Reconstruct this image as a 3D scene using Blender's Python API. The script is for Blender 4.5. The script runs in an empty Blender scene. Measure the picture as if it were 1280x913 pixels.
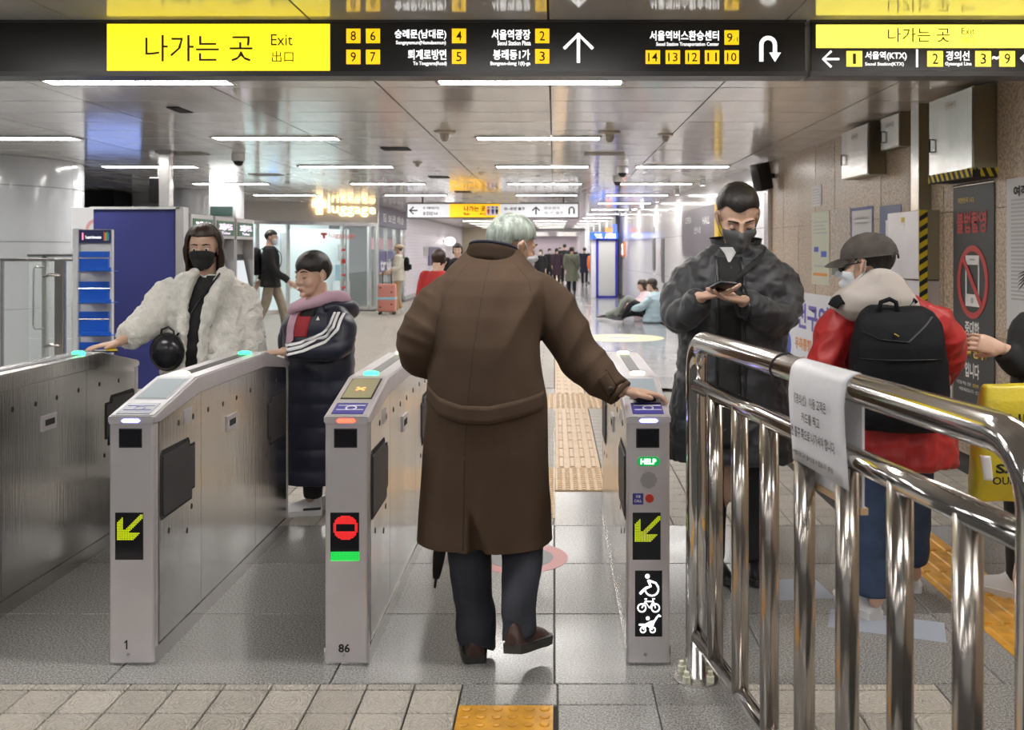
import bpy, bmesh, math, random
import numpy as np
from mathutils import Vector, Matrix, Euler, noise
from mathutils.bvhtree import BVHTree
random.seed(7)
SC = bpy.context.scene
COL = SC.collection
PI = math.pi
# ------------------------------------------------------------------ camera, world, exposure
F = 1195.0; H = 1.43; CX = 693.0; CY = 315.0          # focal length in px, eye height, principal point
cam_d = bpy.data.cameras.new('camera'); cam = bpy.data.objects.new('camera', cam_d); COL.objects.link(cam)
cam.location = (0, 0, H); cam.rotation_euler = (PI/2, 0, 0)
cam_d.sensor_width = 36; cam_d.lens = F/1280*36
cam_d.shift_x = -(CX-640)/1280; cam_d.shift_y = -(456.5-CY)/1280
cam_d.clip_start = 0.05; cam_d.clip_end = 200
cam_d.dof.use_dof = True; cam_d.dof.focus_distance = 3.6; cam_d.dof.aperture_fstop = 5.6
SC.camera = cam
world = bpy.data.worlds.new('world'); SC.world = world; world.use_nodes = True
world.node_tree.nodes['Background'].inputs[0].default_value = (0.85, 0.87, 1, 1)
world.node_tree.nodes['Background'].inputs[1].default_value = 0.15
SC.view_settings.view_transform = 'Standard'; SC.view_settings.look = 'None'
SC.view_settings.gamma = 1; SC.view_settings.exposure = 0.0
SC.view_settings.use_curve_mapping = False
CEIL = 2.57
def P(px, py, Y): return Vector(((px-CX)/F*Y, Y, H-(py-CY)/F*Y))
def G(px, py):
    Y = H*F/(py-CY); return Vector(((px-CX)/F*Y, Y, 0))
# ------------------------------------------------------------------ materials
MATS = {}
def mat(name, col, rough=0.5, metal=0.0, emit=0.0, ecol=None, bump=0.0, bscale=60, var=0.0, vscale=8,
        spec=0.5, alpha=None, trans=0.0, sheen=0.0, coat=0.0, stretch=None, rvar=0.0, col2=None):
    """Principled material; var mixes in a second tone by object-space noise, bump adds fine relief."""
    if name in MATS: return MATS[name]
    m = bpy.data.materials.new(name); m.use_nodes = True; MATS[name] = m
    nt = m.node_tree; N = nt.nodes; L = nt.links; b = N['Principled BSDF']
    c = tuple(col) + (1,) if len(col) == 3 else col
    b.inputs['Base Color'].default_value = c
    b.inputs['Roughness'].default_value = rough; b.inputs['Metallic'].default_value = metal
    b.inputs['Specular IOR Level'].default_value = spec
    if emit: b.inputs['Emission Color'].default_value = tuple(ecol or col)[:3] + (1,); b.inputs['Emission Strength'].default_value = emit
    if trans: b.inputs['Transmission Weight'].default_value = trans; b.inputs['IOR'].default_value = 1.3
    if alpha is not None: b.inputs['Alpha'].default_value = alpha
    if sheen: b.inputs['Sheen Weight'].default_value = sheen; b.inputs['Sheen Roughness'].default_value = 0.5
    if coat: b.inputs['Coat Weight'].default_value = coat; b.inputs['Coat Roughness'].default_value = 0.1
    if bump or var or rvar:
        tc = N.new('ShaderNodeTexCoord'); mp = N.new('ShaderNodeMapping'); L.new(tc.outputs['Object'], mp.inputs[0])
        if stretch: mp.inputs['Scale'].default_value = stretch
    if var or rvar:
        n = N.new('ShaderNodeTexNoise'); n.inputs['Scale'].default_value = vscale; n.inputs['Detail'].default_value = 6
        L.new(mp.outputs[0], n.inputs['Vector'])
    if var:
        r = N.new('ShaderNodeValToRGB'); d = tuple(x*(1-var) for x in c[:3]) if col2 is None else col2; u = tuple(min(1, x*(1+var*.6)) for x in c[:3]) if col2 is None else c[:3]
        r.color_ramp.elements[0].position = .35; r.color_ramp.elements[1].position = .68
        r.color_ramp.elements[0].color = tuple(d)+(1,); r.color_ramp.elements[1].color = tuple(u)+(1,)
        L.new(n.outputs['Fac'], r.inputs[0]); L.new(r.outputs[0], b.inputs['Base Color'])
    if rvar:
        q = N.new('ShaderNodeMapRange'); q.inputs[3].default_value = max(.02, rough-rvar); q.inputs[4].default_value = rough+rvar
        q.inputs[1].default_value = .35; q.inputs[2].default_value = .65
        L.new(n.outputs['Fac'], q.inputs[0]); L.new(q.outputs[0], b.inputs['Roughness'])
    if bump:
        n2 = N.new('ShaderNodeTexNoise'); n2.inputs['Scale'].default_value = bscale; n2.inputs['Detail'].default_value = 4
        L.new(mp.outputs[0], n2.inputs['Vector'])
        bp = N.new('ShaderNodeBump'); bp.inputs['Strength'].default_value = bump; bp.inputs['Distance'].default_value = .01
        L.new(n2.outputs['Fac'], bp.inputs['Height']); L.new(bp.outputs[0], b.inputs['Normal'])
    return m
def glow(name, col, s): return mat(name, col, .5, emit=s)
def granite(name, c0, c1, scale, rough=.25, contrast=(.4, .6)):
    """speckled stone, with a broader tone drift from slab to slab"""
    m = bpy.data.materials.new(name); m.use_nodes = True; nt = m.node_tree; N = nt.nodes; L = nt.links; b = N['Principled BSDF']
    g = N.new('ShaderNodeNewGeometry'); n = N.new('ShaderNodeTexNoise'); n.inputs['Scale'].default_value = scale; n.inputs['Detail'].default_value = 3; n.inputs['Roughness'].default_value = .7
    L.new(g.outputs['Position'], n.inputs['Vector'])
    r = N.new('ShaderNodeValToRGB'); r.color_ramp.elements[0].position, r.color_ramp.elements[1].position = contrast
    r.color_ramp.elements[0].color = c0+(1,); r.color_ramp.elements[1].color = c1+(1,); L.new(n.outputs['Fac'], r.inputs[0])
    oi = N.new('ShaderNodeObjectInfo'); mr = N.new('ShaderNodeMapRange'); mr.inputs[3].default_value = .86; mr.inputs[4].default_value = 1.1
    L.new(oi.outputs['Random'], mr.inputs[0]); mx = N.new('ShaderNodeVectorMath'); mx.operation = 'SCALE'
    L.new(r.outputs[0], mx.inputs[0]); L.new(mr.outputs[0], mx.inputs['Scale']); L.new(mx.outputs[0], b.inputs['Base Color'])
    n3 = N.new('ShaderNodeTexNoise'); n3.inputs['Scale'].default_value = 2.3; L.new(g.outputs['Position'], n3.inputs['Vector'])
    q = N.new('ShaderNodeMapRange'); q.inputs[3].default_value = max(.03, rough-.08); q.inputs[4].default_value = rough+.12; L.new(n3.outputs['Fac'], q.inputs[0]); L.new(q.outputs[0], b.inputs['Roughness'])
    MATS[name] = m; return m
# ------------------------------------------------------------------ mesh helpers
def BM(): return bmesh.new()
def _new(bm, verts, faces, mi=0):
    vs = [bm.verts.new(v) for v in verts]
    for f in faces:
        try:
            q = bm.faces.new([vs[i] for i in f]); q.material_index = mi
        except ValueError: pass
    return vs
BOXF = [(0, 3, 2, 1), (4, 5, 6, 7), (0, 1, 5, 4), (1, 2, 6, 5), (2, 3, 7, 6), (3, 0, 4, 7)]
def box(bm, x0, x1, y0, y1, z0, z1, mi=0):
    return _new(bm, [(x0, y0, z0), (x1, y0, z0), (x1, y1, z0), (x0, y1, z0), (x0, y0, z1), (x1, y0, z1), (x1, y1, z1), (x0, y1, z1)], BOXF, mi)
def bbox(x0, x1, y0, y1, z0, z1, bev=0.0, seg=2):
    bm = BM(); box(bm, x0, x1, y0, y1, z0, z1)
    if bev: bmesh.ops.bevel(bm, geom=bm.edges[:], offset=bev, segments=seg, affect='EDGES', profile=.5)
    return bm
def prism(bm, poly, fn, d0, d1, mi=0):
    """polygon (u,v) mapped by fn(u,v,d) and extruded from d0 to d1"""
    n = len(poly); a = [fn(u, v, d0) for u, v in poly]; b = [fn(u, v, d1) for u, v in poly]
    fs = [tuple(range(n))[::-1], tuple(range(n, 2*n))] + [(i, (i+1) % n, n+(i+1) % n, n+i) for i in range(n)]
    return _new(bm, a+b, fs, mi)
def frames(path):
    pts = [Vector(p) for p in path]; T = []
    for i in range(len(pts)):
        t = pts[min(i+1, len(pts)-1)]-pts[max(i-1, 0)]; T.append(t.normalized() if t.length > 1e-9 else Vector((0, 0, 1)))
    up = Vector((0, 0, 1)) if abs(T[0].z) < .9 else Vector((0, 1, 0))
    n = T[0].cross(up).normalized(); out = []
    for i, t in enumerate(T):
        n = (n-t*n.dot(t)).normalized(); out.append((pts[i], n, t.cross(n)))
    return out
def tube(bm, path, r, seg=10, cap=True, flat=1.0, mi=0):
    """round (or flattened) tube along a path; r a number or one per point"""
    fr = frames(path); n = len(fr); rs = r if hasattr(r, '__len__') else [r]*n; vs = []
    for (p, u, v), q in zip(fr, rs):
        vs += [p+u*(q*math.cos(2*PI*k/seg))+v*(q*flat*math.sin(2*PI*k/seg)) for k in range(seg)]
    fs = [(i*seg+k, i*seg+(k+1) % seg, (i+1)*seg+(k+1) % seg, (i+1)*seg+k) for i in range(n-1) for k in range(seg)]
    if cap: fs += [tuple(range(seg))[::-1], tuple(range((n-1)*seg, n*seg))]
    return _new(bm, vs, fs, mi)
def loft(bm, rings, cap=True, mi=0):
    """closed rings of equal length joined into a skin"""
    n = len(rings[0]); vs = [p for r in rings for p in r]
    fs = [(i*n+k, i*n+(k+1) % n, (i+1)*n+(k+1) % n, (i+1)*n+k) for i in range(len(rings)-1) for k in range(n)]
    if cap: fs += [tuple(range(n))[::-1], tuple(range((len(rings)-1)*n, len(rings)*n))]
    return _new(bm, vs, fs, mi)
def ell(c, a, b, rot=0.0, seg=28, p=2.0, tilt=0.0):
    """horizontal (super)ellipse ring; tilt raises the +y side"""
    out = []
    for k in range(seg):
        t = 2*PI*k/seg; cs, sn = math.cos(t), math.sin(t)
        x = a*math.copysign(abs(cs)**(2/p), cs); y = b*math.copysign(abs(sn)**(2/p), sn)
        out.append(Vector((c[0]+x*math.cos(rot)-y*math.sin(rot), c[1]+x*math.sin(rot)+y*math.cos(rot), c[2]+tilt*y)))
    return out
def ball(bm, c, r, seg=16, M=None, mi=0):
    """ellipsoid, r = radius or (rx, ry, rz), M = optional 3x3 rotation"""
    if not hasattr(r, '__len__'): r = (r, r, r)
    c = Vector(c); vs = []; rows = seg//2
    for i in range(1, rows):
        th = PI*i/rows
        for k in range(seg):
            ph = 2*PI*k/seg; v = Vector((r[0]*math.sin(th)*math.cos(ph), r[1]*math.sin(th)*math.sin(ph), r[2]*math.cos(th)))
            vs.append(c+(M @ v if M else v))
    t, b = Vector((0, 0, r[2])), Vector((0, 0, -r[2])); vs += [c+(M @ t if M else t), c+(M @ b if M else b)]
    fs = [(i*seg+k, (i+1)*seg+k, (i+1)*seg+(k+1) % seg, i*seg+(k+1) % seg) for i in range(rows-2) for k in range(seg)]
    nt, nb = len(vs)-2, len(vs)-1
    fs += [(nt, k, (k+1) % seg) for k in range(seg)] + [(nb, (rows-2)*seg+(k+1) % seg, (rows-2)*seg+k) for k in range(seg)]
    return _new(bm, vs, fs, mi)
def lathe(bm, prof, c, seg=20, mi=0):
    rings = [[Vector((c[0]+r*math.cos(2*PI*k/seg), c[1]+r*math.sin(2*PI*k/seg), c[2]+z)) for k in range(seg)] for r, z in prof]
    return loft(bm, rings, True, mi)
def obj(name, bm, m, parent=None, smooth=False, world=True):
    """link a bmesh as one mesh object; vertices are world positions unless world=False (then local to the parent)"""
    if isinstance(bm, bpy.types.Mesh): me = bm
    else:
        bmesh.ops.recalc_face_normals(bm, faces=bm.faces[:]); me = bpy.data.meshes.new(name); bm.to_mesh(me); bm.free()
    if not me.materials:
        for k in (m if isinstance(m, (list, tuple)) else [m]): me.materials.append(MATS[k] if isinstance(k, str) else k)
    if smooth:
        me.polygons.foreach_set('use_smooth', [True]*len(me.polygons))
        if smooth == 'auto': me.set_sharp_from_angle(angle=math.radians(35))
    o = bpy.data.objects.new(name, me); COL.objects.link(o)
    if parent:
        o.parent = parent
        if world: me.transform(wmat(parent).inverted())
    return o
def wmat(o):
    m = o.matrix_basis.copy()
    return wmat(o.parent) @ m if o.parent else m
def recenter(o):
    """move a top-level mesh's origin to the middle of its base"""
    c = [v.co for v in o.data.vertices]; lo = Vector([min(p[i] for p in c) for i in range(3)]); hi = Vector([max(p[i] for p in c) for i in range(3)])
    q = Vector(((lo.x+hi.x)/2, (lo.y+hi.y)/2, lo.z)); o.data.transform(Matrix.Translation(-q)); o.location = q; return o
def tag(o, label, cat, group=None, kind=None):
    if label: o['label'] = label
    if cat: o['category'] = cat
    if group: o['group'] = group
    if kind: o['kind'] = kind
    return o
def thing(name, label, cat, loc, rz=0.0, group=None):
    o = bpy.data.objects.new(name, None); COL.objects.link(o); o.location = loc; o.rotation_euler = (0, 0, rz); o.empty_display_size = .1
    return tag(o, label, cat, group)
def struct(name, bm, m, smooth=False, label=None):
    o = obj(name, bm, m, None, smooth); o['kind'] = 'structure'
    if label: o['label'] = label
    return o
TMP = bpy.data.scenes.new('workshop')                               # empty side scene: keeps the shaping of meshes quick
def evaluated(o):
    TMP.collection.objects.link(o); vl = TMP.view_layers[0]; vl.update(); return o.evaluated_get(vl.depsgraph)
def lump(bm, voxel, smooth=4, fac=.5, name='tmp'):
    """fuse overlapping closed shapes into one skin (voxel remesh), returns a bmesh"""
    me = bpy.data.meshes.new(name); bm.to_mesh(me); bm.free(); o = bpy.data.objects.new(name, me)
    r = o.modifiers.new('r', 'REMESH'); r.mode = 'VOXEL'; r.voxel_size = voxel
    if smooth: s = o.modifiers.new('s', 'SMOOTH'); s.iterations = smooth; s.factor = fac
    ev = evaluated(o); out = bmesh.new(); out.from_mesh(ev.to_mesh()); ev.to_mesh_clear()
    bpy.data.objects.remove(o); bpy.data.meshes.remove(me); return out
def fold(bm, fn):
    """push every vertex along its normal by fn(position, normal)"""
    bm.normal_update(); d = [(v, v.normal*fn(v.co, v.normal)) for v in bm.verts]
    for v, q in d: v.co += q
    return bm
def nz(p, s, seed=0.0): return noise.noise(Vector((p.x*s+seed, p.y*s+seed*1.7, p.z*s-seed)))
# ------------------------------------------------------------------ lettering
def text_mesh(s, off=0.0):
    c = bpy.data.curves.new('t', 'FONT'); c.body = s; c.size = 1; c.offset = off; c.resolution_u = 2; c.fill_mode = 'FRONT'
    o = bpy.data.objects.new('t', c)
    me = bpy.data.meshes.new_from_object(evaluated(o)); bpy.data.objects.remove(o); bpy.data.curves.remove(c)
    return me
class Face:
    """a flat board: origin o, axes u (right) and v (up), normal n towards the viewer"""
    def __init__(s, o, u, v):
        s.o = Vector(o); s.u = Vector(u).normalized(); s.v = Vector(v).normalized(); s.n = s.u.cross(s.v)
    def at(s, a, b, d=0.0): return s.o+s.u*a+s.v*b+s.n*d
def letters(fc, s, a0, b0, a1, b1, m, parent, off=.0, d=.002, name='lettering', keep=False):
    """print text so that it fills the rectangle (a0,b0)-(a1,b1) of a Face; keep = keep the letters' proportions"""
    me = text_mesh(s, off); co = [v.co for v in me.vertices]
    if not co: return None
    x0, x1 = min(c.x for c in co), max(c.x for c in co); y0, y1 = min(c.y for c in co), max(c.y for c in co)
    sx = (a1-a0)/max(x1-x0, 1e-6); sy = (b1-b0)/max(y1-y0, 1e-6)
    if keep: sx = sy = min(sx, sy)
    for v in me.vertices: v.co = fc.at(a0+(v.co.x-x0)*sx, b0+(v.co.y-y0)*sy, d)
    me.materials.clear(); bm = BM(); bm.from_mesh(me); bpy.data.meshes.remove(me)
    return obj(name, bm, m, parent)
def plate(fc, a0, b0, a1, b1, m, parent, d0=0.0, d1=.001, name='panel', bm=None):
    k = BM() if bm is None else bm
    prism(k, [(a0, b0), (a1, b0), (a1, b1), (a0, b1)], fc.at, d0, d1)
    return obj(name, k, m, parent) if bm is None else None
def shape(fc, polys, m, parent, d=.002, name='symbol'):
    bm = BM()
    for p in polys: prism(bm, p, fc.at, d-.001, d)
    return obj(name, bm, m, parent)
def circ(cx, cy, r, n=24, ry=None): return [(cx+r*math.cos(2*PI*k/n), cy+(ry or r)*math.sin(2*PI*k/n)) for k in range(n)]
def stroke(bm, fc, pts, w, d0, d1, closed=False):
    """flat band along a polyline on a Face"""
    n = len(pts); L = []; R = []
    for i in range(n):
        a = Vector(pts[(i-1) % n] if closed or i else pts[i]); b = Vector(pts[(i+1) % n] if closed or i < n-1 else pts[i]); t = (b-a).normalized(); q = Vector((-t.y, t.x))*w/2
        p = Vector(pts[i]); L.append(p+q); R.append(p-q)
    for i in range(n if closed else n-1):
        j = (i+1) % n; prism(bm, [tuple(R[i]), tuple(R[j]), tuple(L[j]), tuple(L[i])], fc.at, d0, d1)
# ------------------------------------------------------------------ the palette
STEEL = mat('brushed steel', (.64, .63, .62), .2, 1, bump=.08, bscale=90, stretch=(1, 1, .06), var=.1, vscale=3, rvar=.07)
STEELF = mat('satin steel', (.68, .65, .68), .36, .7, bump=.05, bscale=300, var=.06, vscale=5)
CHROME = mat('polished steel tube', (.68, .66, .64), .1, 1)
DARK = mat('black plastic', (.012, .012, .014), .3); BLACK = mat('matt black', (.015, .015, .016), .6)
CHAR = mat('charcoal panel', (.035, .033, .036), .5, bump=.2, bscale=400)
WHITE = mat('white paint', (.8, .8, .82), .35); GREYP = mat('grey paint', (.42, .42, .44), .4)
RUB = mat('dark gap', (.02, .02, .02), .8)
# ================================================================== THE SETTING
GRAN = granite('grey granite', (.13, .125, .12), (.37, .365, .355), 150, .15, (.40, .62))
GRANF = granite('polished granite', (.22, .22, .23), (.40, .40, .42), 60, .12)
GROUT = mat('dark grout', (.035, .033, .03), .8)
def tile_mat(name, c):
    """embossed paving tile: rings and dashes in relief, stamped in tile space"""
    m = granite(name, tuple(x*.78 for x in c), c, 70, .34, (.3, .7)); N = m.node_tree.nodes; L = m.node_tree.links; b = N['Principled BSDF']
    tc = N.new('ShaderNodeTexCoord'); w = N.new('ShaderNodeTexWave'); w.wave_type = 'RINGS'; w.rings_direction = 'Z'
    w.inputs['Scale'].default_value = 26; w.inputs['Distortion'].default_value = 5; w.inputs['Detail'].default_value = 1; w.inputs['Detail Scale'].default_value = 3
    L.new(tc.outputs['Object'], w.inputs['Vector']); bp = N.new('ShaderNodeBump'); bp.inputs['Strength'].default_value = 1; bp.inputs['Distance'].default_value = .006
    L.new(w.outputs['Fac'], bp.inputs['Height']); L.new(bp.outputs[0], b.inputs['Normal']); return m
TILE = tile_mat('beige paving tile', (.58, .535, .47))
TACT = mat('yellow tactile tile', (.62, .31, .035), .38, var=.25, vscale=14); TACTC = mat('worn tactile tile', (.60, .42, .24), .4, var=.12, vscale=9)
floor = BM(); box(floor, -14, 4.2, -5, 80, -.05, -.012); floor = struct('floor', floor, GROUT)
def slab_mesh(w, d, h, m, name, bev=.003):
    bm = bbox(-w/2, w/2, -d/2, d/2, -h, 0); top = [e for e in bm.edges if all(v.co.z > -1e-6 for v in e.verts)]
    bmesh.ops.bevel(bm, geom=top, offset=bev, segments=1, affect='EDGES'); me = bpy.data.meshes.new(name); bm.to_mesh(me); bm.free(); me.materials.append(m); return me
def lay(me, name, x, y, parent=floor, z=0.0):
    if name == 'tactile_tile': z = .0025
    o = bpy.data.objects.new(name, me); COL.objects.link(o); o.parent = parent; o.location = (x, y, z); return o
# -- granite slabs around the gates (0.745 x 0.61)
sl = slab_mesh(.741, .606, .011, GRAN, 'granite_slab')
for i in range(-6, 4):
    for j in range(3): lay(sl, 'granite_slab', .3725+i*.745, 3.165+.305+j*.61)
st = slab_mesh(.31, .142, .011, GRAN, 'granite_slab'); sq = slab_mesh(.31, .3, .011, GRAN, 'granite_slab')
for x in (-.146, .167): lay(st, 'granite_slab', x, 3.09)
lay(st, 'granite_slab', .48, 3.09)
for j in range(6):
    lay(sq, 'granite_slab', .167, 2.865-j*.304); lay(sq, 'granite_slab', .48, 2.865-j*.304)
s3 = slab_mesh(.6, .3, .011, GRAN, 'granite_slab')
for i in range(3):
    for j in range(4): lay(s3, 'granite_slab', 1.56+i*.604, 3.012-j*.304)
# -- polished slabs of the far corridor
pl = slab_mesh(.597, .597, .011, GRANF, 'polished_slab'); rest = BM()
for j in range(88):
    for i in range(-3, 4):
        x, y = .62+i*.6, 10.05+j*.6
        if x > 3.0-.035*y or (y > 45 and x > 1.5) or (i < 0 and y < 46.2): continue
        if j < 14: lay(pl, 'polished_slab', x, y)
        else: box(rest, x-.2985, x+.2985, y-.2985, y+.2985, -.011, 0)
o = obj('far_polished_slabs', rest, GRANF, floor); o['kind'] = 'stuff'
# -- embossed beige tiles
PT = .1565; tl = slab_mesh(.1495, .1495, .011, TILE, 'floor_tile', .002); cells = []
for i in range(22):
    for j in range(7): cells.append((-.304-PT*(i+.5), 3.119-PT*(j+.5)))
for i in range(4):
    for j in range(7): cells.append((.632+PT*(i+.5), 3.119-PT*(j+.5)))
half = slab_mesh(.1515, .036, .011, TILE, 'floor_tile', .002)
for i in range(22): lay(half, 'floor_tile', -.304-PT*(i+.5), 3.142)
for i in range(4): lay(half, 'floor_tile', .632+PT*(i+.5), 3.142)
for j in range(32):                                                    # hall behind the gates
    for i in range(-42, 18):
        x, y = PT*(i+.5)+(.0 if i < 0 else .31), 5.0+PT*(j+.5)
        if 1.6 < x < 1.94 or x > 2.95-.035*y: continue
        cells.append((x, y))
def seen(c):
    x, y = c; px = CX+x/y*F
    if not -20 < px < 1300: return 99+y
    if y > 4.9 and (-2.45*y/5 < x < -1.36*y/5 or x < -1.5): return 30+y
    return y
cells.sort(key=seen); rest = BM()
for k, (x, y) in enumerate(cells):
    if k < 270: lay(tl, 'floor_tile', x, y)
    else: box(rest, x-.0748, x+.0748, y-.0748, y+.0748, -.011, 0)
for j in range(144):                                                    # the far hall, rows of longer pavers
    for i in range(22):
        x, y = .155-.31*(i+.5)-(.155 if j % 2 else 0), 10.05+.155*(j+.5)*1.6
        if x > -4.3 or y < 23: box(rest, x-.152, min(x+.152, -.004), y-.12, y+.12, -.011, 0)
o = obj('far_floor_tiles', rest, TILE, floor); o['kind'] = 'stuff'
# -- tactile paving
def tact_mesh(kind, m):
    bm = bbox(-.148, .148, -.148, .148, -.011, 0)
    if kind == 'dots':
        for i in range(6):
            for j in range(6): lathe(bm, [(.016, 0), (.0155, .003), (.011, .0055), (.001, .006)], (-.122+.0488*i, -.122+.0488*j, 0), 8)
    else:
        for i in range(4):
            bs = box(bm, -.125+.0725*i, -.09+.0725*i, -.138, .138, 0, .006)
            for v in bs[4:]: v.co.x += .005 if v.co.x < -.107+.0725*i else -.005
    me = bpy.data.meshes.new('tactile_tile'); bmesh.ops.recalc_face_normals(bm, faces=bm.faces[:]); bm.to_mesh(me); bm.free(); me.materials.append(m); return me
td, tb, tcd, tcb = tact_mesh('dots', TACT), tact_mesh('bars', TACT), tact_mesh('dots', TACTC), tact_mesh('bars', TACTC)
for j in range(3): lay(td, 'tactile_tile', -.152, 2.86-.3*j)
for j in range(2):
    for i in range(-2, 2): lay(tcd, 'tactile_tile', .155+.3*i, 5.87+.3*j)
for j in range(2): lay(tcd, 'tactile_tile', -.145, 5.27+.3*j)
for j in range(36):
    y = 6.47+.3*j
    if 8.7 < y < 9.7: continue
    lay(tcb, 'tactile_tile', .155, y)
for j in range(3):
    for i in range(-2, 3): lay(tcd, 'tactile_tile', .155+.3*i, 8.87+.3*j)
rest = BM(); box(rest, 0, .31, 17.2, 60, -.011, .004); o = obj('far_tactile_strip', rest, TACTC, floor); o['kind'] = 'stuff'
for j in range(30): lay(tb, 'tactile_tile', 1.77, 2.6+.3*j)
for x0, x1, y0, y1 in ((.0, .31, 5.0, 5.7), (.31, .33, 5.1, 10), (-.01, .004, 5.7, 10)): box(floor_bm := BM(), x0, x1, y0, y1, -.012, -.001); obj('joint_strip', floor_bm, GRAN, floor)
# -- stickers on the floor
PINK = mat('faded red sticker', (.62, .22, .22), .4); DGR = mat('grey sticker', (.16, .16, .17), .4); LGR = mat('light blue sticker', (.33, .36, .43), .45); PYEL = mat('pale yellow sticker', (.62, .58, .36), .4)
def disc(r, c, h, m, name, lab, cat, ring=None):
    bm = BM(); lathe(bm, [(r, 0), (r, h)], c, 40); o = recenter(obj(name, bm, m)); return tag(o, lab, cat)
s = disc(.225, (-.16, 4.47, 0), .001, PINK, 'floor_sticker', 'round faded red sticker on the floor between two gates', 'sticker')
fl = Face((-.16, 4.47, .001), (1, 0, 0), (0, 1, 0)); bm = BM(); prism(bm, circ(0, 0, .155, 32), fl.at, 0, .0006); obj('grey_centre', bm, DGR, s)
letters(fl, '출구', -.08, .0, .1, .1, WHITE, s, .02, .001); letters(fl, 'EXIT', -.08, -.09, .1, -.03, WHITE, s, .02, .001)
s = disc(.72, (1.1, 15.9, 0), .001, PYEL, 'floor_sticker', 'large pale yellow round sticker on the polished corridor floor', 'sticker')
bm = BM(); lathe(bm, [(.2, 0), (.2, .0015)], (1.1, 15.9, 0), 24); obj('centre_mark', bm, LGR, s)
for (x, y, w, d, r, l) in ((1.02, 4.05, .26, .24, .1, 'pale square sticker worn into the granite left of the white trainers'), (1.27, 3.66, .42, .2, -.35, 'pale blue rectangular sticker on the granite under the white trainers')):
    bm = bbox(-w/2, w/2, -d/2, d/2, 0, .001); o = obj('floor_sticker', bm, LGR); o.location = (x, y, 0); o.rotation_euler = (0, 0, r); tag(o, l, 'sticker')
# ------------------------------------------------------------------ ceiling
CEILM = mat('ceiling panel', (.92, .90, .88), .11, .28, var=.10, vscale=1.2, stretch=(3, .6, 1), bump=.012, bscale=2.2, rvar=.03)
cb = BM(); box(cb, -14, 4.2, -5, 46, CEIL+.012, CEIL+.15); ceiling = struct('ceiling', cb, RUB)
PW, PD = 1.17, .583; cp = BM(); box(cp, -PW/2+.006, PW/2-.006, -PD/2+.0055, PD/2-.0055, 0, .012); cpm = bpy.data.meshes.new('ceiling_panel'); cp.to_mesh(cp_ := cpm); cp.free(); cpm.materials.append(CEILM)
CUT = []                                                               # lamp openings, filled below
LX = (-.16, -2.77, -5.38, -8.0); LAMPS = []
for r in range(-3, 13):
    y = 6.34+r*3.19
    for x in LX:
        if y < 46 and not (x < -5 and y > 20) and not (x < -7 and y > 12): LAMPS.append((x, y))
    if r < 0: LAMPS.append((2.3, y))
    if r >= 2: LAMPS.append((1.70-.03*(r-2)*.8, y))
rest = BM()
for j in range(-8, 72):
    for i in range(-11, 3):
        x, y = -.03+PW*(i+.5), 4.3+PD*(j+.5)
        px = CX+x/max(y, .5)*F; vis = y > 4.2 and -120 < px < 1400
        if vis and y < 14.2:
            o = lay(cpm, 'ceiling_panel', x, y, ceiling, CEIL); o.rotation_euler = (random.gauss(0, .0009), random.gauss(0, .0012), 0)
        elif x-PW/2 < 3.6: box(rest, x-PW/2+.004, x+PW/2-.004, y-PD/2+.003, y+PD/2-.003, CEIL, CEIL+.012)
o = obj('far_ceiling_panels', rest, CEILM, ceiling); o['kind'] = 'stuff'
LAMP = glow('fluorescent diffuser', (1, .97, .93), 40.0); LFRAME = mat('lamp trim', (.55, .54, .52), .25, .8)
fm = BM()
for a in ((-.63, .63, -.125, -.105), (-.63, .63, .105, .125), (-.63, -.605, -.105, .105), (.605, .63, -.105, .105)): box(fm, *a, -.014, .0)
fme = bpy.data.meshes.new('trim'); fm.to_mesh(fme); fm.free(); fme.materials.append(LFRAME)
dm = bbox(-.605, .605, -.105, .105, -.008, -.002); dme = bpy.data.meshes.new('diffuser'); dm.to_mesh(dme); dm.free(); dme.materials.append(LAMP)
ORD = ('first', 'second', 'third', 'fourth', 'fifth', 'sixth', 'seventh', 'eighth', 'ninth', 'tenth', 'eleventh', 'twelfth', 'thirteenth')
def lamp_label(x, y):
    if y < 4.6: return 'long fluorescent ceiling light on the near side of the long black sign'
    r = round((y-6.34)/3.19)
    if x > .5: return 'fluorescent ceiling light in the row along the white wall, %s from the stone wall' % ORD[r-2]
    a = 'the big white up arrow' if x > -1 else 'the large yellow exit panel' if x > -4 else 'the plain end of the long black sign'
    return 'fluorescent ceiling light, %s in line behind %s' % (ORD[r], a) if x > -7 else 'fluorescent ceiling light over the round white column'
for x, y in LAMPS:
    t = thing('ceiling_light', lamp_label(x, y), 'ceiling light', (x, y, CEIL), 0, 'fluorescent ceiling lights')
    for n, me in (('trim', fme), ('diffuser', dme)):
        c = bpy.data.objects.new(n, me); COL.objects.link(c); c.parent = t
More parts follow.
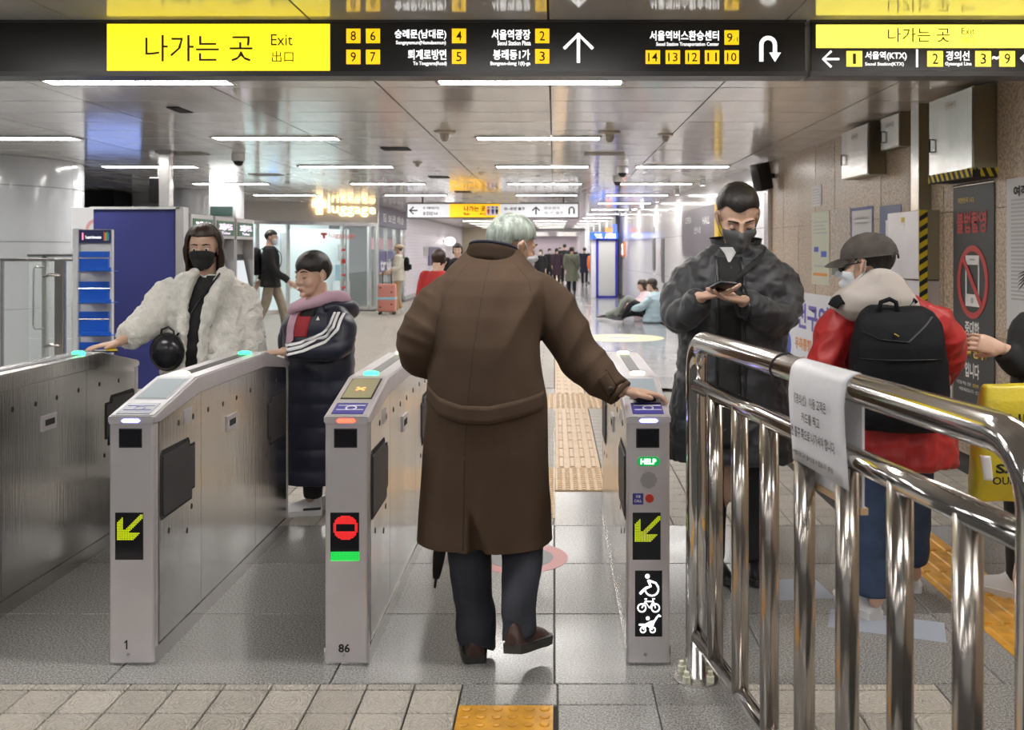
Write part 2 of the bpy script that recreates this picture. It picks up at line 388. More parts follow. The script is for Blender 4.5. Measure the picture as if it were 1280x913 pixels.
# ------------------------------------------------------------------ right wall
WX0, WS = 3.15, .035
def wx(Y): return WX0-WS*Y
def WYp(px): return WX0/((px-CX)/F+WS)
WF = Face((WX0, 0, 0), (WS, -1, 0), (0, 0, 1)); WL = math.sqrt(1+WS*WS)
def WA(Y): return -Y*WL
STONE = granite('brown stone cladding', (.28, .215, .155), (.62, .50, .38), 55, .3, (.38, .6))
WHITEP = mat('white wall panel', (.74, .74, .78), .16, coat=.3); LAV = mat('lavender white brick', (.70, .66, .74), .4)
def wall_seg(name, Y0, Y1, m, d=0.0):
    bm = BM(); prism(bm, [(WA(Y1), -.05), (WA(Y0), -.05), (WA(Y0), CEIL+.05), (WA(Y1), CEIL+.05)], WF.at, -.3, d-.012); return struct(name, bm, m)
wr = wall_seg('wall_right', -5, 12.1, RUB)
k = 0
for j in range(24):                                                    # stone slabs 0.62 wide in three courses
    y1 = 12.08-.62*j; y0 = max(y1-.611, -4.9)
    for z0, z1 in ((0, .86), (.864, 1.72), (1.724, CEIL+.02)):
        bm = BM(); dd = random.uniform(-.002, .001); prism(bm, [(WA(y1), z0), (WA(y0), z0), (WA(y0), z1), (WA(y1), z1)], WF.at, -.012, dd); obj('stone_slab', bm, STONE, wr)
ww = wall_seg('wall_right_white', 12.1, 45, RUB)
for j in range(14):
    y0, y1 = 12.12+2.36*j, 12.12+2.36*(j+1)-.006
    for z0, z1 in ((0.1, .9), (.906, 1.74), (1.746, CEIL+.02)):
        bm = BM(); prism(bm, [(WA(y1), z0), (WA(y0), z0), (WA(y0), z1), (WA(y1), z1)], WF.at, -.012, 0); obj('wall_panel', bm, WHITEP, ww)
bm = BM(); prism(bm, [(WA(45), 0), (WA(12.12), 0), (WA(12.12), .1), (WA(45), .1)], WF.at, -.012, .01); struct('baseboard_right', bm, GRAN)
bm = BM(); prism(bm, [(WA(12.2), 0), (WA(12.0), 0), (WA(12.0), CEIL), (WA(12.2), CEIL)], WF.at, -.01, .05); struct('trim_1', bm, STEEL)
bm = BM(); prism(bm, [(WA(31.6), 0), (WA(30.6), 0), (WA(30.6), CEIL), (WA(31.6), CEIL)], WF.at, -.01, .12); struct('trim_2', bm, mat('dark stone pilaster', (.12, .11, .11), .3))
# ------------------------------------------------------------------ other walls of the hall
BEIGE = mat('tan wall', (.46, .40, .31), .4, var=.08, vscale=2); PALE = mat('pale grey panel', (.60, .61, .63), .3); MIDG = mat('mid grey panel', (.40, .40, .41), .35)
bm = BM(); box(bm, -14, 4.2, -5.2, -5, -.05, 2.7); struct('wall_back', bm, PALE)
bm = BM(); box(bm, -14.2, -14, -5, 30, -.05, 2.7); struct('wall_left', bm, PALE)
bm = BM(); box(bm, -14, -6.2, 18.5, 18.7, -.05, 2.7); wl = struct('wall_hall_left', bm, PALE)
for i in range(8): bm = BM(); box(bm, -13.9+.96*i, -13.9+.96*i+.95, 18.47, 18.5, 0, 2.4); obj('wall_panel', bm, PALE, wl)
bm = BM(); box(bm, -12.5, -8.15, 17.7, 18.45, 2.1, 2.56); struct('trim_3', bm, BLACK)
# lavender wall along the corridor and the bright far end
lw = BM(); box(lw, -4.75, -4.43, 28.2, 46, -.05, 2.7); lw = struct('wall_corridor_left', lw, MIDG)
bk = BM(); box(bk, 0, .012, -.19, .19, -.046, .046); bmesh.ops.bevel(bk, geom=[e for e in bk.edges if all(v.co.x > .01 for v in e.verts)], offset=.004, segments=1, affect='EDGES')
bkm = bpy.data.meshes.new('brick'); bk.to_mesh(bkm); bk.free(); bkm.materials.append(LAV); rest = BM(); nb = 0
for r in range(25):
    for c in range(46):
        y = 28.4+.39*c+(.195 if r % 2 else 0); z = .17+.1*r
        if z > 2.55 or y > 45.8: continue
        if c < 12: lay(bkm, 'brick', -4.43, y, lw, z)
        else: box(rest, -4.43, -4.418, y-.19, y+.19, z-.046, z+.046)
o = obj('far_bricks', rest, LAV, lw); o['kind'] = 'stuff'
bm = BM(); box(bm, -4.43, -4.40, 28.2, 46, 0, .12); struct('baseboard_left', bm, MIDG)
bm = BM(); box(bm, -4.75, -1.75, 46, 46.3, -.05, 2.7); struct('wall_corridor_end', bm, BEIGE)
bm = BM(); box(bm, -1.75, 4.2, 46, 46.4, 2.42, 2.75); struct('trim_4', bm, MIDG)
bm = BM(); box(bm, -1.95, -1.75, 46.3, 63, -.05, 2.7); struct('wall_passage_left', bm, mat('cream passage wall', (.62, .58, .52), .4))
bm = BM(); box(bm, 1.45, 1.65, 45.2, 63, -.05, 2.7); struct('wall_passage_right', bm, WHITEP)
bm = BM(); box(bm, -2, 2, 63, 63.3, -.05, 2.7); struct('wall_far', bm, mat('pinkish far wall', (.50, .42, .48), .5))
bm = BM(); box(bm, -1.95, 1.7, 46.4, 63.3, 2.47, 2.6); struct('ceiling_passage', bm, mat('passage ceiling', (.5, .48, .5), .2))
for j in range(5):
    for x in (-.95, .75):
        y = 47.9+j*3.4; t = thing('ceiling_light', 'short bright light in the low ceiling of the far passage', 'ceiling light', (x, y, 2.47), 0, 'lights of the far passage')
        for n, me in (('trim', fme), ('diffuser', dme)):
            c = bpy.data.objects.new(n, me); COL.objects.link(c); c.parent = t
# round white column and smaller columns of the left hall
CLG = mat('white glass column', (.70, .73, .77), .12, coat=.5); SEAM = mat('column seam', (.3, .31, .33), .4)
def column(c, R, zs, m, lab, name='round_column', seg=12):
    t = thing(name, lab, 'column', (c[0], c[1], 0)); 
    core = BM(); lathe(core, [(R-.02, 0), (R-.02, CEIL+.01)], (c[0], c[1], 0), 48); obj('core', core, SEAM, t, True)
    for z0, z1 in zip(zs[:-1], zs[1:]):
        for k in range(seg):
            a0, a1 = 2*PI*k/seg+.002, 2*PI*(k+1)/seg-.002; bm = BM(); n = 7
            pl = [(R*math.cos(a0+(a1-a0)*i/n), R*math.sin(a0+(a1-a0)*i/n)) for i in range(n+1)] + [((R-.03)*math.cos(a1-(a1-a0)*i/n), (R-.03)*math.sin(a1-(a1-a0)*i/n)) for i in range(n+1)]
            prism(bm, pl, lambda u, v, d: Vector((c[0]+u, c[1]+v, d)), z0+.004, z1-.004); obj('curved_panel', bm, m, t, 'auto')
    return t
column((-7.45, 12.1), 1.35, (0, .75, 1.55, 2.22, CEIL), CLG, 'huge round column clad in white glass panels beside the glass fence', seg=8)
column((-6.75, 17.7), .37, (0, .9, 1.8, CEIL), CLG, 'slim white round column behind the ticket machines', seg=4)
# right wall has an end beyond the corridor
bm = BM(); box(bm, 1.6, 4.2, 45, 45.2, -.05, 2.7); struct('wall_corridor_end_right', bm, WHITEP)
# ================================================================== OVERHEAD SIGNS
YS = 4.70; SGN = mat('black sign face', (.022, .021, .022), .28); YEL = glow('lit yellow panel', (1, .80, .02), 1.15); YELS = glow('lit yellow square', (1, .62, .01), 1.0); YELB = glow('lit pale yellow panel', (1, .87, .10), 1.5); YELT = glow('lit yellow number', (1, .85, .10), 1.25)
WTX = glow('lit white lettering', (1, 1, 1), 1.35); BTX = mat('dark brown lettering', (.05, .035, .01), .5); BTXK = mat('black lettering', (.01, .01, .01), .5); SFR = mat('sign frame', (.06, .06, .065), .35)
SF = Face((0, YS, 0), (1, 0, 0), (0, 0, 1))
def sx(px): return (px-CX)/F*YS
def sz(py): return H-(py-CY)/F*YS
def stext(s, x0, y0, x1, y1, m, p, off=.0, fc=SF): return letters(fc, s, sx(x0), sz(y1), sx(x1), sz(y0), m, p, off, .004)
def splate(x0, y0, x1, y1, m, p, d=.003, name='panel'): return plate(SF, sx(x0), sz(y1), sx(x1), sz(y0), m, p, 0, d, name)
def sbox(name, lab, x0, x1, y0=25.5, y1=94):
    t = thing(name, lab, 'sign', (sx((x0+x1)/2), YS+.06, CEIL))
    bm = bbox(sx(x0), sx(x1), YS, YS+.12, sz(y1), CEIL, .004, 1); obj('sign_box', bm, SGN, t)
    bm = BM(); box(bm, sx(x0)-.004, sx(x1)+.004, YS-.008, YS+.128, sz(y1)-.006, sz(y1)+.018); box(bm, sx(x0)-.004, sx(x1)+.004, YS-.008, YS+.128, CEIL-.012, CEIL+.001)
    obj('sign_frame', bm, SFR, t); return t
t = sbox('overhead_sign', 'long black overhead sign with a lit yellow exit panel and yellow exit numbers', -160, 1006.5)
splate(134, 30, 412.5, 88.5, YEL, t, .003, 'yellow_panel')
stext('나가는 곳', 182, 44, 316, 77, BTX, t, .0); stext('Exit', 339, 43, 366, 57, BTX, t); stext('出口', 340, 64, 367, 78, BTX, t)
def num(s, x0, y0, x1, y1, p, m=None):
    splate(x0, y0, x1, y1, m or YELS, p, .003, 'number_plate'); w = (x1-x0); k = .30 if len(s) > 1 and s != '9-1' else .36
    if s == '9-1': stext('9', x0+3, y0+3.5, x0+10, y1-3, BTX, p, .01); stext('-1', x0+11, y0+9, x1-1.5, y1-4, BTX, p, .01)
    elif len(s) > 1: stext(s, x0+3, y0+3, x1-3, y1-3, BTX, p, .01)
    elif s == '1': stext(s, x0+w*.40, y0+3, x1-w*.40, y1-3, BTX, p, .0)
    else: stext(s, x0+w*k-1, y0+3, x1-w*k+1, y1-3, BTX, p, .01)
for s, x, y in (('8', 433, 36), ('6', 457.5, 36), ('9', 433, 62.3), ('7', 457.5, 62.3), ('4', 565, 36), ('5', 565, 62), ('2', 669, 36), ('3', 669, 61.5)): num(s, x, y, x+17.6, y+18, t)
for s, x in (('14', 807), ('13', 832), ('12', 856.5), ('11', 881), ('10', 905.5)): num(s, x, 63, x+18, 80, t)
num('9-1', 905.5, 38, 923.5, 56, t)
stext('숭례문(남대문)', 493.5, 37, 558, 50, WTX, t, .022); stext('Sungnyemun(Namdaemun)', 495, 51, 557.5, 57, WTX, t, .02)
stext('퇴계로방면', 510, 62, 558, 75, WTX, t, .022); stext('To Toegyero(Road)', 516.5, 77, 558.5, 83, WTX, t, .02)
stext('서울역광장', 614.5, 37, 663, 50, WTX, t, .022); stext('Seoul Station Plaza', 622, 51, 663.5, 57, WTX, t, .02)
stext('봉래동1가', 616.5, 62, 662.5, 75, WTX, t, .022); stext('Bongnae-dong 1(il)-ga', 613, 77, 663, 83, WTX, t, .02)
stext('서울역버스환승센터', 812, 38.5, 898.5, 51, WTX, t, .022); stext('Seoul Station Transportation Center', 820, 53, 898.5, 59, WTX, t, .02)
bm = BM(); A = lambda *p: [(sx(x), sz(y)) for x, y in p]
stroke(bm, SF, A((723, 78.5), (723, 42)), .016, .001, .004); stroke(bm, SF, A((705, 61), (723, 43), (741, 61)), .015, .001, .0045); obj('arrow', bm, WTX, t)
splate(941, 42, 980, 80, BLACK, t, .002, 'arrow_panel'); bm = BM()
u = [(951.5, 77), (951.5, 58)] + [(960+8.5*math.cos(PI-a), 56-8.5*math.sin(a)) for a in [PI*i/10 for i in range(11)]] + [(968.5, 67)]
stroke(bm, SF, A(*u), .02, .001, .004); prism(bm, A((961.5, 66), (968.5, 77.5), (976, 66)), SF.at, .001, .0045); obj('arrow', bm, WTX, t)
t = sbox('overhead_sign', 'black overhead sign with a pale yellow lit band above arrows and station numbers', 1013.5, 1420)
splate(1020, 31, 1416, 60, YELB, t, .003, 'yellow_panel')
stext('나가는 곳', 1109.5, 35, 1187, 53, BTX, t); stext('Exit', 1201.5, 35, 1218, 43, BTX, t); stext('出口', 1201.5, 46, 1218, 54, YEL, t)
bm = BM(); stroke(bm, SF, A((1049, 74), (1029, 74)), .01, .001, .004); stroke(bm, SF, A((1039, 64), (1028.5, 74), (1039, 84)), .01, .001, .0045); obj('arrow', bm, WTX, t)
for s, x in (('1', 1058), ('2', 1159), ('3', 1219), ('9', 1249)): num(s, x, 64, x+19.5, 83.3, t, YELT)
stext('서울역(KTX)', 1081, 64.5, 1133, 76, WTX, t, .02); stext('Seoul Station(KTX)', 1081, 78, 1129.5, 83.5, WTX, t, .02)
splate(1145, 62, 1147.2, 84, WTX, t, .004, 'divider'); stext('경의선', 1182, 64, 1211.5, 76, WTX, t, .02); stext('Gyeongui Line', 1181, 77.5, 1214, 83.5, WTX, t, .02)
stext('~', 1239.5, 70, 1248, 75, WTX, t, .03)
bm = BM(); stroke(bm, SF, A((1277, 73), (1297, 73)), .01, .001, .004); stroke(bm, SF, A((1287, 63), (1276, 73), (1287, 83)), .01, .001, .0045); obj('arrow', bm, WTX, t)
# -- white direction sign hung across the corridor
YS = 20.0; SF = Face((0, YS, 0), (1, 0, 0), (0, 0, 1)); SWH = mat('lit white sign', (.45, .45, .48), .5, emit=.48, ecol=(.95, .95, 1)); SOR = glow('lit orange panel', (1, .52, .01), .8)
t = thing('hanging_sign', 'white lit hanging sign with an orange exit panel across the corridor', 'sign', (sx(616), YS+.08, sz(273)))
obj('sign_box', bbox(sx(508), sx(724), YS, YS+.16, sz(273), sz(254), .01, 1), SFR, t)
splate(509.5, 255.2, 562, 271.8, SWH, t, .006, 'white_panel'); splate(562, 255.2, 625, 271.8, SOR, t, .006, 'orange_panel'); splate(625, 255.2, 722.5, 271.8, SWH, t, .006, 'white_panel')
def st2(s, x0, y0, x1, y1, m): return letters(SF, s, sx(x0), sz(y1), sx(x1), sz(y0), m, t, .035, .008)
st2('나가는 곳', 580, 257.5, 607, 264.5, BTX); st2('Exit', 580, 266, 587, 269, BTX); st2('出口', 600, 266, 607, 269, BTX)
st2('① 서울역(KTX)', 529, 258.5, 549, 262, BTXK); st2('⑫ 경의선 3~9', 529, 264.5, 547, 269.5, BTXK); st2('②~⑨번 출구', 630, 259, 656, 263, BTXK)
st2('환승센터', 680, 258.5, 699, 262, GREYP); st2('⑩~⑭ 출구', 680, 264.5, 704, 268, GREYP)
splate(608, 257.5, 624, 269.5, WHITE, t, .007, 'toilet_symbol'); RED = mat('red print', (.6, .03, .03), .5); BLU = mat('blue print', (.03, .08, .5), .5)
for px, m in ((610.5, RED), (616, BLU), (621, BTXK)):
    bm = BM(); prism(bm, [(sx(px)+a*.03, sz(268)+b*.15) for a, b in ((-.4, 0), (.4, 0), (1, .55), (.5, .72), (-.5, .72), (-1, .55))], SF.at, .007, .009); prism(bm, circ(sx(px), sz(259.5), .02, 10), SF.at, .007, .009); obj('figure', bm, m, t)
bm = BM(); stroke(bm, SF, A((522, 263.3), (512.5, 263.3)), .03, .006, .009); stroke(bm, SF, A((517, 258.8), (512, 263.3), (517, 267.8)), .03, .006, .0095)
stroke(bm, SF, A((670, 268.5), (670, 259)), .03, .006, .009); stroke(bm, SF, A((665.5, 263.5), (670, 259), (674.5, 263.5)), .03, .006, .0095)
stroke(bm, SF, A((711.5, 268), (711.5, 262), (712.5, 259.8), (714.5, 259), (716.5, 259.8), (717.5, 262), (717.5, 267.5)), .03, .006, .009); obj('arrows', bm, BTXK, t)
bm = BM()
for px in (527.5, 704.5): tube(bm, [(sx(px), YS+.08, sz(254)), (sx(px), YS+.08, CEIL)], .018, 8)
obj('hanger_rod', bm, SFR, t)
# -- smoke detectors, cameras, grilles and speakers on the ceiling
DET = mat('beige plastic', (.55, .52, .47), .4)
for px, py, s, l in ((556, 166, 1, 'beige smoke detector on the ceiling behind the long black sign'), (762, 167, 1, 'beige smoke detector on the ceiling beside a fluorescent light'), (832, 170, .75, 'small beige detector on the ceiling above the dark haired man'), (522, 205, .6, 'tiny detector on the ceiling behind an air grille')):
    Y = (CEIL-H)*F/(CY-py+2); x = (px-CX)/F*Y; t = thing('smoke_detector', l, 'detector', (x, Y, CEIL))
    bm = BM(); lathe(bm, [(.1*s, 0), (.1*s, -.014*s), (.07*s, -.024*s)], (x, Y, CEIL), 20); obj('base', bm, DET, t, 'auto'); bm = BM(); lathe(bm, [(.045*s, -.02*s), (.04*s, -.07*s), (.02*s, -.1*s)], (x, Y, CEIL), 16); obj('sensor_cap', bm, DET, t, 'auto')
for px, py, l in ((298, 196, 'white dome camera on the ceiling above the ticket machines'), (778, 212, 'white dome camera on the ceiling above the corridor'), (772, 224, 'smaller dome camera hanging deeper in the corridor')):
    Y = (CEIL-H)*F/(CY-py+4); x = (px-CX)/F*Y; t = thing('dome_camera', l, 'camera', (x, Y, CEIL))
    bm = BM(); lathe(bm, [(.075, 0), (.075, -.07), (.068, -.09)], (x, Y, CEIL), 20); obj('housing', bm, WHITE, t, 'auto'); bm = BM(); lathe(bm, [(.06, -.085)]+[(.058*math.cos(a), -.09-.058*math.sin(a)) for a in [PI/2*i/6 for i in range(6)]]+[(.002, -.148)], (x, Y, CEIL), 20); obj('dome', bm, DARK, t, True)
for px, py, w, l in ((495, 186, .3, 'dark square air grille in the ceiling left of the middle lights'), (549, 221.5, .3, 'small dark air grille in the ceiling deeper in the hall'), (755, 192, .45, 'long grey air grille in the ceiling right of the middle lights'), (233, 191.5, .45, 'grey air grille in the ceiling above the blue booth'), (333, 218.5, .45, 'grey air grille in the ceiling above the ticket machines'), (579, 240, .3, 'small dark air grille above the hanging sign'), (225, 137, .1, 'tiny dark sensor plate in the ceiling behind the yellow panel')):
    Y = (CEIL-H)*F/(CY-py); x = (px-CX)/F*Y; t = thing('air_grille', l, 'grille', (x, Y, CEIL)); dm_ = GREYP if 'grey' in l else RUB
    obj('opening', bbox(x-w/2, x+w/2, Y-.15, Y+.15, CEIL-.006, CEIL+.001), dm_, t)
    for k in range(6): obj('slat', bbox(x-w/2, x+w/2, Y-.14+.05*k, Y-.125+.05*k, CEIL-.012, CEIL-.004), SFR if dm_ is RUB else DET, t)
# ================================================================== TICKET GATES
GY0, GL = 3.30, 1.68; GY1 = GY0+GL
NAVY = mat('navy print', (.05, .045, .25), .3); SCRW = mat('pale screen', (.14, .16, .18), .55, emit=.2, ecol=(.7, .8, .85)); SCRB = glow('brownish screen', (.20, .18, .10), .35); SCRD = mat('dark glass', (.01, .01, .014), .08)
LBLU = glow('blue indicator', (.25, .25, 1), 6); LRED = glow('red indicator', (1, .06, .03), 5); LGRN = glow('green indicator', (.05, 1, .35), 3); LYEL = glow('pale yellow indicator', (1, .95, .55), 2.5)
LEDY = glow('yellow green leds', (.55, .65, .01), .9); LEDR = glow('red leds', (1, .03, .03), 1.1); LEDG = glow('green leds', (.02, .9, .12), 1.0); ICON = glow('lit white symbols', (1, 1, 1), 1.6); HELPB = glow('lit green help', (.0, .30, .06), .8)
LIDW = mat('white lid trim', (.50, .50, .53), .45, .1); READ = mat('grey reader glass', (.32, .33, .37), .12)
def fx(px): return (px-CX)/F*GY0
def fz(py): return H-(py-CY)/F*GY0
def side_poly():
    return [(GY0, .0), (GY0, .84), (GY0+.41, .925), (GY1-.41, .925), (GY1, .84), (GY1, .0)]
def gate(x0, x1, lab, kind):
    cx = (x0+x1)/2; t = thing('ticket_gate', lab, 'ticket gate', (cx, (GY0+GY1)/2, 0))
    bm = BM(); prism(bm, [(GY0+.03, 0), (GY0+.03, .85), (GY0+.41, .92), (GY1-.41, .92), (GY1-.03, .85), (GY1-.03, 0)], lambda u, v, d: Vector((d, u, v)), x0+.006, x1-.006); obj('body', bm, STEEL, t)
    bm = BM(); prism(bm, [(GY0+.01, 0), (GY1-.01, 0), (GY1-.01, .06), (GY0+.01, .06)], lambda u, v, d: Vector((d, u, v)), x0-.004, x1+.004); obj('plinth', bm, STEEL, t)
    for n, y0, y1 in (('front_cap', GY0, GY0+.045), ('rear_cap', GY1-.045, GY1)):
        bm = bbox(x0, x1, y0, y1, .012, .835); bmesh.ops.bevel(bm, geom=[e for e in bm.edges if abs(e.verts[0].co.z-e.verts[1].co.z) > .1], offset=.012, segments=3, affect='EDGES', profile=.5); obj(n, bm, STEELF, t, 'auto')
    lid = [(GY0-.004, .836), (GY0-.004, .862), (GY0+.4, .948), (GY1-.4, .948), (GY1+.004, .862), (GY1+.004, .836), (GY1-.05, .836), (GY1-.42, .884), (GY0+.42, .884), (GY0+.05, .836)]
    bm = BM(); prism(bm, lid, lambda u, v, d: Vector((d, u, v)), x0-.003, x1+.003); bmesh.ops.bevel(bm, geom=[e for e in bm.edges if abs(e.verts[0].co.x-e.verts[1].co.x) < 1e-6], offset=.005, segments=2, affect='EDGES'); lid = obj('lid', bm, STEEL if kind == 'end' else STEELF, t, 'auto')
    # sides: three panels each, dark flap housing, holes, latch
    for s, X in ((-1, x0), (1, x1)):
        fc = Face((X+s*.0, 0, 0), (0, s, 0), (0, 0, 1)); A = lambda Y: s*Y
        def rect(n, y0, z0, y1, z1, m, d0, d1): 
            bm = BM(); prism(bm, [(A(y0), z0), (A(y1), z0), (A(y1), z1), (A(y0), z1)], fc.at, d0, d1); return obj(n, bm, m, t)
        def zt(y): return .836+(.884-.836)*min(1, max(0, (min(y-GY0, GY1-y)-.05)/.37))-.004
        for y0, y1 in ((GY0+.05, GY0+.44), (GY0+.443, GY0+1.12), (GY0+1.123, GY1-.05)):
            ys = [y0]+[y for y in (GY0+.42, GY1-.42) if y0 < y < y1]+[y1]
            bm = BM(); prism(bm, [(A(y0), .064), (A(y1), .064)]+[(A(y), zt(y)) for y in ys[::-1]], fc.at, -.006, .0); obj('side_panel', bm, STEEL, t)
        for m0, sg in ((GY0, 1), (GY1, -1)):
            q = lambda a, b: (A(m0+sg*a), b)
            out = [q(.055, .50), q(.055, .715), q(.07, .73), q(.31, .73), q(.325, .712), q(.325, .70), q(.375, .70), q(.375, .525), q(.345, .525), q(.345, .49), q(.07, .485)]
            bm = BM(); prism(bm, out, fc.at, -.004, .0015); o = obj('flap_housing', bm, RUB, t)
            inn = [q(.068, .51), q(.068, .71), q(.3, .716), q(.315, .69), q(.365, .69), q(.365, .535), q(.335, .535), q(.335, .5), q(.075, .497)]
            bm = BM(); prism(bm, inn, fc.at, 0, .006); obj('flap_cover', bm, CHAR, o)
        for y, z in ((.22, .80), (.36, .80), (.52, .80), (.69, .795), (.86, .795), (1.05, .80), (1.25, .80), (1.45, .79), (.13, .43), (.345, .46), (.3, .38), (1.3, .45), (1.5, .42)):
            bm = BM(); prism(bm, circ(A(GY0+y), z, .008, 10, .011), fc.at, 0, .0012); obj('sensor_hole', bm, RUB, t)
        l = rect('latch_plate', GY0+.73, .67, GY0+.85, .735, STEELF, 0, .006)
        bm = BM(); prism(bm, [(A(GY0+.755), .69), (A(GY0+.83), .69), (A(GY0+.83), .716), (A(GY0+.755), .716)], fc.at, .005, .0075); obj('latch', bm, RUB, l)
        rect('hatch', GY0+.27, .785, GY0+.345, .84, STEELF, 0, .0012)
    # sloped top, seen from the front
    T = Face((cx, GY0-.004, .862), (1, 0, 0), (0, .404, .086)); hw = (x1-x0)/2
    def slope(fc, front):
        f = lambda n, a0, b0, a1, b1, m, d: plate(fc, a0, b0, a1, b1, m, t, 0, d, n)
        f('lid_frame', -hw+.004, .008, hw-.004, .408, LIDW if kind in ('one', 'end') else STEELF, .003)
        rd = f('card_reader', -hw+.02, .016, hw-.02, .115, READ if kind in ('one', 'end') else NAVY, .006)
        bm = BM(); stroke(bm, fc, circ(.004, .065, .018, 16), .005, .006, .0075, True); prism(bm, [(-.045, .045), (.05, .045), (.05, .05), (-.045, .05)], fc.at, .006, .0075); prism(bm, [(-.045, .085), (.05, .085), (.05, .09), (-.045, .09)], fc.at, .006, .0075)
        obj('card_symbol', bm, WHITE if kind != 'one' else NAVY, rd)
        sc = f('screen_bezel', -hw+.02, .16, hw-.016, .375, BLACK if kind == 'red' else GREYP, .005)
        bm = BM(); prism(bm, [(-hw+.024, .166), (hw-.022, .166), (hw-.022, .368), (-hw+.024, .368)], fc.at, .004, .0065); obj('screen', bm, SCRB if kind == 'red' else SCRW, sc)
        if kind == 'red' and front:
            bm = BM(); stroke(bm, fc, [(-.015, .24), (.015, .27)], .009, .006, .008); stroke(bm, fc, [(-.015, .27), (.015, .24)], .009, .006, .0082); obj('cross_symbol', bm, glow('orange cross', (1, .35, .1), 1.2), sc)
    slope(T, True); slope(Face((cx, GY1+.004, .862), (-1, 0, 0), (0, -.404, .086)), False)
    tp = Face((cx, 0, .948), (1, 0, 0), (0, 1, 0)); plate(tp, -.022, GY0+.5, .022, GY1-.5, DARK, t, 0, .002, 'top_slot')
    for y, m in ((GY0+.45, LGRN if kind in ('red',) else LYEL), (GY1-.47, LGRN if kind in ('one', 'end') else LYEL)):
        bm = BM(); tube(bm, [(cx-.026, y, .947), (cx-.012, y, .952), (cx+.012, y, .952), (cx+.026, y, .947)], .012, 10); obj('status_lamp', bm, m, t, True)
    # front face
    fc = Face((0, GY0, 0), (1, 0, 0), (0, 0, 1)); fp = lambda n, a, b, c, d, m, k=.002: plate(fc, fx(a), fz(d), fx(c), fz(b), m, t, -.001, k, n)
    off = CX+cx/GY0*F                                                   # face centre in px
    def led(rows, x0_, y0_, p, m, par):
        bm = BM()
        for j, r in enumerate(rows):
            for i, c in enumerate(r):
                if c != '.': a, b = fx(x0_+i*p), fz(y0_+j*p); w = (fx(p)-fx(0))*.32; prism(bm, [(a-w, b-w), (a+w, b-w), (a+w, b+w), (a-w, b+w)], fc.at, .002, .0035)
        return obj('led_sign', bm, m, par)
    fc2 = Face((0, GY0-.004, 0), (1, 0, 0), (0, 0, 1)); bm = BM(); prism(bm, [(cx+fx(CX-9), .841), (cx+fx(CX+9), .841), (cx+fx(CX+12), .847), (cx+fx(CX+9), .854), (cx+fx(CX-9), .854), (cx+fx(CX-12), .847)], fc2.at, 0, .003); obj('indicator_light', bm, LRED if kind == 'red' else LBLU, t)
    if kind == 'end': return t
    b = fp('sensor_bezel', off-15.5, 536, off+13.5, 560, RUB, .001); bm = BM(); prism(bm, [(fx(off-14), fz(558.5)), (fx(off+12), fz(558.5)), (fx(off+12), fz(537.5)), (fx(off-14), fz(537.5))], fc.at, 0, .002); obj('sensor_window', bm, SCRD, b)
    ARW = ['................##', '...............###', '....#.........####', '...##........####.', '..###.......####..', '.####......####...', '.####.....####....', '.####....####.....', '.####...####......', '.####..####.......', '.#########........', '.########.........', '.###############..', '.##############...', '.#############....', '.############.....', '.###########......']
    d = fp('display', off-20, 641, off+15 if kind != 'red' else off+16, 700, SCRD, .0015)
    if kind == 'red':
        led([''.join('#' if (i-9)**2+(j-8)**2 < 78 and not (6 <= j <= 10 and 2 < i < 16) else '.' for i in range(19)) for j in range(17)], off-17, 645.5, 1.78, LEDR, d)
        led(['#'*18]*6, off-18.5, 690.5, 2.0, LEDG, d); letters(fc, '86', fx(off-10), fz(816), fx(off+4.5), fz(805), BTXK, t, .03, .001)
    elif kind == 'one': led(ARW, off-18.5, 644, 1.9, LEDY, d); shape(fc, [[(fx(off-6.6), fz(812)), (fx(off-4.8), fz(812)), (fx(off-4.8), fz(800.5)), (fx(off-6.2), fz(800.5)), (fx(off-8.6), fz(803)), (fx(off-8.6), fz(804.8)), (fx(off-6.6), fz(803.4))]], BTXK, t, .001, 'lettering')
    if kind == 'help':
        led(ARW, off-18.5, 646, 1.9, LEDY, d)
        bm = BM(); hp = [(fx(off+q[0]), fz(577+q[1])) for q in [(8.5+5.8*math.cos(a), 5.8*math.sin(a)) for a in [-PI/2+PI*i/8 for i in range(9)]]+[(-8.5-5.8*math.cos(a), -5.8*math.sin(a)) for a in [-PI/2+PI*i/8 for i in range(9)]]]; prism(bm, hp, fc.at, 0, .003); h = obj('help_light', bm, HELPB, t); letters(fc, 'HELP', fx(off-10), fz(580.5), fx(off+9.5), fz(573.5), glow('lit help lettering', (.75, 1, .8), 2), h, .035, .004)
        bm = BM()
        for i in range(-4, 5):
            for j in range(-4, 5):
                if i*i+j*j < 19: prism(bm, circ(fx(off+i*2.35), fz(600.5+j*2.35), .0022, 6), fc.at, 0, .001)
        obj('speaker_grille', bm, RUB, t)
        s = fp('call_sticker', off-20, 617, off-6.5, 631, NAVY, .001); letters(fc, '호출', fx(off-16), fz(622.5), fx(off-10), fz(619), WHITE, s, .02, .0018); letters(fc, 'CALL', fx(off-18), fz(628), fx(off-8.5), fz(624.5), WHITE, s, .02, .0018)
        bm = BM(); prism(bm, circ(fx(off+1), fz(623), .0145, 20), fc.at, 0, .006); obj('call_button', bm, mat('red button', (.45, .03, .02), .35), t)
        a = fp('symbol_panel', off-17, 713.5, off+17, 796, SCRD, .0015); bm = BM(); K = lambda *p: [(fx(off+x), fz(y)) for x, y in p]; w = fx(1.6)-fx(0)
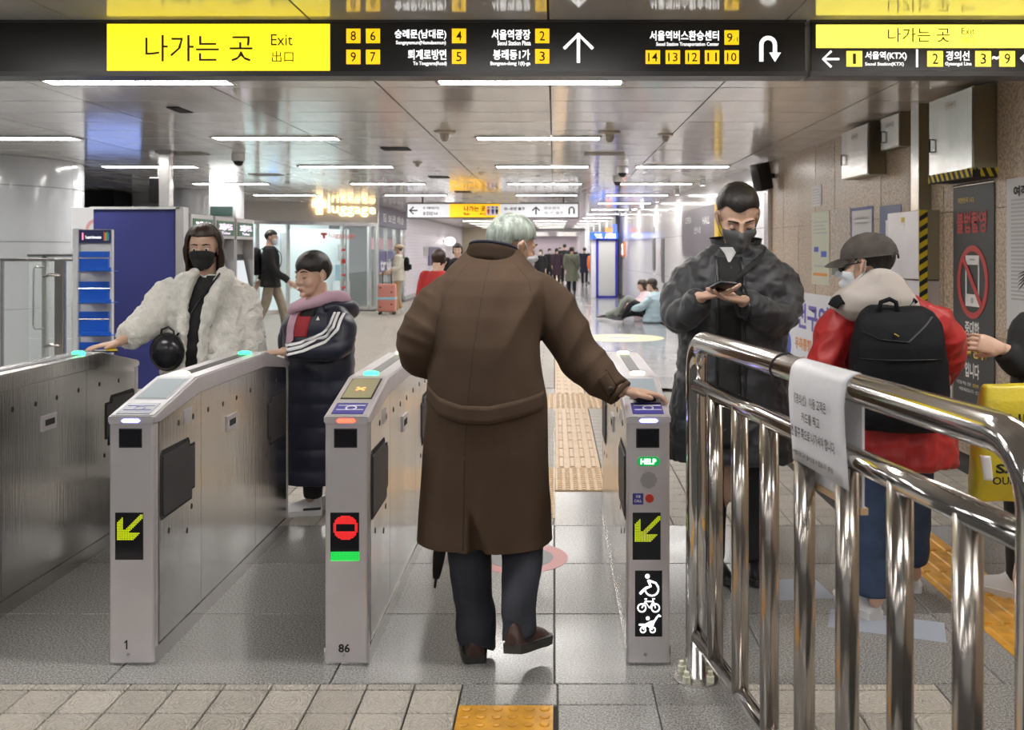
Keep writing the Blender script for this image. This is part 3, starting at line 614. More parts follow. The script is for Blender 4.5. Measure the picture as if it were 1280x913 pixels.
        # wheelchair
        prism(bm, [(fx(off+c[0]), fz(c[1])) for c in circ(-1.5, 720.5, 2.9, 14)], fc.at, .001, .003); stroke(bm, fc, K((-.5, 725), (2.5, 733), (-3, 735), (-6, 737.5), (-11, 742.5)), w*1.9, .001, .0032); stroke(bm, fc, K((1, 726), (9, 729), (12, 734)), w*1.5, .001, .0034)
        stroke(bm, fc, K(*[(4+8.3*math.cos(q), 736.5+8.3*math.sin(q)) for q in [-.3+PI*1.15*i/12 for i in range(13)]]), w*1.2, .001, .0033)
        # bicycle
        for c in (-8.5, 8.5): stroke(bm, fc, K(*[(c+5*math.cos(q), 760+5*math.sin(q)) for q in [2*PI*i/14 for i in range(14)]]), w, .001, .003, True)
        stroke(bm, fc, K((-8.5, 760), (-4, 752), (6, 752), (8.5, 760)), w*.9, .001, .0032); stroke(bm, fc, K((-4.5, 752), (1, 760), (6, 752)), w*.9, .001, .0034); stroke(bm, fc, K((-5, 749), (-2, 749)), w, .001, .003); stroke(bm, fc, K((6, 753), (5, 748.5), (8, 748.5)), w*.8, .001, .003)
        # pushchair
        for c in (-7, 5): stroke(bm, fc, K(*[(c+3.3*math.cos(q), 787.5+3.3*math.sin(q)) for q in [2*PI*i/12 for i in range(12)]]), w, .001, .003, True)
        stroke(bm, fc, K((-12, 781), (5, 781), (10, 772), (13, 769), (15, 771)), w*1.3, .001, .0032); prism(bm, K((-9, 783), (6, 783), (8, 775), (1, 777)), fc.at, .001, .0034); prism(bm, [(fx(off+c[0]), fz(c[1])) for c in circ(-1, 773, 2.4, 12)], fc.at, .001, .003); stroke(bm, fc, K((-7, 787), (-2, 782), (5, 787)), w*.8, .001, .0036)
        obj('access_symbols', bm, ICON, a)
    else: pass
    bm = BM(); prism(bm, circ(fx(off-4), fz(818.5), .006, 12), fc.at, 0, .0015); obj('screw', bm, STEEL, t)
    return t
gate(-2.325, -2.165, 'steel ticket gate nearest the glass fence, where the woman in white taps', 'end')
gate(-1.538, -1.383, 'steel ticket gate marked 1 with a yellow-green led arrow', 'one')
gate(-.793, -.643, 'steel ticket gate marked 86 with a red no-entry led sign', 'red')
gate(.251, .399, 'steel ticket gate with a lit green HELP light and wheelchair symbols', 'help')
# ================================================================== STEEL RAILING
RA = Vector((.474, 3.2, 0)); RD = Vector((.151, -1, 0)); RN = Vector((1, .151, 0)).normalized()
def R(t, z, d=0.0): return RA+RD*t+Vector((0, 0, z))+RN*d
rail = thing('steel_railing', 'polished stainless steel tube railing with upright bars beside the last gate', 'railing', RA)
TE = 1.745; ZT = 1.137; rb = .1
arc = lambda t0, sgn: [R(t0+sgn*rb*(1-math.cos(a)), ZT-rb+rb*math.sin(a)) for a in [PI/2*i/8 for i in range(9)]]
BALU = mat('reflection tinted steel bar', (.48, .44, .405), .2, 1, var=.12, vscale=3, rvar=.05)  # brown reflections of the surroundings put into the bars' base colour
bm = BM(); tube(bm, [R(0, .0), R(0, .6)]+arc(0, 1)+[R(.5, ZT), R(1.0, ZT), R(1.4, ZT)]+arc(TE, -1)[::-1]+[R(TE, .5), R(TE, 0)], .0335, 22); obj('top_rail', bm, CHROME, rail, True)
bm = BM(); tube(bm, [R(.01, .985), R(.6, .985), R(1.2, .985), R(TE-.01, .985)], .0255, 18); obj('middle_rail', bm, CHROME, rail, True)
bm = BM(); tube(bm, [R(.01, .15), R(.6, .15), R(1.2, .15), R(TE-.01, .15)], .024, 18); obj('bottom_rail', bm, CHROME, rail, True)
for k in range(7):
    tt = .2+.2265*k; bm = BM(); tube(bm, [R(tt, .15), R(tt, .6), R(tt, .985)], .0255, 18); obj('baluster', bm, BALU, rail, True)
for tt in (0, TE):
    c = R(tt, 0); bm = BM(); lathe(bm, [(.075, 0), (.075, .008), (.04, .012)], c, 24); f = obj('flange', bm, STEEL, rail, 'auto')
    for a in (.6, 2.4, 4.0, 5.5):
        bm = BM(); lathe(bm, [(.013, .006), (.013, .028), (.009, .03), (.009, .043), (.004, .046)], c+Vector((.058*math.cos(a), .058*math.sin(a), 0)), 10); obj('bolt_cap', bm, mat('cream bolt cap', (.62, .62, .5), .4), f, 'auto')
# taped notice and board on the railing
PAPER = mat('white paper', (.74, .74, .78), .28, bump=.25, bscale=25)
def sheet(pts, name, lab, cat, m, t0, t1, th=.0015, n=10):
    """sheet bent over the rail: pts are (z, offset) across, stretched along t0..t1"""
    bm = BM(); N = len(pts); g = []
    for s in (0, 1):
        for i in range(n+1):
            tt = t0+(t1-t0)*i/n; g.append([bm.verts.new(R(tt, z+.003*math.sin(9*tt+z*20)*(k > 2), d+s*th)) for k, (z, d) in enumerate(pts)])
    for s in (0, 1):
        for i in range(n):
            for k in range(N-1): a = s*(n+1)+i; bm.faces.new((g[a][k], g[a+1][k], g[a+1][k+1], g[a][k+1]))
    for i in range(n):
        for k in (0, N-1): bm.faces.new((g[i][k], g[i+1][k], g[n+2+i][k], g[n+1+i][k]))
    for k in range(N-1):
        for i in (0, n): bm.faces.new((g[i][k], g[i][k+1], g[n+1+i][k+1], g[n+1+i][k]))
    return tag(obj(name, bm, m, None, True), lab, cat)
prof = [(ZT+.035, .0)]+[(ZT+.035*math.sin(a), -.035*math.cos(a)) for a in (1.2, .9, .5, .2)]+[(1.10, -.039), (1.05, -.037), (1.0, -.033), (.965, -.030), (.925, -.028)]
nt_ = sheet(prof, 'paper_notice', 'white paper notice taped over the steel railing', 'notice', PAPER, .875, 1.17)
nf = Face(R(1.02, 1.0, -.045), RD, Vector((0, 0, 1))-RN*.05)
for s, y, w, h in (('《경의선》 이용 고객은', .067, .15, .020), ('카드를 찍고', .031, .085, .019), ('2번 출구 쪽으로 나가셔야 합니다.', -.006, .215, .020), ('*개찰구로 다시 들어오실 수 없습니다 (환승)', -.048, .19, .011)): letters(nf, s, -w*.58, y*1.1, w*.58, y*1.1+h*1.3, BTXK, nt_, .015, 0)
bd = thing('white_board', 'white board with a pale wooden edge hung behind the railing notice', 'board', R(.98, .86, .05))
bm = BM(); q = [R(.775, .865, .033), R(1.11, .865, .033), R(1.11, 1.112, .033), R(.8, 1.112, .033)]; vs = q+[p+RN*.006 for p in q]; _new(bm, vs, [(3, 2, 1, 0), (4, 5, 6, 7), (0, 1, 5, 4), (1, 2, 6, 5), (2, 3, 7, 6), (3, 0, 4, 7)]); obj('board', bm, PAPER, bd)
bm = BM(); q = [R(.772, .853, .028), R(1.113, .853, .028), R(1.113, .868, .028), R(.772, .868, .028)]; vs = q+[p+RN*.018 for p in q]; _new(bm, vs, [(3, 2, 1, 0), (4, 5, 6, 7), (0, 1, 5, 4), (1, 2, 6, 5), (2, 3, 7, 6), (3, 0, 4, 7)]); obj('wooden_edge', bm, mat('pale wood', (.6, .42, .25), .5), bd)
bm = BM(); tube(bm, [R(.745+.02*math.sin(a), ZT+.034*math.sin(a), -.034*math.cos(a)) for a in [2*PI*i/20 for i in range(21)]], .003, 6); tube(bm, [R(.76, ZT-.03, .01), R(.79, 1.10, .03), R(.81, 1.09, .036)], .003, 6); obj('black_cord', bm, BLACK, bd)
# ================================================================== THINGS ON THE RIGHT WALL
def wbox(name, lab, cat, Y0, Y1, depth, z0, z1, m=STEEL):
    t = thing(name, lab, cat, WF.at(WA((Y0+Y1)/2), z0, 0)); bm = BM(); prism(bm, [(WA(Y1), z0), (WA(Y0), z0), (WA(Y0), z1), (WA(Y1), z1)], WF.at, -.002, depth); obj('housing', bm, m, t); return t
def wplate(p, n, Y0, Y1, z0, z1, d, th, m): bm = BM(); prism(bm, [(WA(Y1), z0), (WA(Y0), z0), (WA(Y0), z1), (WA(Y1), z1)], WF.at, d, d+th); return obj(n, bm, m, p)
HAZY = mat('hazard yellow', (.65, .50, .01), .5); DOLV = mat('olive side steel', (.34, .32, .24), .3, .9)
def hazard(p, Y0, Y1, z0, z1, d, horiz=True, n=9, face='front'):
    """yellow tape with black slanted bars, on the door side (front) or on the side turned to the gates"""
    if face == 'front':
        tp = wplate(p, 'hazard_tape', Y0, Y1, z0, z1, d, .002, HAZY); A = lambda a, b: (WA(Y1)+a*(WA(Y0)-WA(Y1)), z0+b*(z1-z0)); fc = WF; dd = (d+.002, d+.003)
    else:
        o = WF.at(WA(Y0), 0, 0); fc = Face(o, -WF.n*-1 if False else Vector((1, 0, 0)), (0, 0, 1)); bm = BM(); prism(bm, [(-Y1, z0), (-d, z0), (-d, z1), (-Y1, z1)], fc.at, 0, .002); tp = obj('hazard_tape', bm, HAZY, p); A = lambda a, b: (-Y1+a*(Y1-d), z0+b*(z1-z0)); dd = (.002, .003)
    bm = BM()
    for k in range(n):
        if horiz: a = k/n; w = .5/n; prism(bm, [A(min(1, a+w), 0), A(min(1, a+2*w), 0), A(min(1, a+w), 1), A(a, 1)], fc.at, *dd)
        else: a = k/n; w = .5/n; prism(bm, [A(0, a), A(1, min(1, a+w)), A(1, min(1, a+2*w)), A(0, min(1, a+w))], fc.at, *dd)
    obj('black_stripes', bm, BLACK, tp)
def cabinet(lab, Y0, Y1, depth, z0, z1, haz=False):
    t = wbox('metal_cabinet', lab, 'cabinet', Y0, Y1, depth, z0, z1, DOLV)
    d = wplate(t, 'door', Y0+.012, Y1-.008, z0+.008, z1-.008, depth, .012, STEEL)
    bm = BM(); yh = Y1-.07; zh = z0+(z1-z0)*.4; tube(bm, [WF.at(WA(yh), zh-.045, depth+.01), WF.at(WA(yh), zh-.045, depth+.035), WF.at(WA(yh), zh+.045, depth+.035), WF.at(WA(yh), zh+.045, depth+.01)], .007, 8); obj('handle', bm, DARK, d)
    pl_ = wplate(t, 'name_plate', (Y0+Y1)/2-.08, (Y0+Y1)/2+.07, z1-.1, z1-.06, depth+.012, .002, WHITE); wplate(pl_, 'print_line', (Y0+Y1)/2-.06, (Y0+Y1)/2+.05, z1-.088, z1-.072, depth+.014, .001, MIDG)
    if haz:
        hazard(t, Y0, Y1, z0-.045, z0+.012, depth+.013); bm = BM(); fc = Face(WF.at(WA(Y0), 0, 0)+Vector((0, -.002, 0)), (1, 0, 0), (0, 0, 1))
        prism(bm, [(-depth-.012, z0-.045), (0, z0-.045), (0, z0+.012), (-depth-.012, z0+.012)], fc.at, 0, .002); tp = obj('hazard_tape', bm, HAZY, t); bm = BM()
        for k in range(3): a = -depth-.008+k*.056; prism(bm, [(a, z0+.012), (min(0, a+.028), z0+.012), (min(0, a+.055), z0-.045), (min(0, a+.027), z0-.045)], fc.at, .002, .003)
        obj('black_stripes', bm, BLACK, tp); wplate(t, 'underside', Y0, Y1, z0-.05, z0, 0, depth+.012, BLACK)
    return t
cabinet('large steel cabinet under the ceiling with hazard tape on its bottom edge', 6.32, 7.0, .155, 1.975, 2.53, True)
cabinet('medium steel wall cabinet hung high over the paper notices', 8.24, 8.92, .15, 2.10, 2.545)
cabinet('smallest steel wall cabinet, between the duct and the medium cabinet', 7.72, 8.12, .085, 2.285, 2.56)
t = wbox('steel_duct', 'tall square steel duct running from the ceiling down to the lower cabinet', 'duct', 7.34, 7.48, .1, 1.75, CEIL, STEEL); wplate(t, 'side_cover', 7.332, 7.34, 1.75, CEIL, 0, .1, DOLV)
t = wbox('fire_cabinet', 'low steel wall cabinet edged with upright black and yellow tape', 'cabinet', 7.19, 7.82, .145, 1.22, 1.745, DOLV)
d = wplate(t, 'door', 7.2, 7.81, 1.225, 1.74, .145, .012, STEELF); wplate(t, 'lower_box', 7.2, 7.7, .98, 1.21, 0, .13, STEELF)
bm = BM(); ball(bm, WF.at(WA(7.72), 1.47, .175), .018, 12); tube(bm, [WF.at(WA(7.72), 1.47, .15), WF.at(WA(7.72), 1.47, .175)], .009, 8); obj('lock', bm, CHROME, d, True)
wplate(d, 'yellow_label', 7.46, 7.53, 1.66, 1.7, .157, .001, HAZY); wplate(d, 'white_label', 7.46, 7.53, 1.59, 1.64, .157, .001, WHITE)
fc = Face(WF.at(WA(7.185), 0, 0), (1, 0, 0), (0, 0, 1)); bm = BM(); prism(bm, [(-.157, 1.0), (-.095, 1.0), (-.095, 1.745), (-.157, 1.745)], fc.at, 0, .003); tp = obj('hazard_tape', bm, HAZY, t); bm = BM()
for k in range(9): z = 1.0+k*.082; prism(bm, [(-.157, z), (-.095, z+.04), (-.095, z+.078), (-.157, z+.038)], fc.at, .003, .004)
obj('black_stripes', bm, BLACK, tp)
# prohibition banner
BANN = mat('charcoal banner', (.03, .03, .034), .45); BRED = mat('banner red', (.50, .045, .045), .5); BYEL = mat('banner yellow', (.75, .50, .06), .5); BWHT = mat('banner white', (.75, .75, .75), .5)
t = thing('banner', 'charcoal banner with a red crossed-out mobile phone and Korean lettering', 'banner', WF.at(WA(6.65), .36, .01))
wplate(t, 'cloth', 6.345, 6.945, .36, 1.90, .004, .006, BANN); bf = Face(WF.at(WA(6.645), 0, .011), WF.u, WF.v)
bm = BM(); tube(bm, [WF.at(WA(6.95), 1.90, .012), WF.at(WA(6.34), 1.90, .012)], .009, 8); obj('top_bar', bm, STEEL, t)
letters(bf, '대한민국 112', -.22, 1.775, .02, 1.815, BYEL, t, .01); letters(bf, '불법촬영', -.24, 1.56, .2, 1.715, BRED, t, .025)
bm = BM(); stroke(bm, bf, circ(0, 1.22, .205, 36, .235), .042, 0, .003, True); obj('prohibition_ring', bm, BRED, t)
bm = BM(); 
for p in ([(-.1, .99+.06), (.1, 1.05), (.1, 1.135), (-.1, 1.135)], [(-.1, 1.34), (.1, 1.34), (.1, 1.405), (-.1, 1.405)], [(-.1, 1.1), (-.084, 1.1), (-.084, 1.38), (-.1, 1.38)], [(.084, 1.1), (.1, 1.1), (.1, 1.38), (.084, 1.38)]): prism(bm, p, bf.at, 0, .0035)
ph_ = obj('phone_symbol', bm, BWHT, t); bm = BM(); prism(bm, circ(0, 1.092, .022, 14), bf.at, .003, .0042); prism(bm, [(-.04, 1.37), (.04, 1.37), (.04, 1.382), (-.04, 1.382)], bf.at, .003, .0042); obj('phone_keys', bm, MIDG, ph_)
bm = BM(); stroke(bm, bf, [(-.135, 1.385), (.135, 1.055)], .04, .001, .005); obj('prohibition_bar', bm, BRED, t)
letters(bf, '중대한', -.11, .845, .1, .945, BWHT, t, .03); letters(bf, '범죄행위', -.22, .69, .2, .815, BYEL, t, .04); letters(bf, '입니다', -.11, .55, .1, .655, BWHT, t, .03)
for s, x0, z0, x1, z1, m in (('사진을 찍는 것은', -.24, .49, -.02, .515, BWHT), ('성범죄', .0, .49, .09, .515, BYEL), ('처벌대상입니다 · 신고하세요', -.2, .445, .2, .47, BWHT)): letters(bf, s, x0, z0, x1, z1, m, t, .01)
# white safety banner low on the wall
t = thing('wall_banner', 'long white printed banner with purple, orange and pink Korean lettering low on the wall', 'banner', WF.at(WA(9.4), .1, .01)); wplate(t, 'cloth', 6.98, 11.8, .12, .978, .003, .005, mat('white banner cloth', (.66, .68, .74), .4))
bf = Face(WF.at(WA(11.8), 0, .009), WF.u, WF.v); PUR = mat('purple print', (.10, .07, .42), .5); ORA = mat('orange print', (.72, .27, .05), .5); PNK = mat('pink print', (.55, .06, .25), .5); CRM = mat('crimson print', (.55, .06, .08), .5)
letters(bf, '안전구역 이용안내 구역', .55, .57, 4.6, .86, PUR, t, .03); letters(bf, '우측통행,', .85, .32, 1.5, .47, ORA, t, .03); letters(bf, '이동 중 휴대폰 주의', 1.6, .32, 3.0, .47, PNK, t, .03); letters(bf, '출입구에서 멈춤 금지 구역', 1.1, .13, 3.4, .27, CRM, t, .02)
bm = BM(); prism(bm, circ(.55, .35, .14, 20), bf.at, 0, .001); obj('blue_emblem', bm, BLU, t)
# papers
def paper(lab, px0, px1, zt, zb, m, rows, ink=MIDG, head=None):
    Y1, Y0 = WYp(px0), WYp(px1); t = thing('wall_notice', lab, 'notice', WF.at(WA((Y0+Y1)/2), zb, .002)); wplate(t, 'sheet', Y0, Y1, zb, zt, .001, .003, m)
    for (a0, b0, a1, b1, mm) in rows: wplate(t, 'print', Y1-(Y1-Y0)*a1, Y1-(Y1-Y0)*a0, zb+(zt-zb)*b0, zb+(zt-zb)*b1, .004, .001, mm or ink)
    return t
def zz(px, py): return H-(py-CY)/F*WYp(px)
PGR = mat('pale green paper', (.55, .58, .47), .5); PWH = mat('off white paper', (.62, .62, .64), .45)
lines = lambda n, z0=.1, z1=.9: [(.1, z0+(z1-z0)*i/n, .9-.25*((i*7) % 3)/3, z0+(z1-z0)*(i+.4)/n, None) for i in range(n)]
paper('tiny white paper notice alone high on the stone wall', 1015, 1027, zz(1020, 232), zz(1020, 258), PWH, lines(6))
paper('tall pale green poster with small pictures on the stone wall', 1015, 1037, zz(1025, 265), zz(1025, 356), PGR, lines(4, .7, .9)+[(.15, .45, .4, .52, BLU), (.55, .38, .85, .46, BLU), (.15, .24, .85, .27, None), (.1, .12, .9, .16, ORA)])
paper('brownish framed poster between the green poster and the notice', 1039, 1063, zz(1050, 261), zz(1050, 346), mat('tan print', (.48, .42, .36), .4, var=.35, vscale=30), [(.05, .02, .95, .16, mat('moss print', (.15, .17, .12), .5))])
paper('white printed notice in a dark blue border on the stone wall', 1064, 1092, zz(1078, 259), zz(1078, 297), mat('blue border paper', (.08, .09, .28), .5), [(.06, .04, .94, .9, PWH), (.2, .6, .8, .66, None), (.2, .45, .8, .5, None)])
paper('blue and white poster half hidden behind the low cabinet', 1100, 1127, zz(1112, 257), zz(1112, 330), mat('deep blue poster', (.05, .09, .24), .4), [(.3, .1, .7, .75, WHITE), (.4, .2, .6, .35, RED)])
t = paper('large grey timetable notice crowded with small print right of the banner', 1259, 1310, 1.90, .93, PWH, [(.12, .2+.026*i, .9-.1*((i*5) % 3), .2+.026*i+.012, None) for i in range(26)]); bf = Face(WF.at(WA(6.18), 0, .006), WF.u, WF.v); letters(bf, '여객운송약관', .08, 1.78, .62, 1.85, BTXK, t, .04)
# speaker and black advertising panel
t = thing('wall_speaker', 'black loudspeaker bracketed to the wall where stone meets white panels', 'speaker', WF.at(WA(11.9), 2.05, .05)); c = WF.at(WA(11.85), 2.36, .17)
bm = bbox(-.1, .1, -.08, .08, -.17, .17, .02, 2); bm.transform(Matrix.Translation(c) @ Euler((0, -.22, .5)).to_matrix().to_4x4()); obj('cabinet', bm, DARK, t, 'auto'); bm = BM(); tube(bm, [c, WF.at(WA(11.9), 2.38, 0)], .03, 10); obj('bracket', bm, SFR, t)
t = thing('advert_panel', 'dark advertising panel with a yellow end on the white wall behind the man', 'panel', WF.at(WA(16), 1.2, 0)); wplate(t, 'board', 15.3, 18.4, 1.35, 2.2, 0, .05, mat('dark purple advert', (.10, .085, .11), .3)); wplate(t, 'yellow_end', 15.0, 15.3, 1.45, 2.2, 0, .055, mat('advert yellow', (.75, .5, .02), .4)); bf = Face(WF.at(WA(18.4), 0, .052), WF.u, WF.v)
for s, a, z in (('OPEN', .4, 1.95), ('안내', 1.3, 1.75), ('HALL', 2.1, 1.9)): letters(bf, s, a, z, a+.6, z+.12, BWHT, t, .01)
for i, (y, z0, z1) in enumerate(((22.6, 1.0, 1.75), (21.2, .75, 1.72))):
    t = thing('info_plate', ('dark patterned wall plate beside the printed lines above the seated people', 'taller dark patterned wall plate just above the seated people')[i], 'plate', WF.at(WA(y), z0, 0)); wplate(t, 'plate', y-.22, y+.22, z0, z1, 0, .015, mat('patterned plate', (.12, .12, .13), .4, var=.8, vscale=14))
    if i == 0: [wplate(t, 'print_line', y-.2, y+.15, z0-.12-.14*k, z0-.06-.14*k, 0, .003, MIDG) for k in range(4)]; wplate(t, 'print_line', y-.05, y+.05, z1+.12, z1+.28, 0, .003, BLACK)
t = thing('fire_call_box', 'small glowing orange and white box on the white wall near the cash machine', 'call box', WF.at(WA(29.2), 1.28, 0)); wplate(t, 'box', 28.9, 29.5, 1.28, 1.72, 0, .05, mat('orange box', (.75, .25, .1), .4)); wplate(t, 'lamp', 29.05, 29.35, 1.34, 1.66, .05, .01, glow('warm box lamp', (1, .85, .7), 1.2))
for i, y in enumerate((15.0, 17.5, 20.0, 22.5, 25.0, 27.5)):
    t = thing('spotlight', ('white ceiling spotlight washing the white wall, %s from the stone wall' % ('first', 'second', 'third', 'fourth', 'fifth', 'sixth')[i]), 'spotlight', (wx(y)-.3, y, CEIL), 0, 'wall washing spotlights'); bm = BM(); lathe(bm, [(.045, 0), (.045, -.1), (.038, -.1), (.036, -.04)], (wx(y)-.3, y, CEIL), 14); obj('housing', bm, WHITE, t, 'auto')
    bm = BM(); lathe(bm, [(.036, -.06), (.036, -.065)], (wx(y)-.3, y, CEIL), 14); obj('bulb', bm, glow('spot bulb', (1, .97, 1), 60), t)
    ld = bpy.data.lights.new('spot_beam', 'SPOT'); ld.energy = 90; ld.spot_size = 1.1; ld.spot_blend = .6; ld.shadow_soft_size = .03; ld.color = (1, .96, 1); lo = bpy.data.objects.new('spot_beam', ld); COL.objects.link(lo); lo.parent = t; lo.location = (0, 0, -.11); lo.rotation_euler = (0, .22, 0)
# ================================================================== CASH MACHINE BOOTH
BLF = mat('blue booth frame', (.03, .03, .38), .35); ATMP = mat('booth panel', (.52, .53, .52), .4); YA = 29.5
ax = lambda px: (px-CX)/F*YA; az = lambda py: H-(py-CY)/F*YA
t = thing('cash_machine_booth', 'tall white cash machine booth framed in blue with a lit ATM sign', 'cash machine', (ax(758), YA+.5, 0)); obj('booth_body', bbox(ax(739), ax(771), YA+.05, YA+1.0, 0, az(299), .01, 1), WHITEP, t)
AF = Face((0, YA+.05, 0), (1, 0, 0), (0, 0, 1)); fr = BM()
for a in ((745, 299, 748, 372.5), (769, 299, 772, 372.5), (745, 370, 772, 372.8), (745, 297, 772, 301)): plate(AF, ax(a[0]), max(0, az(a[3])), ax(a[2]), az(a[1]), None, None, 0, .05, bm=fr)
obj('blue_frame', fr, BLF, t); plate(AF, ax(748), az(370), ax(769), az(301), ATMP, t, 0, .03, 'front_panel')
obj('sign_box', bbox(ax(738.5), ax(772.5), YA-.1, YA+1.0, az(299), az(290.5), .01, 1), glow('lit blue sign', (.02, .10, .55), .9), t)
sf = Face((0, YA-.1, 0), (1, 0, 0), (0, 0, 1)); letters(sf, 'ATM', ax(756), az(298), ax(769), az(292), WTX, t, .05); letters(sf, '현금', ax(743), az(295), ax(752), az(292.5), WTX, t, .03); letters(sf, '자동화', ax(745), az(298), ax(753), az(296), WTX, t, .02)
t = thing('light_box', 'tilted orange and blue lit advert standing on the cash machine booth', 'light box', (ax(764), YA+.6, az(290.5))); obj('orange_side', bbox(ax(758), ax(767), YA+.5, YA+.6, az(290.5), az(284)), glow('orange light box', (1, .32, .08), 1.1), t); obj('blue_side', bbox(ax(767), ax(772.5), YA+.5, YA+.6, az(290.5), az(280)), glow('blue light box', (.15, .25, 1), .7), t)
# ================================================================== LEFT HALL: BOOTH, TICKET MACHINES, RACK, FENCE
NVB = mat('navy booth panel', (.028, .035, .19), .5, bump=.1, bscale=120); MACH = mat('machine grey', (.44, .43, .43), .3, .4)
t = thing('blue_booth', 'plain navy blue partition panel standing beside the ticket machines', 'partition', (-4.36, 10.0, 0)); obj('panel', bbox(-4.81, -3.95, 9.97, 10.05, .0, 1.875, .006, 1), NVB, t); obj('top_cap', bbox(-4.84, -3.9, 9.95, 10.09, 1.875, 1.9), PALE, t); obj('corner_post', bbox(-3.945, -3.86, 9.95, 10.09, 0, 1.9, .005, 1), MACH, t)
MF = Face((-3.85, 10.1, 0), (0, 1, 0), (0, 0, 1)); TGR = glow('lit green header', (.03, .10, .05), .25); TPK = glow('lit pinkish lettering', (.9, .75, .95), 1.2)
LB = ('ticket machine beside the navy panel with a pale blue poster', 'middle ticket machine of the row with a green header', 'last ticket machine of the row with a slanted screen')
for i in range(3):
    y0 = 10.12+.72*i; t = thing('ticket_machine', LB[i], 'ticket machine', (-4.3, y0+.35, 0)); a0 = y0-10.1
    obj('cabinet', bbox(-4.75, -3.98, y0, y0+.70, 0, 1.84, .01, 1), MACH, t); obj('header', bbox(-4.7, -3.85, y0+.02, y0+.68, 1.58, 1.84, .008, 1), MACH, t)
    pl_ = plate(MF, a0+.06, 1.62, a0+.64, 1.79, TGR, t, 0, .006, 'header_sign'); letters(MF, '교통카드', a0+.12, 1.68, a0+.58, 1.76, TPK, pl_, .04, .008); letters(MF, 'Ticket', a0+.2, 1.635, a0+.5, 1.665, TPK, pl_, .02, .008)
    for s in (0, .66): obj('side_frame', bbox(-3.98, -3.85, y0+s, y0+s+.04, 0, 1.58, .005, 1), MACH, t)
    bm = BM(); prism(bm, [(-3.975, .9), (-3.87, .9), (-3.97, 1.4)], lambda u, v, d: Vector((u, d, v)), y0+.12, y0+.62); sc = obj('slanted_screen', bm, DARK, t); bm = BM(); q = Face((-3.868, y0+.16, .93), (0, 1, 0), (-.1, 0, .47)); prism(bm, [(0, 0), (.42, 0), (.42, .4), (0, .4)], q.at, .002, .006); obj('display_glass', bm, glow('ticket screen', (.5, .55, .6), .5), sc)
    obj('lower_front', bbox(-3.98, -3.87, y0+.04, y0+.66, .08, .86, .006, 1), MACH, t); bm = BM(); box(bm, -3.872, -3.865, y0+.2, y0+.5, .5, .6); obj('coin_tray', bm, DARK, t)
    if i == 0: plate(MF, a0+.03, 1.3, a0+.4, 1.5, glow('pale blue poster', (.3, .55, .75), .5), t, 0, .004, 'poster')
t = thing('wall_board', 'white board with a faint red emblem behind the navy panel', 'board', (-5.2, 10.6, 1.3)); obj('board', bbox(-5.36, -4.85, 10.6, 10.66, 0, 1.92), PWH, t); bf = Face((-5.2, 10.6, 1.6), (1, 0, 0), (0, 0, 1)); bm = BM(); stroke(bm, bf, circ(.12, .08, .1, 20), .035, 0, .003, True); obj('emblem', bm, mat('faint red', (.6, .3, .3), .5), t)
t = thing('blue_screen', 'bright bluish lit screen between the round column and the white board', 'screen', (-8.9, 16.6, 1.4)); obj('screen_frame', bbox(-8.35, -7.3, 17.0, 17.1, .0, 2.0), SFR, t); obj('screen', bbox(-8.3, -7.36, 16.98, 17.0, 1.35, 1.94), glow('bluish screen', (.3, .42, .95), 1.2), t)
obj('green_sign_unused', BM(), MIDG) if False else None
t = thing('green_sign', 'small dark green sign on the pale pillar behind the ticket machines', 'sign', (-5.5, 16.0, 1.9)); obj('pillar', bbox(-5.78, -5.32, 16.0, 16.4, 0, CEIL+.005, .01, 1), PALE, t); obj('sign_plate', bbox(-5.75, -5.38, 15.97, 16.0, 2.03, 2.19), mat('dark green', (.05, .09, .08), .4), t)
t = thing('steel_post', 'square steel post dropping from the ceiling behind the navy panel', 'post', (-4.37, 10.75, 1.8)); obj('post', bbox(-4.43, -4.31, 10.7, 10.82, 1.84, CEIL, .005, 1), STEEL, t); obj('ceiling_collar', bbox(-4.46, -4.28, 10.67, 10.85, CEIL-.04, CEIL), STEEL, t)
t = thing('hanging_speaker', 'small black loudspeaker beside the square steel post', 'speaker', (-5.3, 12.8, 2.2)); bm = bbox(-.09, .09, -.1, .1, -.17, .17, .015, 2); bm.transform(Matrix.Translation((-5.32, 12.8, 2.26)) @ Euler((.15, 0, .3)).to_matrix().to_4x4()); obj('cabinet', bm, DARK, t, 'auto'); bm = BM(); tube(bm, [(-5.32, 12.85, 2.4), (-5.32, 12.85, CEIL)], .012, 8); obj('bracket', bm, SFR, t)
# leaflet rack
CBL = mat('cobalt shelf', (.005, .10, .55), .35); YR = 8.2; rx = lambda px: (px-CX)/F*YR; rz = lambda py: H-(py-CY)/F*YR
t = thing('leaflet_rack', 'grey leaflet rack with cobalt blue trays and a tourist information header', 'rack', (rx(118), YR+.1, 0)); obj('back_panel', bbox(rx(100), rx(139.5), YR, YR+.05, 0, rz(287), .006, 1), PALE, t); obj('side_post', bbox(rx(92.5), rx(100), YR-.03, YR+.09, 0, rz(286), .008, 1), PALE, t)
h = obj('header', bbox(rx(100), rx(139.5), YR-.02, YR, rz(304), rz(287.5)), mat('navy header', (.012, .02, .10), .4), t); bf = Face((0, YR-.02, 0), (1, 0, 0), (0, 0, 1)); letters(bf, 'Tourist Information', rx(108), rz(298.5), rx(128), rz(295), WTX, h, .02, .003); letters(bf, 'i', rx(104), rz(300), rx(106), rz(291), glow('pink i', (1, .3, .5), 1), h, .05, .003)
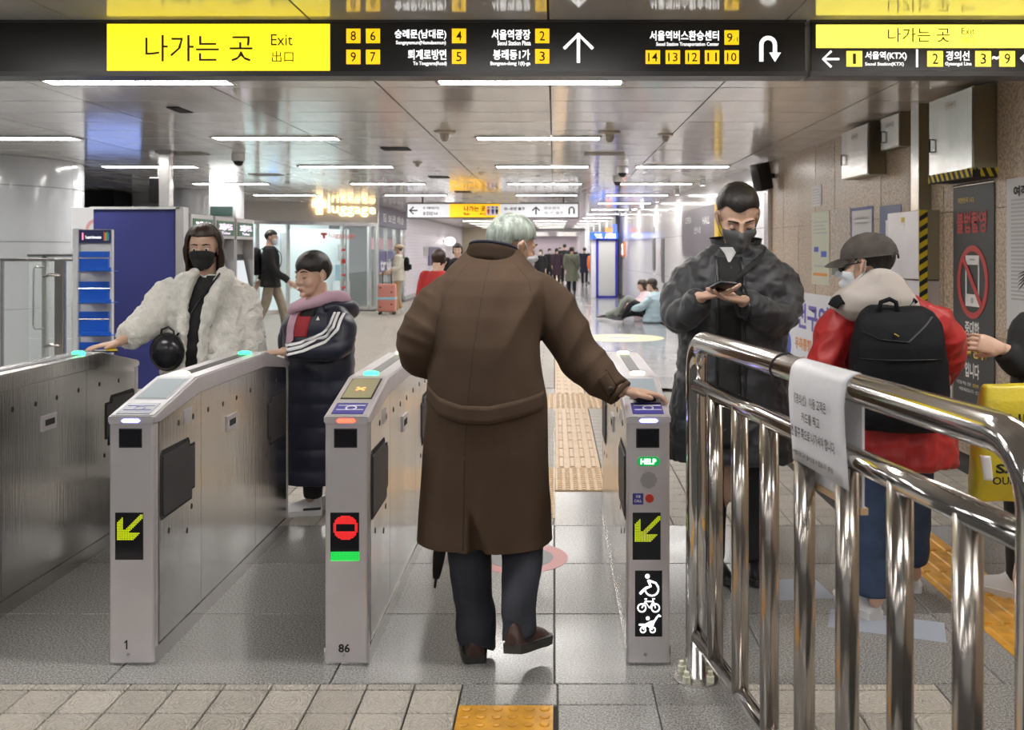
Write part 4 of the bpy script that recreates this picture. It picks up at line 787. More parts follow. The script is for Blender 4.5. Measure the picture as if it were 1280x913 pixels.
for k, c in enumerate(((.8, .1, .1), (.7, .6, .05), (.1, .5, .2), (.1, .3, .7))): plate(bf, rx(131+1.8*k), rz(301), rx(132.4+1.8*k), rz(290+(k % 2)), mat('header dot %d' % k, c, .5), h, 0, .003, 'colour_bar')
for y0, y1 in ((314.5, 339), (352, 378), (389.5, 418), (428, 450), (462, 486)):
    bm = BM(); box(bm, rx(101), rx(137), YR-.03, YR, rz(y1), rz(y0)); tr = obj('tray', bm, CBL, t); bm = bbox(rx(101)+.07, rx(141)+.06, YR-.2, YR-.03, rz(y1), rz(y1-.5)); box(bm, rx(104)+.08, rx(143)+.06, YR-.2, YR-.185, rz(y1), rz(y1-5)); obj('tray_lip', bm, CBL, tr); bm = BM(); tube(bm, [(rx(103)+.05, YR-.16, rz(y0+8)), (rx(140)+.06, YR-.16, rz(y0+8))], .006, 8); tube(bm, [(rx(103)+.05, YR-.16, rz(y0+8)), (rx(103), YR, rz(y0+8))], .006, 8); obj('wire', bm, CHROME, tr)
obj('base', bbox(rx(92), rx(145), YR-.2, YR+.12, 0, .05, .01, 1), MACH, t)
# glass fence with gate
GLS = mat('clear glass', (.82, .93, .92), .03, alpha=.16, spec=.6); YG = 9.2; gx = lambda px: (px-CX)/F*YG; gz = lambda py: H-(py-CY)/F*YG
t = thing('glass_fence', 'frameless glass fence with a steel top rail and hinged gate before the round column', 'fence', (gx(40), YG, 0))
obj('top_rail', bbox(gx(-60), gx(92), YG-.03, YG+.03, gz(326.5), gz(323), .006, 1), STEEL, t); obj('bottom_rail', bbox(gx(-60), gx(92), YG-.02, YG+.02, .05, .13), STEEL, t)
for a, b in ((-60, -2), (3, 62), (63.5, 70), (81, 91)): obj('glass_pane', bbox(gx(a), gx(b), YG-.006, YG+.006, .13, gz(326.5)), GLS, t)
for a, b in ((-2, 3), (70, 81)): obj('post', bbox(gx(a), gx(b), YG-.035, YG+.035, 0, gz(323.5), .005, 1), STEEL, t)
for y in (345, 433): bm = BM(); tube(bm, [P(55, y+1, YG-.02), P(63, y-1.5, YG-.05), P(74, y, YG-.04)], [.012, .02, .012], 10); obj('hinge', bm, CHROME, t, True)
t = thing('glass_gate', 'glass door with a tall steel pull handle standing behind the glass fence', 'glass door', (gx(60), YG+1.0, 0)); Y2 = YG+1.0; g2 = lambda px: (px-CX)/F*Y2; h2 = lambda py: H-(py-CY)/F*Y2
obj('glass_pane', bbox(g2(36), g2(93), Y2, Y2+.012, h2(423), h2(321)), GLS, t); obj('rail', bbox(g2(36), g2(93), Y2-.03, Y2+.04, h2(321), h2(318)), STEEL, t); obj('base_rail', bbox(g2(36), g2(93), Y2-.03, Y2+.04, 0, .12), STEEL, t); obj('post', bbox(g2(53), g2(59), Y2-.02, Y2+.03, 0, h2(320), .004, 1), STEEL, t); obj('lower_glass', bbox(g2(36), g2(93), Y2, Y2+.012, .12, h2(424)), GLS, t)
bm = BM(); tube(bm, [P(53, 334, Y2-.03), P(44, 334, Y2-.06), P(42, 337, Y2-.06), P(42, 408, Y2-.06), P(44, 411, Y2-.06), P(53, 411, Y2-.03)], .012, 10); obj('pull_handle', bm, STEEL, t, True)
# ================================================================== LUGGAGE SHOP
SA, SB = Vector((-7.4, 21.0, 0)), Vector((-4.38, 23.6, 0)); SU = (SB-SA).normalized(); SL = (SB-SA).length; SHF = Face(SA, SU, (0, 0, 1))
def spx(px):  # distance along the shop front seen at px
    k = (px-CX)/F; return (k*SA.y-SA.x)/(SU.x-k*SU.y)
def shz(px, py): return H-(py-CY)/F*(SA+SU*spx(px)).y
FASC = mat('warm grey fascia', (.44, .42, .40), .35); MINT = mat('pale mint wall', (.70, .82, .82), .4); FRST = mat('frosted white glass', (.75, .85, .86), .15, alpha=.55)
sh = thing('luggage_shop', 'corner shop with a pale glass front and grey fascia', 'shop', SA)
def sp(n, a0, z0, a1, z1, d0, d1, m, p=None): bm = BM(); prism(bm, [(a0, z0), (a1, z0), (a1, z1), (a0, z1)], SHF.at, d0, d1); return obj(n, bm, m, p or sh)
sp('fascia', -1.5, 2.14, SL, CEIL, -.3, .02, FASC); sp('fascia_band', -1.5, 2.06, SL, 2.14, -.1, .03, STEEL); sp('door_sill', 0, 0, SL, .1, -.1, .02, STEEL)
for a in (0, spx(322), spx(360), spx(428), spx(462), SL): sp('mullion', a-.035, 0, a+.035, 2.06, -.06, .03, STEEL)
for a, b in ((0, spx(322)), (spx(322), spx(360)), (spx(360), spx(428)), (spx(428), spx(462)), (spx(462), SL)): sp('glass_pane', a+.035, .1, b-.035, 2.06, -.02, -.01, GLS)
bm = BM(); q = [SHF.at(-.6, 0, -2.5), SHF.at(SL, 0, -2.5)]; prism(bm, [(-.6, 0), (SL, 0), (SL, CEIL), (-.6, CEIL)], SHF.at, -2.6, -2.5); obj('back_wall', bm, MINT, sh); sp('inner_partition', spx(345), .0, spx(466), 2.0, -1.25, -1.2, MINT); sp('inner_floor', -.5, 0, SL, .01, -2.5, -.1, PALE); sp('inner_lamp', .3, 2.3, SL-.4, 2.32, -1.6, -.4, glow('shop lamp', (.95, 1, 1), 7)); sp('left_wall', -1.6, 0, -.02, 2.14, -.4, -.2, PALE)
sp('grey_cabinet', spx(378), .9, spx(386), 1.9, -1.2, -1.1, MIDG); sp('blue_screen', spx(364), 1.66, spx(374), 1.82, -1.2, -1.15, glow('blue shop screen', (.1, .35, .9), .8)); sp('dark_shelf', spx(446), .55, spx(456), 1.1, -1.1, -.9, mat('teal machine', (.12, .25, .33), .4)); sp('poster', spx(447), 1.2, spx(456), 1.62, -1.0, -.98, MIDG); sp('white_crate', spx(443), .15, spx(455), .7, -1.1, -.7, PALE)
for k in range(4): sp('red_label', spx(426), .55+.3*k, spx(432), .6+.3*k+(.05 if k == 2 else 0), .03, .034, RED)
bm = BM(); tube(bm, [SHF.at(spx(431), .25, .06), SHF.at(spx(431), 2.0, .06)], .018, 8); obj('door_handle', bm, STEEL, sh)
k0 = spx(400); letters(SHF, 'luggage', spx(410), shz(425, 299), spx(443), shz(425, 291), mat('red lettering', (.7, .08, .06), .5), sh, .0, .036); bm = BM(); z1 = shz(404, 291); prism(bm, [(spx(400), z1-.06), (spx(408), z1-.06), (spx(408), z1), (spx(400), z1)], SHF.at, .03, .036); prism(bm, [(spx(402.5), z1-.14), (spx(405.5), z1-.14), (spx(405.5), z1), (spx(402.5), z1)], SHF.at, .03, .037); obj('logo', bm, MATS['red lettering'], sh)
ns = thing('glowing_shop_sign', 'glowing warm white lettering mounted on the shop fascia', 'sign', SHF.at(spx(430), 2.2, .02)); NEON = glow('neon lettering', (1, .72, .34), 4)
letters(SHF, 'luggage', spx(408), shz(438, 271), spx(467.5), shz(438, 254.5), NEON, ns, .012, .08); bm = BM(); z1 = shz(397, 252); prism(bm, [(spx(389), z1-.14), (spx(406), z1-.14), (spx(406), z1), (spx(389), z1)], SHF.at, .05, .085); prism(bm, [(spx(394), z1-.30), (spx(401.5), z1-.30), (spx(401.5), z1), (spx(394), z1)], SHF.at, .05, .086); obj('logo', bm, NEON, ns)
# the shop's corridor side
t = thing('shop_side_window', 'side window of the corner shop with a dark purple name band', 'shop window', (-4.4, 26, 0)); obj('frame', bbox(-4.46, -4.36, 23.6, 23.75, 0, CEIL), STEEL, t); obj('purple_band', bbox(-4.5, -4.36, 23.75, 28.2, 2.08, CEIL), mat('dark purple band', (.09, .07, .14), .4), t); EF = Face((-4.36, 28.2, 0), (0, -1, 0), (0, 0, 1)); EF = Face((-4.355, 23.75, 0), (0, 1, 0), (0, 0, 1))
for i, y in enumerate((24.9, 26.3, 27.7)): obj('mullion', bbox(-4.46, -4.37, y, y+.12, 0, 2.08), STEEL, t)
for y in (23.75, 25.02, 26.42): obj('glass_pane', bbox(-4.43, -4.42, y, y+1.2, .1, 2.08), GLS, t)
obj('poster', bbox(-4.42, -4.40, 24.0, 26.2, .85, 1.45), mat('navy poster', (.05, .05, .2), .4), t); letters(EF, 'train', .4, .95, 2.3, 1.25, BWHT, t, .03, -.04); letters(EF, '짐 보관 배송', .5, 2.2, 3.9, 2.42, BWHT, t, .02); obj('pink_shelf', bbox(-4.9, -4.7, 25.2, 28, 1.5, 1.8), mat('pink goods', (.7, .25, .35), .5), t)
t = thing('corridor_wall_panel', 'dark purple information panel on the lavender brick wall', 'panel', (-4.4, 34, .9)); obj('panel', bbox(-4.42, -4.37, 33.4, 37.2, .95, 1.6), mat('purple panel', (.12, .09, .2), .4), t); obj('grey_plate', bbox(-4.42, -4.37, 32.2, 33.2, 1.3, 1.6), MIDG, t)
t = thing('glowing_wall_sign', 'small glowing oval sign projecting from the lavender brick wall', 'sign', (-4.3, 38, 1.8)); bm = BM(); ball(bm, (-4.15, 38, 1.85), (.22, .06, .17), 16); obj('lamp', bm, glow('oval sign', (1, .95, .9), 4), t, True); bm = BM(); tube(bm, [(-4.42, 38, 1.85), (-4.2, 38, 1.85)], .02, 8); obj('arm', bm, SFR, t)
# ================================================================== PEOPLE: TOOLKIT
SKIN = mat('skin', (.60, .39, .29), .45, bump=.05, bscale=200, var=.06, vscale=20); SKINO = mat('aged skin', (.47, .29, .20), .5, bump=.12, bscale=120, var=.12, vscale=25)
EYEW = mat('eye white', (.7, .68, .65), .2); EYED = mat('dark iris', (.02, .012, .01), .15); LIP = mat('lips', (.42, .17, .14), .4)
HAIRB = mat('black hair', (.014, .011, .010), .38, bump=.5, bscale=160, stretch=(1, 1, .12)); HAIRG = mat('grey hair', (.40, .46, .41), .4, bump=.8, bscale=150, stretch=(1, 1, .15), var=.55, vscale=45)
HAIRR = mat('brown hair', (.035, .016, .010), .35, bump=.5, bscale=160, stretch=(1, 1, .1), var=.5, vscale=30)
def fr(o, yaw, pitch=0.0, roll=0.0, s=1.0):
    """frame at o looking along yaw (0 = +y, positive to the left), pitch up positive"""
    return Matrix.Translation(o) @ Matrix.Rotation(yaw, 4, 'Z') @ Matrix.Rotation(pitch, 4, 'X') @ Matrix.Rotation(roll, 4, 'Y') @ Matrix.Scale(s, 4)
def addbm(dst, src, mi=None):
    me = bpy.data.meshes.new('x'); src.to_mesh(me); src.free(); n = len(dst.faces); dst.from_mesh(me); bpy.data.meshes.remove(me)
    if mi is not None:
        dst.faces.ensure_lookup_table()
        for f in dst.faces[n:]: f.material_index = mi
def head_bm(M, neck, vox=.0045, down=False):
    b = BM(); R3 = None
    ball(b, (0, -.015, .03), (.074, .094, .084), 24); ball(b, (0, .03, -.015), (.062, .058, .088), 20); ball(b, (0, .040, -.072), (.047, .044, .040), 16); ball(b, (0, .074, -.097), (.022, .018, .018), 12)
    tube(b, [(0, .083, .022), (0, .096, -.005), (0, .106, -.027), (0, .094, -.036)], [.008, .009, .013, .008], 10)
    for s in (-1, 1):
        ball(b, (s*.013, .093, -.031), (.009, .01, .008), 8); ball(b, (s*.036, .058, -.03), (.026, .026, .028), 12); tube(b, [(s*.008, .084, .022), (s*.03, .080, .026), (s*.052, .062, .02)], [.007, .009, .007], 8)
        tube(b, [(s*.071, .004, -.032), (s*.079, -.004, -.012), (s*.084, -.014, .014), (s*.081, -.004, .03), (s*.073, .008, .018)], [.007, .007, .008, .007, .006], 8); ball(b, (s*.074, -.004, 0), (.008, .015, .026), 10)
    tube(b, [(-.02, .088, -.062), (0, .093, -.06), (.02, .088, -.062)], [.005, .008, .005], 8); tube(b, [(-.018, .086, -.071), (0, .091, -.073), (.018, .086, -.071)], [.005, .008, .005], 8)
    b.transform(M)
    n0 = M @ Vector((0, -.028, -.045)); tube(b, [n0, n0.lerp(Vector(neck), .6), Vector(neck)], [.056, .056, .064], 18)
    b = lump(b, vox, 3); e = BM()
    for s in (-1, 1):
        ball(e, (s*.031, .0755, .002), (.0125, .0105, .0085), 10)
    e.transform(M); addbm(b, e, 0 if down else 1); e = BM()
    for s in (-1, 1):
        if down: tube(e, [(s*.019, .0845, -.003), (s*.031, .0865, -.006), (s*.043, .080, -.003)], [.0012, .0018, .0012], 6)
        else: ball(e, (s*.031, .0835, .002), (.0058, .004, .0058), 8)
        tube(e, [(s*.012, .0885, .026), (s*.03, .088, .031), (s*.05, .072, .027)], [.003, .004, .002], 6)
    e.transform(M); addbm(b, e, 2); e = BM(); tube(e, [(-.02, .0925, -.0665), (0, .098, -.066), (.02, .0925, -.0665)], [.003, .0055, .003], 8); e.transform(M); addbm(b, e, 3)
    return b
def hand_bm(w, d, n, side, curl=(.3, .35, .3), thumb=(.6, .3), s=1.0, spread=.10, vox=.0032, arm=None, curls=None):
    """w wrist, d direction of the hand, n the way the palm faces, side +1 if the thumb lies along d x n"""
    d = Vector(d).normalized(); n = Vector(n); n = (n-d*n.dot(d)).normalized(); l = d.cross(n)*side; w = Vector(w); b = BM(); Q = lambda a, x, c=0: w+(d*a+l*x+n*c)*s
    if arm is not None: tube(b, [Vector(arm), w], [.032*s, .026*s], 14)
    # palm: a flattened slab of rings
    rings = []
    for a, hw, th in ((-.01, .024, .018), (.02, .031, .017), (.05, .039, .015), (.08, .041, .013), (.098, .036, .010)):
        rings.append([Q(a, hw*math.cos(2*PI*k/16), th*math.sin(2*PI*k/16)) for k in range(16)])
    loft(b, rings); ball(b, Q(.035, .024, .006), .02*s, 12)
    for i, (x, L) in enumerate(((.030, .072), (.010, .080), (-.010, .074), (-.029, .058))):
        c = curls[i] if curls else curl; r = (.0088, .0090, .0086, .0076)[i]*s; p = Q(.088, x); a = 0; pts = [p]
        yaw = spread*(1.5-i)*.5
        for k, f in enumerate((.45, .30, .25)):
            a += c[k]; v = d*math.cos(a)+n*math.sin(a)+l*math.sin(yaw)*math.cos(a); p = p+v.normalized()*L*f*s; pts.append(p)
        tube(b, [pts[0], pts[0].lerp(pts[1], .5), pts[1], pts[1].lerp(pts[2], .5), pts[2], pts[3]], [r*1.08, r, r*1.04, r*.94, r*.95, r*.82], 10); ball(b, pts[3], r*.84, 8)
    a = thumb[0]; p0 = Q(.025, .030, .004); v1 = (d*math.cos(a)+l*math.sin(a)+n*thumb[1]).normalized(); p1 = p0+v1*.040*s; v2 = (d*math.cos(a*.5)+l*math.sin(a*.5)+n*thumb[1]*1.3).normalized(); p2 = p1+v2*.032*s
    tube(b, [Q(.012, .018, .004), p0, p1, p1.lerp(p2, .6), p2], [.014*s, .0125*s, .0102*s, .0098*s, .0085*s], 10); ball(b, p2, .0086*s, 8)
    return lump(b, vox*s, 2)
def core_bm(tubes, vox=.018):
    b = BM()
    for path, r in tubes: tube(b, path, r, 12); [ball(b, p, q, 10) for p, q in zip(path, r if hasattr(r, '__len__') else [r]*len(path))]
    return lump(b, vox, 2)
def hair_bm(M, front=.055, side=.0, back=-.06, thick=.012, ext=None, wild=.01, seed=0.0, az=64, rows=16, part=0.0, fringe=0.0, wide=1.0):
    """cap of hair over the skull; front/side/back give the height of its edge, ext(azimuth) hangs it lower"""
    b = BM(); c = Vector((0, -.014, .032)); R_ = (.076, .096, .086); outer = []; inner = []
    for k in range(az):
        ph = 2*PI*k/az; cy, sy = math.sin(ph), math.cos(ph)            # cy = +1 front
        fz = front if cy > .55 else (side+(front-side)*max(0, (cy-.15)/.4) if cy > .15 else (side if cy > -.25 else side+(back-side)*min(1, (-cy-.25)/.5)))
        fz += fringe*math.sin(5*ph+seed)*(cy > .4); zl = max(-.97, min(.95, (fz-c.z)/(R_[2]+thick)))
        th1 = math.acos(zl); col = []; coli = []; drop = ext(ph, cy) if ext else 0
        n_s = rows if not drop else rows//2+1
        for i in range(n_s):
            th = .02+(th1-.02)*i/(n_s-1); st = 1+wild*6*noise.noise(Vector((math.cos(ph)*9+seed, math.sin(ph)*9, th*2.2)))*min(1, th)+wild*2.5*math.sin(k*2.1+seed*3)*min(1, th)*.5
            t_ = thick*(1.0 if drop else 1-.8*(i/(n_s-1))**3.5); x = (R_[0]*wide+t_*st)*math.sin(th)*math.cos(ph); y = (R_[1]+t_*st)*math.sin(th)*math.sin(ph); z = (R_[2]+t_*st*1.15)*math.cos(th)
            if part: z -= .004*math.exp(-((x-part)/.006)**2)
            col.append(c+Vector((x, y, z))); q = max(.2, 1-t_/.09); coli.append(c+Vector((x*q, y*q, z*q)))
        if drop:
            e = col[-1]; ei = coli[-1]
            for i in range(1, rows-n_s+1):
                f = i/(rows-n_s); wv = .006*math.sin(f*7+ph*4+seed); dx = Vector((math.cos(ph)*(.012*math.sin(f*PI)-.010*f+wv), math.sin(ph)*(.012*math.sin(f*PI)-.006*f)+wv*.4, -drop*f)); col.append(e+dx); coli.append(ei+dx*Vector((1, 1, 1)).x+Vector((math.cos(ph)*.008*f, math.sin(ph)*.008*f, 0)))
        outer.append(col); inner.append(coli)
    vo = [[b.verts.new(p) for p in c_] for c_ in outer]; vi = [[b.verts.new(p) for p in c_] for c_ in inner]
    for k in range(az):
        j = (k+1) % az
        for i in range(rows-1):
            b.faces.new((vo[k][i], vo[k][i+1], vo[j][i+1], vo[j][i])); b.faces.new((vi[k][i], vi[j][i], vi[j][i+1], vi[k][i+1]))
        b.faces.new((vo[k][-1], vi[k][-1], vi[j][-1], vo[j][-1]))
    top = b.faces.new([vo[k][0] for k in range(az)]); b.faces.new([vi[k][0] for k in range(az)][::-1])
    b.transform(M); return b
def mask_bm(M, hd, zt=-.012, zb=-.105, off=.007, span=1.15, loops=True):
    """folded face mask laid over the lower face"""
    bv = BVHTree.FromBMesh(hd); b = BM(); I = M.inverted(); g = []; nu, nv = 15, 9
    for j in range(nv):
        row = []; v = j/(nv-1)
        for i in range(nu):
            u = -1+2*i/(nu-1); z = zb+(zt-zb)*v; z = z+(-.045-z)*.45*u*u-.012*(1-v)*abs(u)*0; a = u*span; dr = Vector((math.sin(a), math.cos(a), 0)); o_ = Vector((0, .01, z))+dr*.3
            h = bv.ray_cast(M @ o_, (M.to_3x3() @ -dr).normalized()); p = (I @ h[0]) if h[0] else Vector((0, .01, z))+dr*.07
            rr = max((p-Vector((0, .01, z))).dot(dr), .052 if abs(u) < .6 else 0)+off+.012*math.exp(-(u*3)**2)*(.4+.6*math.sin(PI*v)); row.append(Vector((0, .01, z))+dr*rr)
        g.append(row)
    vs = [[b.verts.new(p) for p in r] for r in g]; vb = [[b.verts.new(p-Vector((p.x, p.y-.01, 0)).normalized()*.003) for p in r] for r in g]
    for j in range(nv-1):
        for i in range(nu-1): b.faces.new((vs[j][i], vs[j][i+1], vs[j+1][i+1], vs[j+1][i])); b.faces.new((vb[j][i], vb[j+1][i], vb[j+1][i+1], vb[j][i+1]))
    for i in range(nu-1):
        for j in (0, nv-1): b.faces.new((vs[j][i], vb[j][i], vb[j][i+1], vs[j][i+1]))
    for j in range(nv-1):
        for i in (0, nu-1): b.faces.new((vs[j][i], vs[j+1][i], vb[j+1][i], vb[j][i]))
    if loops:
        for s, i in ((-1, 0), (1, nu-1)):
            tube(b, [g[nv-1][i], Vector((s*.078, .02, .012)), Vector((s*.079, -.005, .036)), Vector((s*.08, -.022, .012)), Vector((s*.074, -.008, -.035)), Vector((s*.068, .02, -.05)), g[0][i]], .0016, 6)
    b.transform(M); return b
def shoe(parent, heel, yaw, mu, ms, L=.275, pitch=0.0, W=.092, lace=None, H_=.078, roll=0.0):
    """heel = point under the heel; toe along yaw (0 = +y); a sole with an upper on it"""
    M = Matrix.Translation(heel) @ Matrix.Rotation(yaw, 4, 'Z') @ Matrix.Rotation(pitch, 4, 'X') @ Matrix.Rotation(roll, 4, 'Y')
    prof = [(0, .30), (.05, .36), (.15, .40), (.3, .39), (.5, .40), (.68, .48), (.82, .46), (.93, .32), (1.0, .12)]
    out = [(W*w, L*y) for y, w in prof]+[(-W*w, L*y) for y, w in prof[::-1]]
    b = BM(); prism(b, out, lambda u, v, d: Vector((u*(1+.06*(d > .01)), v, d+(.008*max(0, v/L-.75)*4 if d < .01 else .004*max(0, v/L-.8)*5))), 0, .030); b.transform(M); so = b
    b = BM(); rings = []
    for y, w, h in ((.0, .27, .055), (.03, .34, H_), (.12, .37, H_*1.05), (.24, .37, H_*1.02), (.36, .37, .078), (.5, .39, .066), (.66, .46, .054), (.82, .44, .043), (.93, .30, .034), (.985, .13, .026)):
        rings.append([Vector((W*w*math.cos(t)*(1-.25*max(0, math.sin(t))), L*y, .014+max(0, math.sin(t))*h-.008*max(0, -math.sin(t)))) for t in [2*PI*k/16 for k in range(16)]])
    loft(b, rings); b = lump(b, .007, 2); b.transform(M); u = obj('shoe', b, mu, parent, True); obj('sole', so, ms, u, 'auto')
    if lace:
        b = BM()
        for k in range(4): y = L*(.4+.08*k); z = .014+.078-.030*(.4+.08*k-.36)/.3*1.0+.004; tube(b, [(-W*.2, y, z-.006), (0, y+.004, z+.003), (W*.2, y, z-.006)], .004, 6)
        b.transform(M); obj('laces', b, lace, u, True)
    return u
def limb(path, radii, n=14):
    """smooth path and radii resampled (Catmull-Rom)"""
    P_ = [Vector(p) for p in path]; out = []; rr = []; m = len(P_)-1
    for s in range(m):
        p0, p1, p2, p3 = P_[max(0, s-1)], P_[s], P_[s+1], P_[min(m, s+2)]; r0, r1, r2, r3 = [radii[max(0, min(m, q))] for q in (s-1, s, s+1, s+2)]
        k = max(2, n//m)
        for i in range(k+(s == m-1)):
            t = i/k; c = lambda a, b, d, e: .5*((2*b)+(d-a)*t+(2*a-5*b+4*d-e)*t*t+(-a+3*b-3*d+e)*t**3
            ); out.append(c(p0, p1, p2, p3)); rr.append(c(r0, r1, r2, r3))
    return out, rr
def garment(rings, limbs, vox, folds, smooth=3, balls=()):
    b = BM()
    if rings: loft(b, [ell((c[0], c[1], c[2]), a, d, rot, 32, pw, tl) for (c, a, d, rot, pw, tl) in rings])
    for path, r in limbs:
        p, q = limb(path, r); tube(b, p, q, 20)
    for c, r in balls: ball(b, c, r, 16)
    b = lump(b, vox, smooth); return fold(b, folds) if folds else b
def wool(amp=.006, seed=0.0): return lambda p, n: amp*noise.noise(Vector((p.x*9+seed, p.y*9, p.z*2.6)))+amp*.5*noise.noise(Vector((p.x*20, p.y*20+seed, p.z*9)))
def puffer(z0, step, amp=.012, seed=0.0): return lambda p, n: amp*(abs(math.sin(PI*(p.z-z0+.02*noise.noise(p*4))/step))**.6-.6)+.006*noise.noise(Vector((p.x*12+seed, p.y*12, p.z*16)))
def seam(bv, pts, direction, r, name, m, parent, flat=.5, lift=.001, closed=False, n=None):
    """cord or strip laid over a surface: rays from pts along direction, subdivided"""
    d = Vector(direction).normalized(); out = []; P_ = [Vector(p) for p in pts]; k = n or 8
    for a, b in zip(P_[:-1], P_[1:]):
        for i in range(k):
            o_ = a.lerp(b, i/k); h = bv.ray_cast(o_, d)
            if h[0]: out.append(h[0]+h[1]*lift*(1 if h[1].dot(d) < 0 else -1))
    h = bv.ray_cast(P_[-1], d)
    if h[0]: out.append(h[0]-d*lift)
    if len(out) < 2: return None
    b = BM(); tube(b, out, r, 8, flat=flat); return obj(name, b, m, parent, True)
def band(bv, pts, w, direction, name, m, parent, th=.004, n=10, axis=(0, 0, 1), taper=0.0):
    """strip of cloth of width w laid over a surface along pts (rays along direction)"""
    d = Vector(direction).normalized(); up = Vector(axis); b = BM(); rows = []; P_ = [Vector(p) for p in pts]; L = []
    for a, c in zip(P_[:-1], P_[1:]): L += [a.lerp(c, i/n) for i in range(n)]
    L.append(P_[-1])
    for q_, o_ in enumerate(L):
        row = []; wq = w*(1-taper*q_/len(L))
        for s in (-.5, -.25, 0, .25, .5):
            h = bv.ray_cast(o_+up*wq*s, d); row.append(h[0] if h[0] else None)
        if all(row): rows.append(row)
    if len(rows) < 2: return None
    f = [[b.verts.new(p-d*th) for p in r] for r in rows]; k = [[b.verts.new(p+d*.002) for p in r] for r in rows]
    for i in range(len(rows)-1):
        for j in range(4): b.faces.new((f[i][j], f[i+1][j], f[i+1][j+1], f[i][j+1])); b.faces.new((k[i][j], k[i][j+1], k[i+1][j+1], k[i+1][j]))
        for j in (0, 4): b.faces.new((f[i][j], k[i][j], k[i+1][j], f[i+1][j]))
    for i in (0, len(rows)-1):
        for j in range(4): b.faces.new((f[i][j], f[i][j+1], k[i][j+1], k[i][j]))
    return obj(name, b, m, parent, True)
def person(lab, parts, skin=SKIN, group=None):
    """parts = bmeshes of head, hands and core, joined into one body"""
    b = BM()
    for q in parts: addbm(b, q)
    o = recenter(obj('person', b, [skin, EYEW, EYED, LIP], None, True)); return tag(o, lab, 'person', group)
def bvh(o): return BVHTree.FromPolygons([wmat(o) @ v.co for v in o.data.vertices], [tuple(p.vertices) for p in o.data.polygons])
# ================================================================== OLD MAN IN THE BROWN COAT
COAT = mat('brown coat wool', (.072, .046, .030), .85, bump=.12, bscale=420, var=.10, vscale=6, spec=.2); COATD = mat('dark coat seam', (.035, .023, .016), .9); TROU = mat('dark blue grey trousers', (.022, .024, .036), .8, bump=.15, bscale=300, var=.2, vscale=14)
LEATH = mat('dark brown leather', (.045, .018, .012), .38, bump=.2, bscale=80); SOLE = mat('dark rubber sole', (.03, .028, .026), .6); MASKW = mat('white mask', (.68, .72, .78), .6, bump=.2, bscale=150)
Mh = fr(P(641, 308, 3.70), -1.02, -.22, .12, .97); neck = P(618, 331, 3.62)
hd = head_bm(Mh, neck)
wr = P(780, 488.5, 3.41); hr = hand_bm(wr, (.85, .1, -.10), (-.12, -.05, -1), -1, (.10, .34, .34), (.5, .10), .98, arm=P(764, 485, 3.435))
el, wl_ = P(519, 432, 3.42), P(560, 462, 3.66); hl = hand_bm(wl_, (.75, .25, .1), (-.2, .5, -.8), 1, (.9, 1.0, .7), (.4, .5), .95, arm=P(545, 455, 3.60))
core = core_bm([([P(606, 640, 3.43), P(606, 500, 3.43), P(610, 380, 3.5), neck], [.09, .09, .09, .05]), ([P(588, 640, 3.44), P(589, 722, 3.415), P(597, 800, 3.38)], [.05, .042, .032]), ([P(652, 640, 3.44), P(651, 725, 3.33), P(647, 790, 3.24)], [.05, .042, .032]), ([P(560, 360, 3.5), el, P(545, 455, 3.60)], [.04, .035, .03]), ([P(675, 360, 3.52), P(725, 435, 3.5), P(768, 485, 3.44)], [.04, .035, .03])])
hb = hd.copy(); old = person('elderly grey haired man in a long brown coat tapping the gate', [hd, hr, hl, core], SKINO)
obj('hair', hair_bm(Mh, .05, .022, -.075, .013, None, .03, 1.3, 90, 20), HAIRG, old, True); obj('face_mask', mask_bm(Mh, hb), MASKW, old, True); hb.free()
cx_ = lambda a, b, y, Y: ((a+b)/2-CX)/F*Y
def ringpx(x0, x1, y, Y, d, pw=2.3, tl=0.0, rot=0.0): c = P((x0+x1)/2, y, Y); return (c, (x1-x0)/2/F*Y, d, rot, pw, tl)
rings = [ringpx(523, 688, 715, 3.44, .186), ringpx(524, 687, 694, 3.44, .185), ringpx(525.5, 686, 660, 3.44, .182), ringpx(528, 684, 610, 3.44, .175), ringpx(530, 683, 560, 3.43, .165), ringpx(533, 684, 515, 3.43, .15), ringpx(534, 683, 500, 3.43, .147), ringpx(536, 678, 470, 3.44, .15), ringpx(540, 674, 430, 3.46, .155), ringpx(541, 680, 395, 3.49, .155), ringpx(543, 687, 368, 3.52, .15), ringpx(549, 684, 350, 3.54, .135), ringpx(562, 668, 334, 3.57, .11), ringpx(574, 656, 322, 3.60, .085), ringpx(584, 650, 312, 3.62, .066)]
arms = [([P(572, 362, 3.53), P(553, 378, 3.5), P(534, 405, 3.45), P(521, 431, 3.42), P(532, 452, 3.52), P(552, 458, 3.62)], [.075, .082, .078, .070, .064, .055]),
        ([P(662, 362, 3.54), P(684, 378, 3.53), P(706, 415, 3.51), P(729, 450, 3.49), P(757, 477, 3.45), P(773, 490, 3.42)], [.078, .086, .084, .076, .062, .053])]
